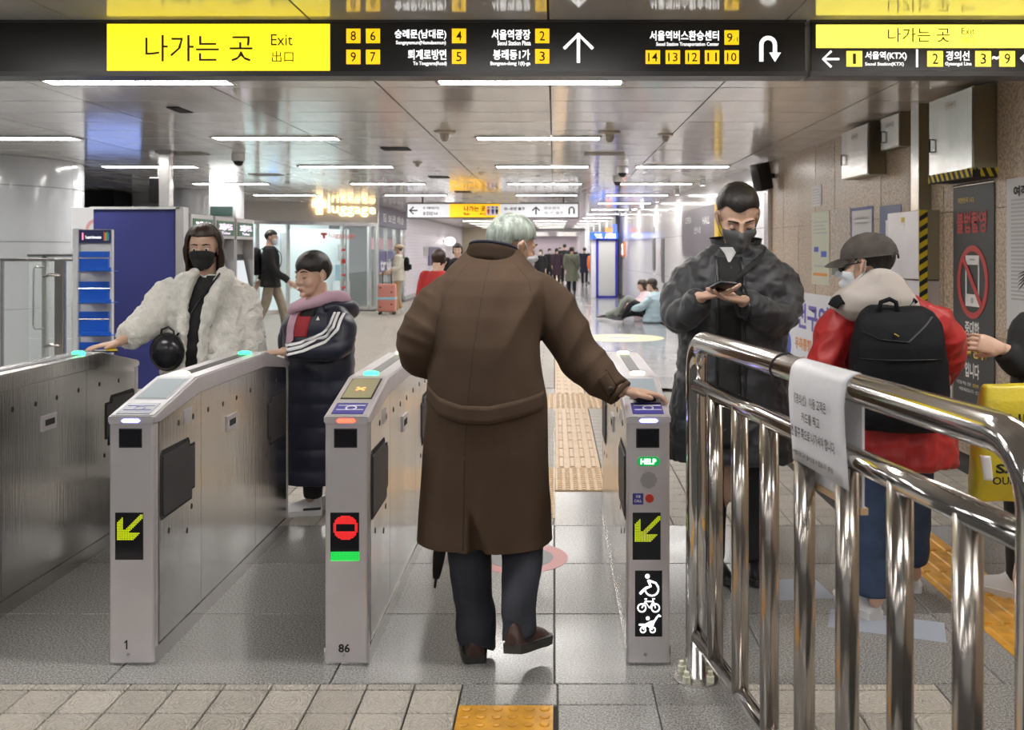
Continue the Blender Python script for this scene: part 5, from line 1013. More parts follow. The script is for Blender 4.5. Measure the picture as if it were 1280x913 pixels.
def oldfold(p, n):
    rg = lambda v: 1-2*abs(noise.noise(v))                              # sharp ridges
    k = .003*noise.noise(Vector((p.x*12, p.y*6, p.z*4)))
    px = CX+p.x/p.y*F; py = CY+(H-p.z)/p.y*F; st = lambda a, b, x: max(0, min(1, (x-a)/(b-a)))
    back = st(.1, -.3, n.y)
    k += .016*rg(Vector(((px-660)*.021+(py-380)*.010, (py-380)*.0022, 0)))*math.exp(-((px-648)/34)**2)*st(470, 400, py)*st(330, 370, py)*back   # drag folds from the raised arm
    k += .008*rg(Vector(((px-560)*.02-(py-400)*.008, (py-400)*.003, 5)))*math.exp(-((px-560)/28)**2)*st(480, 430, py)*st(340, 380, py)*back
    k += .015*rg(Vector(((px*.62+py*.45)*.033, (px*.45-py*.62)*.009, 2)))*st(680, 715, px)*(1-.55*st(720, 790, px))   # sleeve creases
    k += .011*rg(Vector(((py*.9-px*.5)*.03, (px*.9+py*.5)*.008, 8)))*st(552, 535, px)*st(480, 455, py)
    k += .011*rg(Vector((p.x*9+3, p.y*5, p.z*.9)))*st(515, 640, py)
    k += .007*noise.noise(Vector((p.x*16, 0, p.z*6)))*st(430, 465, py)*st(515, 495, py)
    if py > 550: k -= .008*st(582, 586, px)*st(640, 590, px)*back*st(550, 575, py)+.05*st(584, 590, px)*st(584+24*st(625, 693, py), 582+20*st(625, 693, py), px)*st(630, 690, py)*back
    return k
b = garment(rings, arms, .0075, oldfold, 3); bmesh.ops.bisect_plane(b, geom=b.verts[:]+b.edges[:]+b.faces[:], plane_co=P(605, 693, 3.26), plane_no=(.02, 0, 1), clear_inner=True); coat = obj('coat', b, COAT, old, True); bv = bvh(coat); S_ = lambda px, py, Y=2.6: Vector((P(px, py, 3.4).x, Y, P(px, py, 3.4).z))
seam(bv, [S_(611, 322), S_(602, 380), S_(594, 440), S_(588, 500), S_(585, 560)], (0, 1, 0), .0022, 'back_seam', COATD, coat, .5, -.0005)
seam(bv, [S_(585, 560), S_(584, 620), S_(583.5, 691)], (0, 1, 0), .003, 'vent_edge', COATD, coat, .5, .0)
seam(bv, [S_(585, 325), S_(560, 360), S_(548, 400), S_(541, 440)], (0, 1, 0), .0022, 'left_raglan_seam', COATD, coat, .5, -.0005); seam(bv, [S_(641, 328), S_(660, 350), S_(672, 390), S_(674, 432)], (0, 1, 0), .0022, 'right_raglan_seam', COATD, coat, .5, -.0005)
band(bv, [S_(534, 488), S_(552, 503), S_(580, 511), S_(615, 512), S_(650, 505), S_(680, 498)], .058, (0, 1, 0), 'belt', COAT, coat, .017)
seam(bv, [S_(534, 498), S_(552, 513), S_(580, 521), S_(615, 522), S_(650, 515), S_(680, 508)], (0, 1, 0), .0025, 'belt_edge', COATD, coat, .5, .004)
# collar
b = BM(); cr = []
for k, (dz, gr) in enumerate(((-.052, 1.24), (-.03, 1.16), (-.005, 1.04), (.012, .97), (.012, .90))):
    cr.append([Vector((P(617, 318, 3.615).x+(.098*gr)*math.cos(t), 3.615+.092*gr*math.sin(t)+(.0), P(617, 318, 3.615).z+dz+.008-.020*math.sin(t)-.010*math.cos(t))) for t in [2*PI*i/40 for i in range(40)]])
loft(b, cr, False); bmesh.ops.solidify(b, geom=b.faces[:], thickness=.007); obj('collar', b, COAT, coat, True)
b = BM(); tube(b, [v+Vector((0, 0, .006)) for v in cr[4]]+[cr[4][0]+Vector((0, 0, .006))], .006, 8); obj('collar_lining', b, mat('navy lining', (.01, .012, .03), .8), coat, True)
# cuff strap with button, sleeve opening
c0 = P(765, 489, 3.405); up = (P(782, 503, 3.435)-P(757, 480, 3.46)).normalized(); bvr = (0, 1, 0)
band(bv, [S_(753, 468), S_(762, 484), S_(768, 496)], .042, (0, 1, 0), 'cuff_strap', COAT, coat, .007, axis=(.8, 0, .6)); seam(bv, [S_(747, 474), S_(757, 492), S_(763, 499), S_(774, 491), S_(770, 482), S_(757, 462)], (0, 1, 0), .0018, 'strap_edge', COATD, coat, .5, .004)
h = bv.ray_cast(S_(763, 486), (0, 1, 0)); b = BM(); ball(b, (0, 0, 0), (.0115, .005, .0115), 16); b.transform(Matrix.Translation(h[0]+Vector((0, -.009, 0)))); obj('button', b, mat('dark horn button', (.02, .012, .01), .3), coat, True)
b = BM(); q = P(775.5, 492, 3.417); axis = (P(782, 503, 3.435)-P(757, 480, 3.46)).normalized(); tube(b, [q-axis*.012, q, q+axis*.004], [.052, .0535, .050], 24); obj('cuff_hem', b, COAT, coat, True)
# trousers, shoes
b = garment(None, [([P(588, 640, 3.44), P(587, 700, 3.42), P(592, 750, 3.41), P(597, 798, 3.38), P(597, 806, 3.375)], [.085, .078, .070, .066, .062]), ([P(652, 640, 3.44), P(653, 700, 3.37), P(649, 745, 3.29), P(647, 790, 3.235), P(647, 797, 3.228)], [.085, .074, .062, .055, .053])], .007, lambda p, n: .007*noise.noise(Vector((p.x*16, p.y*10, p.z*15)))*(1.5 if p.z < .2 else .6), 2, [(P(620, 600, 3.44), (.16, .12, .1))])
obj('trousers', b, TROU, old, True)
shoe(old, Vector((P(594, 831, 3.315).x, 3.315, 0)), .12, LEATH, SOLE, .285, 0, .104, None, .082)
shoe(old, P(640, 818, 3.16), -.42, LEATH, SOLE, .275, -.22, .104, None, .082, -.12)
# folded umbrella held in front of him, its tip below the hem
t = thing('umbrella', 'folded black umbrella whose tip hangs below the brown coat', 'umbrella', P(543.5, 735, 3.70)); u0, u1 = P(543.5, 735, 3.70), Vector((-.345, 3.70, 1.0)); v = (u1-u0)
b = BM(); tube(b, [u0, u0+v*.045], [.005, .006], 10); obj('tip', b, DARK, t, True); b = BM(); tube(b, limb([u0+v*.04, u0+v*.06, u0+v*.2, u0+v*.6, u0+v*.8], [.008, .016, .026, .030, .018])[0], limb([u0+v*.04, u0+v*.06, u0+v*.2, u0+v*.6, u0+v*.8], [.008, .016, .026, .030, .018])[1], 14); obj('folded_canopy', b, BLACK, t, True); b = BM(); tube(b, [u0+v*.8, u0+v*1.03], .008, 10); obj('handle', b, DARK, t, True)
b = bbox(-.038, .038, -.026, .026, -.006, .006, .004, 2); t = thing('wallet', 'dark wallet pressed on the card reader under the hand of the elderly man', 'wallet', (.322, 3.435, .893)); b.transform(Matrix.Translation((.322, 3.435, .905)) @ Euler((.21, 0, .3)).to_matrix().to_4x4()); obj('cover', b, DARK, t, 'auto'); b = bbox(-.039, .039, -.002, .002, -.0065, .0065); b.transform(Matrix.Translation((.322, 3.435, .905)) @ Euler((.21, 0, .3)).to_matrix().to_4x4()); obj('fold_seam', b, mat('worn leather edge', (.05, .045, .045), .5), t)
# ================================================================== MAN LOOKING AT HIS PHONE
def core_for(pel, chest, neck, feet, arms):
    t = [([pel, chest, neck], [.085, .085, .05])]+[([pel+Vector((f.x-pel.x, 0, 0))*.6, Vector((f.x, f.y, f.z+.08)).lerp(pel, .5), Vector((f.x, f.y, f.z+.08))], [.06, .05, .035]) for f in feet]
    return core_bm(t+[(a, [.04, .035, .03]) for a in arms])
PUFF = mat('charcoal padded nylon', (.030, .032, .038), .5, bump=.1, bscale=260, var=.15, vscale=12, sheen=.2); BLKC = mat('black cotton', (.012, .012, .013), .8, bump=.15, bscale=300); GREYM = mat('grey mask', (.10, .10, .105), .7); TEE = mat('white tee shirt', (.6, .6, .6), .7); PANT = mat('black trousers', (.012, .012, .014), .8, bump=.12, bscale=250)
def PZ(px, py, Y): return P(px, py, Y)
Mh = fr(P(922, 272, 4.2), PI, -.55, .03, 1.13); neck = P(921, 318, 4.26); hd = head_bm(Mh, neck, down=True); hb = hd.copy()
lw, rw_ = P(876, 371, 4.02), P(928, 376, 4.02)
hands = [hand_bm(lw, (.65, -.35, .12), (.1, -.2, .9), -1, (.12, .22, .18), (.75, .2), 1.05, arm=P(866, 384, 4.085)), hand_bm(rw_, (-.65, -.35, .12), (-.1, -.2, .9), 1, (.12, .22, .18), (.75, .2), 1.05, arm=P(946, 388, 4.085))]
e1, e2 = P(850, 390, 4.2), P(967, 392, 4.2)
man = person('dark haired man in a charcoal padded coat and grey mask reading his phone', [hd]+hands+[core_for(P(915, 520, 4.28), P(918, 390, 4.3), neck, [P(890, 700, 4.3), P(938, 700, 4.25)], [[P(868, 345, 4.3), e1, P(862, 378, 4.1)], [P(970, 348, 4.3), e2, P(945, 384, 4.1)]])])
obj('hair', hair_bm(Mh, .075, .035, -.05, .016, None, .02, 4.0, fringe=.006), HAIRB, man, True); obj('face_mask', mask_bm(Mh, hb, -.005, -.112, .006), GREYM, man, True); hb.free()
rp = ringpx
rings = [rp(834, 992, 570, 4.28, .21), rp(836, 990, 540, 4.28, .205), rp(842, 986, 500, 4.28, .195), rp(850, 981, 450, 4.28, .18), rp(852, 980, 400, 4.28, .17), rp(848, 988, 360, 4.28, .16), rp(852, 984, 342, 4.28, .145), rp(864, 974, 328, 4.27, .12), rp(880, 960, 316, 4.26, .09), rp(890, 952, 308, 4.26, .078)]
arms = [([P(876, 340, 4.29), P(860, 355, 4.27), P(849, 377, 4.23), P(850, 396, 4.16), P(864, 387, 4.08), P(874, 373, 4.035)], [.076, .08, .076, .068, .062, .050]), ([P(965, 343, 4.29), P(977, 358, 4.27), P(980, 382, 4.23), P(970, 400, 4.15), P(949, 391, 4.08), P(932, 378, 4.035)], [.076, .08, .076, .068, .062, .050])]
b = garment(rings, arms, .008, lambda p, n: .005*(abs(math.sin(PI*p.z/.1))**.5-.6)+.009*(1-2*abs(noise.noise(Vector((p.x*9+4, p.y*9, p.z*15)))))+.006*(1-2*abs(noise.noise(p*24))), 5); coat = obj('padded_coat', b, PUFF, man, True); bv = bvh(coat); S4 = lambda px, py: Vector((P(px, py, 4.1).x, 3.0, P(px, py, 4.1).z))
band(bv, [S4(913, 322), S4(914, 360), S4(912, 400), S4(911, 470), S4(910, 560)], .10, (0, 1, 0), 'open_front', BLKC, coat, .004, axis=(1, 0, 0))
band(bv, [S4(916, 309), S4(916, 317), S4(914, 328)], .085, (0, 1, 0), 'tee_shirt', TEE, coat, .007, axis=(1, 0, 0), taper=.95)
band(bv, [S4(962, 316), S4(945, 330), S4(925, 345), S4(905, 362)], .075, (0, 1, 0), 'bag_strap', BLKC, coat, .012, axis=(.55, 0, .83))
for pts in ([(898, 320), (899, 380), (896, 450), (893, 560)], [(930, 322), (931, 380), (930, 450), (932, 560)]): seam(bv, [S4(*q) for q in pts], (0, 1, 0), .006, 'zip_edge', DARK, coat, .6, .004)
b = BM(); cr = []                                                        # stand-up collar, open at the throat
for dz, g in ((-.045, 1.12), (-.02, 1.02), (.012, 1.02), (.035, 1.08)): cr.append([Vector((P(920, 305, 4.26).x+.108*g*math.cos(t), 4.265+.10*g*math.sin(t), P(920, 308, 4.26).z+dz+.012*math.sin(t))) for t in [-PI/2+.6+(2*PI-1.2)*i/36 for i in range(37)]])
vs = [[b.verts.new(p) for p in r] for r in cr]
for i in range(3):
    for k in range(36): b.faces.new((vs[i][k], vs[i][k+1], vs[i+1][k+1], vs[i+1][k]))
bmesh.ops.solidify(b, geom=b.faces[:], thickness=.018); obj('collar', b, PUFF, coat, True)
b = garment(None, [([P(890, 500, 4.3), P(889, 600, 4.3), P(889, 700, 4.3)], [.09, .075, .062]), ([P(938, 500, 4.28), P(939, 600, 4.26), P(939, 700, 4.25)], [.09, .075, .062])], .012, wool(.006), 2, [(P(915, 500, 4.28), (.16, .11, .09))]); obj('trousers', b, PANT, man, True)
for px, Y in ((889, 4.35), (939, 4.33)): shoe(man, Vector((P(px, 700, Y).x, Y, 0)), PI+(.1 if px < 900 else -.1), DARK, SOLE, .28)
t = thing('mobile_phone', 'black mobile phone held in the hands of the man in the charcoal coat', 'phone', P(901, 363, 3.93)); b = bbox(-.038, .038, -.078, .078, -.0045, .0045, .004, 2); Mp = Matrix.Translation(P(902, 357, 3.92)+Vector((0, .0, -.004))) @ Euler((-.22, .08, .2)).to_matrix().to_4x4(); b.transform(Mp); obj('case', b, DARK, t, 'auto'); b = bbox(-.034, .034, -.072, .072, .0045, .0055); b.transform(Mp); obj('screen', b, glow('phone screen', (.5, .55, .6), .5), t)
# ================================================================== PERSON IN THE RED JACKET
REDJ = mat('red nylon jacket', (.40, .012, .012), .5, bump=.12, bscale=200, var=.15, vscale=9, sheen=.1); HOOD = mat('pale grey fleece hood', (.44, .40, .37), .85, bump=.3, bscale=350); JEAN = mat('blue denim', (.030, .055, .115), .8, bump=.2, bscale=500, var=.3, vscale=10); WSH = mat('white trainer', (.66, .65, .66), .5); PACK = mat('black backpack nylon', (.007, .0075, .010), .75, spec=.2, bump=.3, bscale=240, var=.3, vscale=14); CAPG = mat('grey washed cap', (.17, .15, .135), .85, bump=.3, bscale=300, var=.25, vscale=18)
Yr = 3.8; Mh = fr(P(1083, 331, Yr), 1.0, -.12, 0, 1.0); neck = P(1093, 372, Yr); hd = head_bm(Mh, neck); hb = hd.copy()
la, ra = P(1052, 500, 3.85), P(1160, 478, 4.0)
hands = [hand_bm(la, (.1, .6, -.5), (.8, .2, 0), 1, (.4, .5, .4), arm=P(1046, 480, 3.83)), hand_bm(ra, (-.6, .6, -.1), (-.2, 0, -.9), -1, (.5, .6, .5), arm=P(1172, 470, 3.97))]
F1, F2 = G(1094, 776), G(1142, 742); F1.z = F2.z = 0
red = person('person in a red jacket, grey cap and black backpack facing the wall notices', [hd]+hands+[core_for(P(1118, 560, 3.8), P(1112, 420, 3.82), neck, [F1, F2], [[P(1062, 400, 3.82), P(1032, 452, 3.8), P(1046, 480, 3.83)], [P(1160, 402, 3.82), P(1188, 448, 3.86), P(1172, 470, 3.97)]])])
obj('hair', hair_bm(Mh, .045, -.01, -.075, .008, None, .012, 2.0), HAIRB, red, True); obj('face_mask', mask_bm(Mh, hb), MASKW, red, True); hb.free()
b = BM(); C = lambda x, y, z: Mh @ Vector((x, y, z))
rr = []
for th in [.05+.30*i for i in range(6)]: rr.append([C(.094*math.sin(th)*math.cos(t)*(1+.02*math.cos(6*t)), -.014+.113*math.sin(th)*math.sin(t), .036+.092*math.cos(th)) for t in [2*PI*k/36 for k in range(36)]])
rr.append([p+(p-C(0, -.014, .03))*.0+Mh.to_3x3() @ Vector((0, 0, -.012)) for p in rr[-1]]); loft(b, rr[::1], False); b.faces.new([b.verts[0]] if False else [v for v in list(b.verts)[:36]]); bmesh.ops.solidify(b, geom=b.faces[:], thickness=.004); cap = obj('cap', b, CAPG, red, True)
b = BM(); g = []
for j in range(6):
    f = j/5; g.append([C(.078*math.sin(a)*(1-.06*f), -.014+.106*math.cos(a)+.075*f*max(0, math.cos(a))**.7, .035-.022*f*f-.03*abs(math.sin(a))*.6) for a in [-1.15+2.3*i/14 for i in range(15)]])
vs = [[b.verts.new(p) for p in r] for r in g]; [b.faces.new((vs[i][k], vs[i][k+1], vs[i+1][k+1], vs[i+1][k])) for i in range(5) for k in range(14)]; bmesh.ops.solidify(b, geom=b.faces[:], thickness=.004); obj('brim', b, CAPG, cap, True)
b = BM(); tube(b, [C(.05*math.cos(a), -.124+.01*abs(math.cos(a)), .012+.028*math.sin(a)) for a in [PI*i/10 for i in range(11)]], .004, 6); obj('strap_opening', b, BLACK, cap, True)
b = BM()
for s in (-1, 1): ball(b, C(s*.033, .092, .0), (.026, .012, .02), 12, Mh.to_3x3().normalized()); tube(b, [C(s*.055, .085, .005), C(s*.08, .03, .008), C(s*.08, -.01, .01)], .003, 6)
obj('sunglasses', b, DARK, red, True)
rings = [rp(1060, 1190, 575, 3.8, .175), rp(1062, 1188, 555, 3.8, .172), rp(1060, 1182, 510, 3.8, .155), rp(1058, 1176, 460, 3.81, .15), rp(1056, 1170, 420, 3.82, .145), rp(1058, 1168, 398, 3.83, .13), rp(1068, 1156, 383, 3.83, .11), rp(1080, 1140, 372, 3.82, .085)]
arms = [([P(1074, 395, 3.83), P(1056, 402, 3.82), P(1040, 425, 3.81), P(1033, 452, 3.79), P(1040, 472, 3.80), P(1048, 488, 3.83)], [.062, .070, .068, .062, .056, .050]), ([P(1150, 395, 3.83), P(1168, 405, 3.83), P(1182, 425, 3.84), P(1186, 446, 3.86), P(1178, 462, 3.93), P(1168, 472, 3.98)], [.062, .068, .064, .060, .056, .050])]
b = garment(rings, arms, .008, lambda p, n: .016*(1-2*abs(noise.noise(Vector((p.x*9+1, p.y*9, p.z*6)))))*.8+.008*(1-2*abs(noise.noise(p*17))), 2); jk = obj('jacket', b, REDJ, red, True); bv = bvh(jk)
# hood lying on the shoulders
b = BM(); loft(b, [ell(P((x0+x1)/2, y, Y), (x1-x0)/2/F*Y, d, 0, 36, 2.1) for x0, x1, y, Y, d in ((1052, 1146, 397, 3.79, .10), (1041, 1149, 386, 3.785, .125), (1043, 1144, 374, 3.785, .13), (1054, 1134, 362, 3.785, .12), (1064, 1124, 351, 3.785, .105), (1074, 1116, 343, 3.785, .09), (1080, 1110, 339, 3.785, .07))]); b = fold(lump(b, .008, 2), lambda p, n: .012*(1-2*abs(noise.noise(Vector((p.x*6+.4, p.y*5, p.z*4)))))+.004*noise.noise(p*18)); obj('hood', b, HOOD, red, True)
b = garment(None, [([P(1096, 560, 3.8), P(1093, 640, 3.78), P(1092, 700, 3.75), P(1091, 745, 3.73)], [.098, .085, .072, .066]), ([P(1138, 560, 3.82), P(1138, 640, 3.9), P(1140, 700, 3.96)], [.095, .080, .068])], .01, lambda p, n: .006*noise.noise(Vector((p.x*14, p.y*9, p.z*14)))*(1.6 if p.z < .25 else .7), 2, [(P(1118, 560, 3.8), (.165, .12, .1))]); obj('jeans', b, JEAN, red, True)
u = shoe(red, Vector((F1.x+.005, F1.y, 0)), .30, WSH, WSH, .265, 0, .1, PWH, .085); b = BM(); fl_ = Face(F1+Vector((.055, .06, .06)), (.3, 1, 0), (0, 0, 1)); shoe(red, Vector((F2.x, F2.y, 0)), -.2, WSH, WSH, .265, 0, .1)
# backpack
bp_ = thing('backpack', 'black nylon backpack with a top handle worn over the red jacket', 'backpack', P(1122, 530, 3.6))
b = BM(); loft(b, [ell(P((x0+x1)/2, y, Y), (x1-x0)/2/F*Y, d, 0, 32, 3.2) for x0, x1, y, Y, d in ((1076, 1172, 536, 3.585, .07), (1068, 1180, 528, 3.585, .095), (1066, 1181, 500, 3.585, .105), (1066, 1180, 460, 3.585, .105), (1068, 1176, 430, 3.59, .10), (1072, 1172, 405, 3.61, .085), (1080, 1163, 390, 3.63, .065), (1088, 1152, 383, 3.65, .045))]); b = fold(lump(b, .008, 3), lambda p, n: .007*(1-2*abs(noise.noise(Vector((p.x*9, p.y*9, p.z*7+3))))))
pk = obj('bag_body', b, PACK, bp_, True); bvp = bvh(pk); S5 = lambda px, py: Vector((P(px, py, 3.5).x, 2.8, P(px, py, 3.5).z))
seam(bvp, [S5(1070, 449), S5(1120, 450), S5(1176, 449)], (0, 1, 0), .003, 'pocket_seam', DARK, bp_, .5, .002); seam(bvp, [S5(1135, 428), S5(1160, 408), S5(1172, 398)], (0, 1, 0), .005, 'zip', mat('zip tape', (.05, .05, .055), .5), bp_, .6, .003); seam(bvp, [S5(1073, 410), S5(1100, 425), S5(1135, 428)], (0, 1, 0), .003, 'flap_edge', DARK, bp_, .5, .003)
b = BM(); tube(b, [P(1098, 390, 3.58), P(1101, 378, 3.585), P(1112, 374, 3.59), P(1120, 378, 3.59), P(1122, 390, 3.58)], .009, 8); obj('top_handle', b, PACK, bp_, True)
for pts in ([(1084, 395), (1066, 380), (1048, 376), (1040, 385)], [(1152, 392), (1165, 380), (1172, 384)]):
    b = BM(); q = []
    for px, py in pts: h = bv.ray_cast(S5(px, py), (0, 1, 0)); q.append((h[0] if h[0] else P(px, py, 3.74))+Vector((0, -.01, .005)))
    tube(b, limb(q, [.03]*len(q))[0], .028, 12, flat=.3); obj('shoulder_strap', b, PACK, bp_, True)
seam(bvp, [S5(1118, 418), S5(1123, 421)], (0, 1, 0), .005, 'logo_tag', mat('brass tag', (.45, .33, .05), .4, .5), bp_, .5, .004)
# ================================================================== PERSON AT THE EDGE WITH THE YELLOW BAG
Ye = 3.98; Mh = fr(P(1322, 335, Ye), 1.2, -.1, 0, 1.0); neck = P(1322, 378, Ye); hd = head_bm(Mh, neck); w1 = P(1252, 436, 3.93); w2 = P(1285, 500, 3.86)
hands = [hand_bm(w1, (-.9, .1, .25), (.1, .9, -.3), 1, (.45, .6, .4), (.3, .6), 1.0, arm=P(1268, 444, 3.94)), hand_bm(w2, (-.2, -.1, -.9), (-.6, .7, 0), 1, (.8, 1.1, .8), arm=P(1290, 480, 3.86))]
ed = person('person in a black coat reaching an arm out beside the wall banner', [hd]+hands+[core_for(P(1318, 560, Ye), P(1318, 420, Ye), neck, [G(1275, 752), G(1320, 748)], [[P(1292, 405, 3.98), P(1292, 458, 3.95), P(1268, 444, 3.94)], [P(1345, 400, 3.98), P(1320, 470, 3.88), P(1290, 480, 3.86)]])])
obj('hair', hair_bm(Mh, .05, -.02, -.06, .014, lambda ph, cy: .14 if cy < .35 else 0, .02, 3.0), HAIRB, ed, True)
b = BM()
for k in range(5): tube(b, [P(1292, 336+3*k, 3.97), P(1282, 339+3*k, 3.95), P(1273-k % 2, 343+5*k, 3.94)], [.006, .004, .001], 6)
obj('loose_strands', b, HAIRB, ed, True)
rings = [rp(1264, 1372, 620, Ye, .17), rp(1264, 1372, 560, Ye, .165), rp(1268, 1370, 480, Ye, .15), rp(1268, 1372, 420, Ye, .14), rp(1280, 1362, 395, Ye, .12), rp(1295, 1345, 380, Ye, .08)]
b = garment(rings, [([P(1296, 402, 3.98), P(1284, 420, 3.97), P(1282, 448, 3.95), P(1270, 452, 3.94), P(1256, 439, 3.93)], [.075, .078, .072, .062, .044]), ([P(1345, 402, 3.98), P(1345, 440, 3.93), P(1320, 470, 3.88), P(1292, 487, 3.86)], [.075, .072, .062, .048])], .01, wool(.010, 4), 2); obj('coat', b, BLKC, ed, True)
b = garment(None, [([P(1282, 600, 3.98), P(1280, 680, 3.97), P(1277, 735, 3.97)], [.085, .075, .06]), ([P(1325, 600, 3.98), P(1325, 735, 3.98)], [.085, .06])], .012, wool(.006), 2); obj('trousers', b, PANT, ed, True)
shoe(ed, G(1285, 752), .75, WSH, WSH, .25, 0, .095); shoe(ed, G(1325, 748), .6, WSH, WSH, .25, 0, .095)
yb = thing('shopping_bag', 'yellow shopping bag printed SAVE OUR LIFE carried by the person in black', 'bag', P(1254, 622, 3.72)); YB = mat('yellow plastic bag', (.60, .48, .03), .38, bump=.5, bscale=22); Yb = 3.72
b = BM(); loft(b, [ell(P((x0+x1)/2, y, Yb), (x1-x0)/2/F*Yb, d, 0, 32, 4) for x0, x1, y, d in ((1216, 1300, 622, .05), (1216, 1302, 600, .07), (1220, 1300, 550, .065), (1226, 1298, 500, .045), (1230, 1296, 482, .02))]); b = fold(lump(b, .007, 2), lambda p, n: .009*(1-2*abs(noise.noise(Vector((p.x*7, p.y*5, p.z*5)))))); bg = obj('bag_body', b, YB, yb, True); bvb = bvh(bg)
for dx in (0, .0): b = BM(); tube(b, [P(1244, 486, Yb), P(1262, 480, Yb+.04), P(1282, 503, 3.83), P(1286, 500, Yb+.05), P(1288, 486, Yb)], .008, 8, flat=.4); obj('handle', b, YB, yb, True)
def wrap_text(bvx, s, x0, x1, z0, z1, y0, m, parent, off=.0):
    """print laid on a curved front (rays along +y)"""
    me = text_mesh(s, off); co = [v.co for v in me.vertices]; a0, a1 = min(c.x for c in co), max(c.x for c in co); c0, c1 = min(c.y for c in co), max(c.y for c in co); bm = BM(); bm.from_mesh(me); bpy.data.meshes.remove(me)
    bmesh.ops.subdivide_edges(bm, edges=[e for e in bm.edges if e.calc_length() > .15], cuts=1)
    for v in bm.verts:
        p = Vector((x0+(v.co.x-a0)/(a1-a0)*(x1-x0), y0, z0+(v.co.y-c0)/(c1-c0)*(z1-z0))); h = bvx.ray_cast(p, (0, 1, 0)); v.co = (h[0] if h[0] else p)+Vector((0, -.004, 0))
    return obj('lettering', bm, m, parent)
Q_ = lambda px, py: P(px, py, Yb-.06); T_ = lambda s, x0, y0, x1, y1, m, o=.02: wrap_text(bvb, s, Q_(x0, 0).x, Q_(x1, 0).x, Q_(0, y1).z, Q_(0, y0).z, 3.0, m, yb, o)
T_('SAVE', 1242, 579, 1298, 591, BTXK, .04); T_('OUR LIFE', 1238, 595, 1296, 605, BTXK, .02); T_('LIFE', 1262, 518, 1300, 527, BTXK, .01)
band(bvb, [Vector((Q_(1244, 0).x, 3.0, Q_(0, 498).z)), Vector((Q_(1240, 0).x, 3.0, Q_(0, 515).z))], .07, (0, 1, 0), 'white_print', WHITE, yb, .003, axis=(1, 0, 0)); band(bvb, [Vector((Q_(1232, 0).x, 3.0, Q_(0, 570).z)), Vector((Q_(1234, 0).x, 3.0, Q_(0, 600).z))], .03, (0, 1, 0), 'white_print', WHITE, yb, .003, axis=(1, 0, 0))
# ================================================================== WOMAN IN THE WHITE FUR COAT
FUR = mat('white faux fur', (.84, .82, .77), .95, bump=1.0, bscale=130, var=.12, vscale=25, sheen=.4); Yw = 5.12
Mh = fr(P(255, 311, 5.1), PI+.12, -.10, .0, 1.0); neck = P(256, 352, 5.14); hd = head_bm(Mh, neck); hb = hd.copy(); w1 = P(147, 429, 4.76)
hands = [hand_bm(w1, (-.45, -.5, -.06), (0, 0, -1), 1, (.06, .15, .12), (.5, .08), .92, arm=P(167, 417, 4.86)), hand_bm(P(308, 490, 5.08), (0, 0, -1), (-1, 0, 0), 1, arm=P(308, 470, 5.08))]
wo = person('woman in a white fur coat and black mask tapping a card at the gate', [hd]+hands+[core_for(P(258, 500, Yw), P(258, 400, Yw), neck, [P(240, 640, Yw), P(280, 640, Yw)], [[P(212, 362, 5.12), P(182, 402, 4.95), P(160, 426, 4.82)], [P(302, 362, 5.12), P(312, 425, 5.12), P(308, 470, 5.08)]])])
obj('hair', hair_bm(Mh, .078, .0, -.06, .018, lambda ph, cy: (.17 if cy < .32 else 0), .014, 6.0, 96, 22, part=.012, wide=1.08), HAIRR, wo, True); obj('face_mask', mask_bm(Mh, hb, -.0, -.108, .006), BLKC, wo, True); hb.free()
furf = lambda p, n: .010*noise.noise(p*22)+.008*noise.noise(p*48)+.012*noise.noise(Vector((p.x*7, p.y*7, p.z*4)))
rings = [rp(204, 328, 590, Yw, .19), rp(204, 326, 520, Yw, .185), rp(205, 322, 460, Yw, .175), rp(206, 316, 410, Yw, .165), rp(204, 314, 375, Yw, .15), rp(210, 308, 357, Yw, .125), rp(228, 290, 344, Yw, .095)]
b = garment(rings, [([P(222, 362, 5.12), P(208, 372, 5.08), P(192, 394, 5.0), P(174, 412, 4.88), P(158, 424, 4.80)], [.078, .09, .09, .082, .066]), ([P(296, 362, 5.12), P(306, 380, 5.12), P(311, 430, 5.12), P(308, 480, 5.08)], [.072, .084, .085, .072])], .0085, furf, 6); coat = obj('fur_coat', b, FUR, wo, True); bv = bvh(coat); S6 = lambda px, py: Vector((P(px, py, 4.95).x, 3.9, P(px, py, 4.95).z))
band(bv, [S6(254, 340), S6(248, 365), S6(242, 400), S6(238, 440), S6(236, 500), S6(236, 580)], .085, (0, 1, 0), 'black_dress', BLKC, wo, .006, axis=(1, 0, 0))
for pts, r in (([P(246, 338, 5.02), P(232, 352, 4.97), P(229, 390, 4.94), P(226, 440, 4.93), P(224, 520, 4.92)], [.03, .042, .034, .03, .03]), ([P(276, 338, 5.02), P(284, 348, 4.99), P(270, 372, 4.955), P(256, 410, 4.94), P(252, 460, 4.93), P(251, 520, 4.92)], [.03, .045, .045, .034, .03, .03])):
    b = BM(); p_, r_ = limb(pts, r, 20); tube(b, p_, r_, 14, flat=.7); b = fold(lump(b, .008, 1), furf); obj('fur_lapel', b, FUR, coat, True)
b = BM(); ball(b, P(256, 350, 5.22), (.16, .09, .06), 20); b = fold(lump(b, .009, 1), furf); obj('fur_collar', b, FUR, coat, True)
for px, py in ((262, 407), (264, 439)): b = BM(); h = bv.ray_cast(S6(px, py), (0, 1, 0)); ball(b, (h[0] or P(px, py, 4.94))+Vector((0, -.012, 0)), (.013, .006, .013), 12); obj('button', b, mat('cream button', (.45, .42, .36), .4), coat, True)
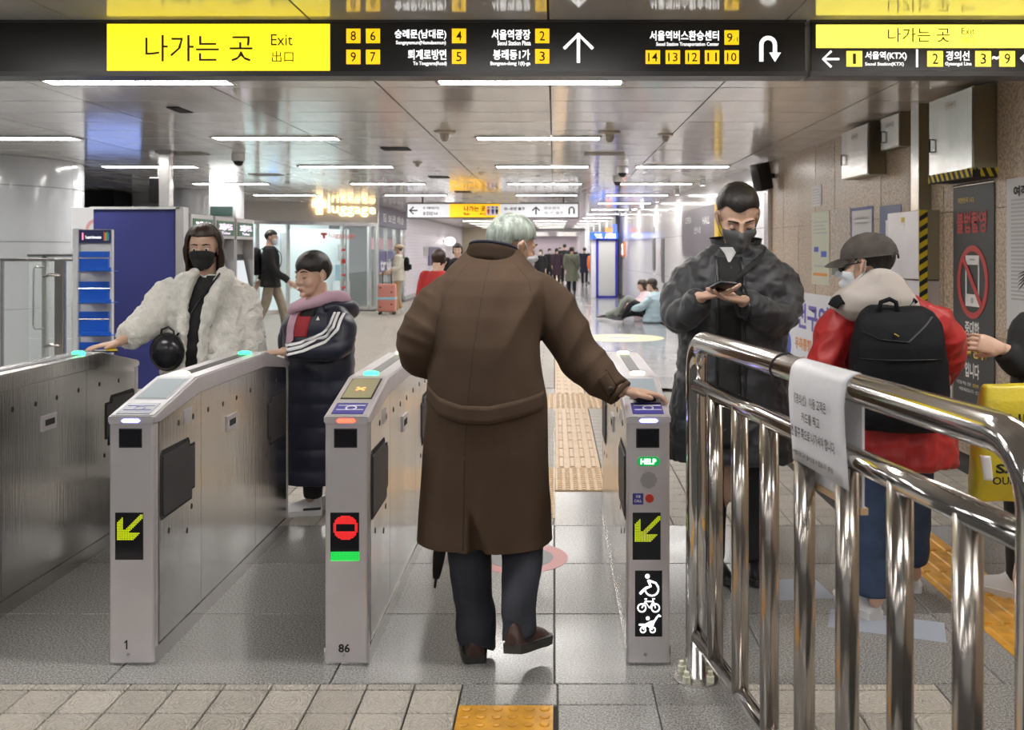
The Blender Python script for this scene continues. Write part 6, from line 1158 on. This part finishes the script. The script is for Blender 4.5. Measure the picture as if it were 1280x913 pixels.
b = garment(None, [([P(240, 540, Yw), P(240, 640, Yw)], [.08, .055]), ([P(280, 540, Yw), P(280, 640, Yw)], [.08, .055])], .014, None, 2); obj('trousers', b, PANT, wo, True); shoe(wo, Vector((P(240, 640, 5.2).x, 5.2, 0)), PI, DARK, SOLE, .25); shoe(wo, Vector((P(280, 640, 5.2).x, 5.2, 0)), PI, DARK, SOLE, .25)
hb_ = thing('handbag', 'small round black leather handbag hung across the white fur coat', 'handbag', P(208, 462, 4.86)); SH = mat('glossy black leather', (.012, .012, .016), .22)
b = BM(); ball(b, P(209, 440, 4.87), (.082, .055, .092), 24); obj('bag_body', b, SH, hb_, True); b = BM(); tube(b, [P(209, 440, 4.87)+Vector((.084*math.cos(a), 0, .094*math.sin(a))) for a in [2*PI*i/30 for i in range(31)]], .006, 8); obj('zip', b, mat('dark zip', (.05, .045, .04), .3, .8), hb_, True); b = BM(); tube(b, [P(201, 422, 4.87), P(202, 412, 4.87), P(210, 409, 4.87), P(217, 414, 4.87), P(218, 423, 4.87)], .006, 8); obj('top_handle', b, SH, hb_, True)
sp_ = [P(218, 424, 4.87)]+[(lambda h, q: (h[0] if h[0] else q)+Vector((0, -.014, .0)))(bv.ray_cast(S6(px, py), (0, 1, 0)), P(px, py, 4.93)) for px, py in ((232, 405), (245, 380), (262, 355), (276, 342))]
b = BM(); tube(b, sp_, .007, 8, flat=.5); obj('strap', b, SH, hb_, True)
t = thing('card_wallet', 'open card wallet with yellow and white cards held over the gate', 'wallet', (-2.195, 4.675, .942)); Mp = Matrix.Translation((-2.195, 4.675, .947)) @ Euler((.06, .05, .5)).to_matrix().to_4x4(); b = bbox(-.055, .055, -.036, .036, -.004, .004, .002, 1); b.transform(Mp); obj('cover', b, DARK, t); b = bbox(-.05, .0, -.03, .03, .004, .006); b.transform(Mp); obj('white_card', b, WHITE, t); b = bbox(.0, .05, -.034, .03, .004, .006); b.transform(Mp); obj('yellow_card', b, HAZY if 'hazard yellow' in MATS else WHITE, t); b = bbox(-.045, -.005, -.02, .02, .006, .007); b.transform(Mp); obj('blue_card', b, mat('blue card', (.08, .1, .35), .4), t)
# ================================================================== BOY IN THE LONG NAVY COAT
NAV = mat('navy padded nylon', (.010, .012, .030), .42, bump=.08, bscale=200, sheen=.1); PKL = mat('pink fleece lining', (.55, .36, .45), .9, bump=.3, bscale=200); Yy = 5.22
Mh = fr(P(390, 344, 5.2), 2.55, -.12, .0, 1.0); neck = P(396, 378, 5.22); hd = head_bm(Mh, neck, down=True); hb = hd.copy(); w1 = P(352, 440, 4.95)
hands = [hand_bm(w1, (-.95, -.25, -.05), (0, .05, -1), -1, (.1, .25, .2), (.5, .2), .9, arm=P(368, 439, 5.0)), hand_bm(P(362, 452, 5.3), (-.3, 0, -.9), (.5, -.5, 0), 1, s=.9, arm=P(360, 440, 5.3))]
boy = person('boy in a long navy padded coat with white stripes down the sleeve', [hd]+hands+[core_for(P(400, 500, Yy), P(398, 420, Yy), neck, [P(388, 640, 5.2), P(418, 635, 5.3)], [[P(424, 392, 5.16), P(424, 436, 5.08), P(368, 439, 5.0)], [P(370, 395, 5.28), P(360, 440, 5.3)]])])
obj('hair', hair_bm(Mh, .036, .006, -.05, .016, None, .03, 5.0, fringe=.012), HAIRB, boy, True); hb.free()
rings = [rp(352, 441, 600, Yy, .155), rp(354, 441, 580, Yy, .155), rp(356, 442, 530, Yy, .155), rp(357, 443, 480, Yy, .15), rp(355, 442, 430, Yy, .145), rp(354, 440, 405, Yy, .135), rp(362, 432, 390, Yy, .115), rp(378, 418, 378, Yy, .085)]
b = garment(rings, [([P(416, 394, 5.17), P(426, 402, 5.13), P(429, 422, 5.08), P(420, 436, 5.04), P(392, 439, 5.01), P(358, 440, 4.965)], [.062, .07, .07, .066, .058, .048]), ([P(372, 396, 5.28), P(362, 420, 5.32), P(360, 445, 5.32)], [.06, .06, .05])], .0085, puffer(.02, .12, .008, 5), 2); coat = obj('long_coat', b, NAV, boy, True); bv = bvh(coat); S7 = lambda px, py: Vector((P(px, py, 5.06).x, 4.2, P(px, py, 5.06).z))
for pts in ([(417, 391), (412, 407), (402, 417), (382, 427), (353, 433)], [(422, 391), (418, 409), (406, 421), (384, 431), (353, 438)], [(428, 392), (424, 411), (411, 426), (386, 436), (353, 443)]): seam(bv, [S7(*q) for q in pts], (0, 1, 0), .0095, 'sleeve_stripe', WHITE, coat, .35, .001)
band(bv, [S7(379, 388), S7(375, 405), S7(372, 422)], .085, (0, 1, 0), 'red_shirt', mat('red and black tee', (.35, .03, .04), .8), boy, .006, axis=(1, 0, 0)); band(bv, [S7(386, 378), S7(384, 386), S7(381, 396)], .075, (0, 1, 0), 'black_shirt', BLKC, boy, .009, axis=(1, 0, 0))
band(bv, [S7(373, 383), S7(364, 395), S7(360, 415), S7(359, 434)], .042, (0, 1, 0), 'pink_lining', PKL, coat, .012, axis=(1, 0, 0)); wrap_text(bv, '▲', P(393, 0, 5.06).x, P(398, 0, 5.06).x, P(0, 401, 5.06).z, P(0, 396, 5.06).z, 4.2, WHITE, coat)
b = BM(); tube(b, limb([P(362, 392, 5.10), P(370, 384, 5.08), P(392, 379, 5.12), P(412, 372, 5.16), P(428, 374, 5.22), P(420, 380, 5.36), P(390, 378, 5.38), P(366, 386, 5.3)], [.02, .026, .03, .038, .046, .05, .045, .03], 40)[0], limb([Vector()]*8, [.02, .026, .03, .038, .046, .05, .045, .03], 40)[1], 14); b = fold(lump(b, .008, 3), lambda p, n: .006*noise.noise(p*14)); hdp = obj('hood_lining', b, PKL, coat, True)
b = BM(); tube(b, limb([P(404, 386, 5.12), P(424, 384, 5.18), P(438, 386, 5.25), P(428, 392, 5.36), P(395, 390, 5.40)], [.025, .04, .05, .055, .05], 30)[0], limb([Vector()]*5, [.025, .04, .05, .055, .05], 30)[1], 14); b = fold(lump(b, .008, 3), lambda p, n: .008*noise.noise(p*12)); obj('hood', b, NAV, coat, True)
b = garment(None, [([P(390, 560, 5.2), P(391, 600, 5.2), P(391, 622, 5.2)], [.07, .055, .05]), ([P(420, 560, 5.3), P(420, 620, 5.3)], [.07, .05])], .011, wool(.006), 2); obj('trousers', b, PANT, boy, True)
TR = mat('dark red trim', (.12, .03, .04), .5); u = shoe(boy, Vector((P(402, 640, 5.2).x, 5.22, 0)), 1.75, WSH, WSH, .235, 0, .1, None, .09); band(bvh(u), [Vector((P(378, 0, 5.15).x, 4.6, .03)), Vector((P(404, 0, 5.15).x, 4.6, .035))], .022, (0, 1, 0), 'black_trim', BLACK, u, .004); shoe(boy, Vector((P(432, 640, 5.3).x, 5.36, 0)), 1.8, WSH, WSH, .235, 0, .1, None, .09)
# ================================================================== PEOPLE FARTHER AWAY
def fig(lab, X, Y, yaw, h, coat, clen, pants, hair, walk=.0, shoec=None, vox=.02, headyaw=0.0, pitch=-.08, long=0, maskm=None, arms=None, group=None, bulk=1.0, puff=False, arm_out=0.0):
    """standing or walking figure; clen = height of the coat hem (of 1.7), walk = stride"""
    s = h/1.7; M = Matrix.Translation((X, Y, 0)) @ Matrix.Rotation(yaw, 4, 'Z') @ Matrix.Scale(s, 4); W = lambda x, y, z: M @ Vector((x, y, z))
    Mh_ = M @ Matrix.Translation((0, .02, 1.575)) @ Matrix.Rotation(headyaw, 4, 'Z') @ Matrix.Rotation(pitch, 4, 'X'); nk = W(0, -.02, 1.43); hd = head_bm(Mh_, nk, max(.006, vox*.45)*1.0); hb = hd.copy() if maskm else None
    A = arms or [[(-.19, 0, 1.36), (-.23, -.02-.1*walk, 1.10), (-.22, .06-.35*walk, .88)], [(.19, 0, 1.36), (.23, -.02+.1*walk, 1.10), (.22, .06+.35*walk, .88)]]
    Fs = [(-.09, .30*walk, .0+.0), (.09, -.34*walk, .04*(walk > .1))]; parts = [hd]
    for i, a in enumerate(A):
        w, e = Vector(a[2]), Vector(a[1]); d = (w-e).normalized(); parts.append(hand_bm(W(*w), M.to_3x3() @ d, M.to_3x3() @ Vector((1 if i == 0 else -1, 0, 0)), 1 if i == 0 else -1, s=s, vox=max(.0045, vox*.3), arm=W(*(w-d*.06))))
    cor = [([W(0, 0, .9), W(0, 0, 1.2), nk], [.085*s, .09*s, .05*s])]+[([W(f[0], 0, .88), W(f[0]*1.05, f[1]*.5+.05, .5), W(f[0], f[1], .09+f[2])], [.05*s, .036*s, .026*s]) for f in Fs]+[([W(*q) for q in a], [.04*s, .035*s, .03*s]) for a in A]
    parts.append(core_bm(cor, .016)); p = person(lab, parts, SKIN, group)
    obj('hair', hair_bm(Mh_, .055, .0, -.06, .014, (lambda ph, cy: long if cy < .3 else 0) if long else None, .015, X*3, 40, 14), hair, p, True)
    if maskm: obj('face_mask', mask_bm(Mh_, hb, loops=False), maskm, p, True); hb.free()
    B = bulk; R_ = [((0, 0, clen-.03), .215*B, .165*B), ((0, 0, clen), .215*B, .165*B), ((0, 0, .9), .20*B, .15*B), ((0, 0, 1.1), .19*B, .14*B), ((0, 0, 1.3), .20*B, .135*B), ((0, 0, 1.385), .17*B, .11*B), ((0, -.01, 1.44), .085, .08)]; R_ = [r for i, r in enumerate(R_) if i < 2 or r[0][2] > clen+.05]
    b = BM(); loft(b, [[W(c[0]+a*math.cos(t), c[1]+d*math.sin(t), c[2]) for t in [2*PI*k/24 for k in range(24)]] for c, a, d in R_])
    for a in A:
        pp, rr = limb([W(*a[0]), W(*a[1]), W(*(Vector(a[2])*.92+Vector(a[1])*.08))], [.085*s*B, .07*s*B, .05*s]); tube(b, pp, rr, 14); ball(b, W(*a[0]), .088*s*B, 12)
    b = fold(lump(b, vox*.7, 3), puffer(0, .1, .008) if puff else wool(.010, X)); obj('coat', b, coat, p, True)
    b = garment(None, [([W(f[0], 0, .92), W(f[0]*1.05, f[1]*.5+.05, .5), W(f[0], f[1], .09+f[2])], [.092*s, .072*s, .058*s]) for f in Fs], vox*.8, wool(.006, Y), 2, [(W(0, 0, .92), (.15*s, .12*s, .1*s))]); obj('trousers', b, pants, p, True)
    for f in Fs: shoe(p, W(f[0], f[1]-.07, f[2]), yaw, shoec or DARK, WSH if shoec is WSH else SOLE, .27*s, -.25 if f[2] else 0)
    return p, W, M
def pack(lab, M, m, w=.30, hgt=.44, z=.98, d=.17, group=None):
    W = lambda x, y, z_: M @ Vector((x, y, z_)); t = thing('backpack', lab, 'backpack', W(0, -.2, z)); b = BM(); loft(b, [[W(w/2*k*math.copysign(abs(math.cos(t_))**.6, math.cos(t_)), -.138-d/2+d/2*k*math.copysign(abs(math.sin(t_))**.6, math.sin(t_)), z+q*hgt) for t_ in [2*PI*i/20 for i in range(20)]] for q, k in ((0, .75), (.06, 1), (.6, 1), (.85, .88), (.97, .6), (1, .3))]); obj('bag_body', b, m, t, True)
    b = BM(); loft(b, [[W(w*.36*k*math.cos(t_), -.138-d-.02+.035*k*math.sin(t_), z+q*hgt) for t_ in [2*PI*i/16 for i in range(16)]] for q, k in ((.08, .8), (.14, 1), (.42, 1), (.48, .7))]); obj('front_pocket', b, m, t, True)
    for s in (-1, 1): b = BM(); tube(b, limb([W(s*.09, -.14, z+hgt*.92), W(s*.12, .0, 1.44), W(s*.13, .145, 1.3), W(s*.17, .10, 1.08), W(s*.14, -.12, z+.08)], [.02]*5, 20)[0], .022, 8, flat=.35); obj('shoulder_strap', b, m, t, True)
    return t
KHA = mat('khaki trousers', (.30, .25, .19), .85, var=.15, vscale=12); BLJ = mat('black fleece jacket', (.012, .012, .013), .9, bump=.3, bscale=200); CRE = mat('cream padded jacket', (.60, .56, .48), .7, bump=.2, bscale=80); TAN = mat('tan trousers', (.42, .27, .15), .85); PRP = mat('dark plum coat', (.045, .022, .038), .85); GRC = mat('sage green coat', (.16, .17, .125), .85, var=.1, vscale=6); NVC = mat('navy coat', (.014, .016, .04), .85); BKC = mat('black wool coat', (.012, .012, .014), .9); RDC = mat('red wool coat', (.38, .02, .02), .85); ORC = mat('orange jacket', (.6, .13, .03), .8)
p, W, M = fig('young man in a black jacket and khaki trousers walking past the ticket machines', -4.78, 16.1, -PI/2+.15, 1.80, BLJ, .82, KHA, HAIRB, .75, mat('black white trainer', (.03, .03, .03), .5), .014, -.3, maskm=MASKW)
pack('black backpack on the young man in khaki trousers', M, PACK)
p, W, M = fig('person in a cream padded jacket, beret and tan trousers standing with a suitcase', -3.62, 22.2, PI/2+.1, 1.60, CRE, .84, TAN, HAIRR, .12, WSH, .016, puff=True, bulk=1.12, maskm=MASKW, arms=[[(-.19, 0, 1.36), (-.27, .04, 1.14), (-.35, .15, 1.07)], [(.19, 0, 1.36), (.22, .06, 1.10), (.16, .34, 1.0)]])
b = BM(); b_M = M @ Matrix.Translation((0, -.015, 1.645)); ball(b, (0, 0, .0), (.112, .118, .062), 20); b.transform(b_M); obj('beret', b, mat('beige knit beret', (.55, .42, .30), .9, bump=.5, bscale=90), p, True)
pack('small black backpack on the person in the cream jacket', M, PACK, .26, .34, 1.05, .13)
# pink suitcase
YC = 21.84; cx0 = (484-CX)/F*YC; t = thing('suitcase', 'salmon pink hard suitcase with a pale blue band and black handle', 'suitcase', (cx0, YC, 0)); SUI = mat('salmon suitcase', (.55, .22, .18), .4)
obj('shell', bbox(cx0-.2, cx0+.2, YC-.14, YC+.14, .06, .70, .04, 3), SUI, t, 'auto'); obj('band', bbox(cx0-.205, cx0+.205, YC-.15, YC+.15, .34, .40, .01, 1), mat('pale blue band', (.30, .55, .65), .5), t)
for x in (-.16, .16):
    for y in (-.1, .1): b = BM(); tube(b, [(cx0+x-.02, YC+y, .03), (cx0+x+.02, YC+y, .03)], .03, 12); obj('wheel', b, DARK, t, True)
b = BM(); tube(b, [(cx0-.1, YC, .68), (cx0-.1, YC, .98), (cx0+.1, YC, .98), (cx0+.1, YC, .68)], .014, 8); obj('pull_handle', b, DARK, t, True)
for z in (.16, .22, .5, .6): obj('corner_mark', bbox(cx0-.15 if z in (.16, .6) else cx0+.1, cx0-.11 if z in (.16, .6) else cx0+.14, YC-.145, YC-.135, z, z+.03), DARK, t)
fig('woman with a brown bob in a red coat behind the elderly man', -1.21, 10.0, -.5, 1.455, RDC, .5, PANT, HAIRR, .2, None, .016, long=.05)
fig('person bundled in a black coat and scarf walking toward the gates', -1.62, 16.0, PI, 1.57, BKC, .5, PANT, HAIRB, .2, None, .016, long=.06)
CR = 'people walking away down the corridor'
p, W, M = fig('person in a long sage green coat walking alone down the corridor', .57, 31.6, .05, 1.60, GRC, .52, PANT, HAIRR, .35, DARK, .018, long=.16, bulk=1.1); b = BM(); tube(b, [W(-.1, -.02, 1.43), W(-.02, -.155, 1.25), W(.12, -.165, 1.05), W(.2, -.1, .9)], .012, 6); obj('bag_strap', b, DARK, p, True)
for lab, px, Y, yaw, h, c, cl, hr_, lg in (('person in a plum coat walking in the corridor crowd', 696, 40.5, .05, 1.60, PRP, .5, HAIRB, .08), ('tall person in black walking beside the plum coat', 706, 42.5, 0, 1.78, BKC, .62, HAIRB, 0), ('person in a navy coat walking right of the sage green coat', 730.5, 40.5, -.1, 1.62, NVC, .6, HAIRB, 0), ('person in black with a white mask coming down the corridor', 676, 36.0, 2.6, 1.52, BKC, .55, HAIRB, .1), ('short person in black half hidden by the plum coat', 687, 43.0, 2.9, 1.58, BKC, .6, HAIRB, 0), ('person in dark clothes walking behind the tall one', 700, 46.0, 3.0, 1.66, NVC, .6, HAIRB, 0), ('person in an orange jacket almost hidden by the cash machine', 742, 36.0, 0, 1.52, ORC, .8, HAIRB, 0), ('distant person in black farther along the passage', 715, 52, 3.1, 1.65, BKC, .6, HAIRB, 0), ('distant person in a dark coat by the passage wall', 716, 49, .1, 1.7, BKC, .6, HAIRB, .1)):
    fig(lab, (px-CX)/F*Y, Y, yaw, h, c, cl, PANT, hr_, .3, None, .03, long=lg, group=CR, maskm=MASKW if yaw > 2 else None)
# two people sitting on the floor against the white wall
def sitter(lab, o, yaw, jac, leg, hair, s=1.0, knee=.42, long=.1, head=(0, .06, .70), hp=-.35, hy=0.0):
    M = Matrix.Translation(o) @ Matrix.Rotation(yaw, 4, 'Z') @ Matrix.Scale(s, 4); W = lambda x, y, z: M @ Vector((x, y, z)); Mh_ = M @ Matrix.Translation(head) @ Matrix.Rotation(hy, 4, 'Z') @ Matrix.Rotation(hp, 4, 'X'); nk = W(0, .0, .56)
    hd = head_bm(Mh_, nk, .007); A = [[(-.18, .0, .48), (-.24, .18, .30), (-.1, .40, .26)], [(.18, .0, .48), (.24, .18, .30), (.1, .40, .26)]]; L = [[(-.09, .05, .11), (-.12, .36, knee), (-.1, .62, .08)], [(.09, .05, .11), (.14, .45, knee*.45), (.12, .80, .07)]]; ps = [hd]
    for i, a in enumerate(A): d = (Vector(a[2])-Vector(a[1])).normalized(); ps.append(hand_bm(W(*a[2]), M.to_3x3() @ d, M.to_3x3() @ Vector((0, 0, -1)), 1 if i == 0 else -1, s=s, vox=.005, arm=W(*(Vector(a[2])-d*.06))))
    ps.append(core_bm([([W(0, .0, .14), W(0, -.04, .4), nk], [.09, .09, .05])]+[([W(*q) for q in a], [.055, .045, .035]) for a in L]+[([W(*q) for q in a], [.04, .035, .03]) for a in A], .03)); p = person(lab, ps)
    obj('hair', hair_bm(Mh_, .055, 0, -.06, .015, lambda ph, cy: long if cy < .3 else 0, .015, 2.2, 40, 14), hair, p, True)
    b = BM(); loft(b, [[W(a*math.cos(t), y+d*math.sin(t), z) for t in [2*PI*k/24 for k in range(24)]] for z, y, a, d in ((.02, .02, .25, .22), (.12, .0, .25, .21), (.3, -.03, .23, .18), (.45, -.03, .21, .15), (.54, -.02, .14, .11), (.58, -.01, .08, .08))])
    for a in A: pp, rr = limb([W(*a[0]), W(*a[1]), W(*a[2])], [.085, .08, .055]); tube(b, pp, rr, 14)
    obj('jacket', fold(lump(b, .014, 3), puffer(0, .1, .01)), jac, p, True); b = garment(None, [([W(*q) for q in a], [.085, .07, .055]) for a in L], .016, wool(.006), 2); obj('trousers', b, leg, p, True)
    for a in L: shoe(p, W(a[2][0], a[2][1]-.02, 0), yaw, DARK, WSH, .25)
    return p
sitter('person in a pale blue padded coat sitting on the floor by the white wall', Vector((2.03, 19.3, 0)), 1.1, mat('pale blue padded coat', (.42, .56, .62), .6), PANT, HAIRR, 1.08, .36, hp=-.5, hy=.3)
sitter('person in pale pink and red sitting close behind the pale blue coat', Vector((1.92, 20.25, 0)), 1.6, mat('pale pink coat', (.68, .50, .52), .7), mat('grey green trousers', (.2, .22, .19), .8), HAIRR, 1.02, .44)
bpy.data.scenes.remove(TMP)
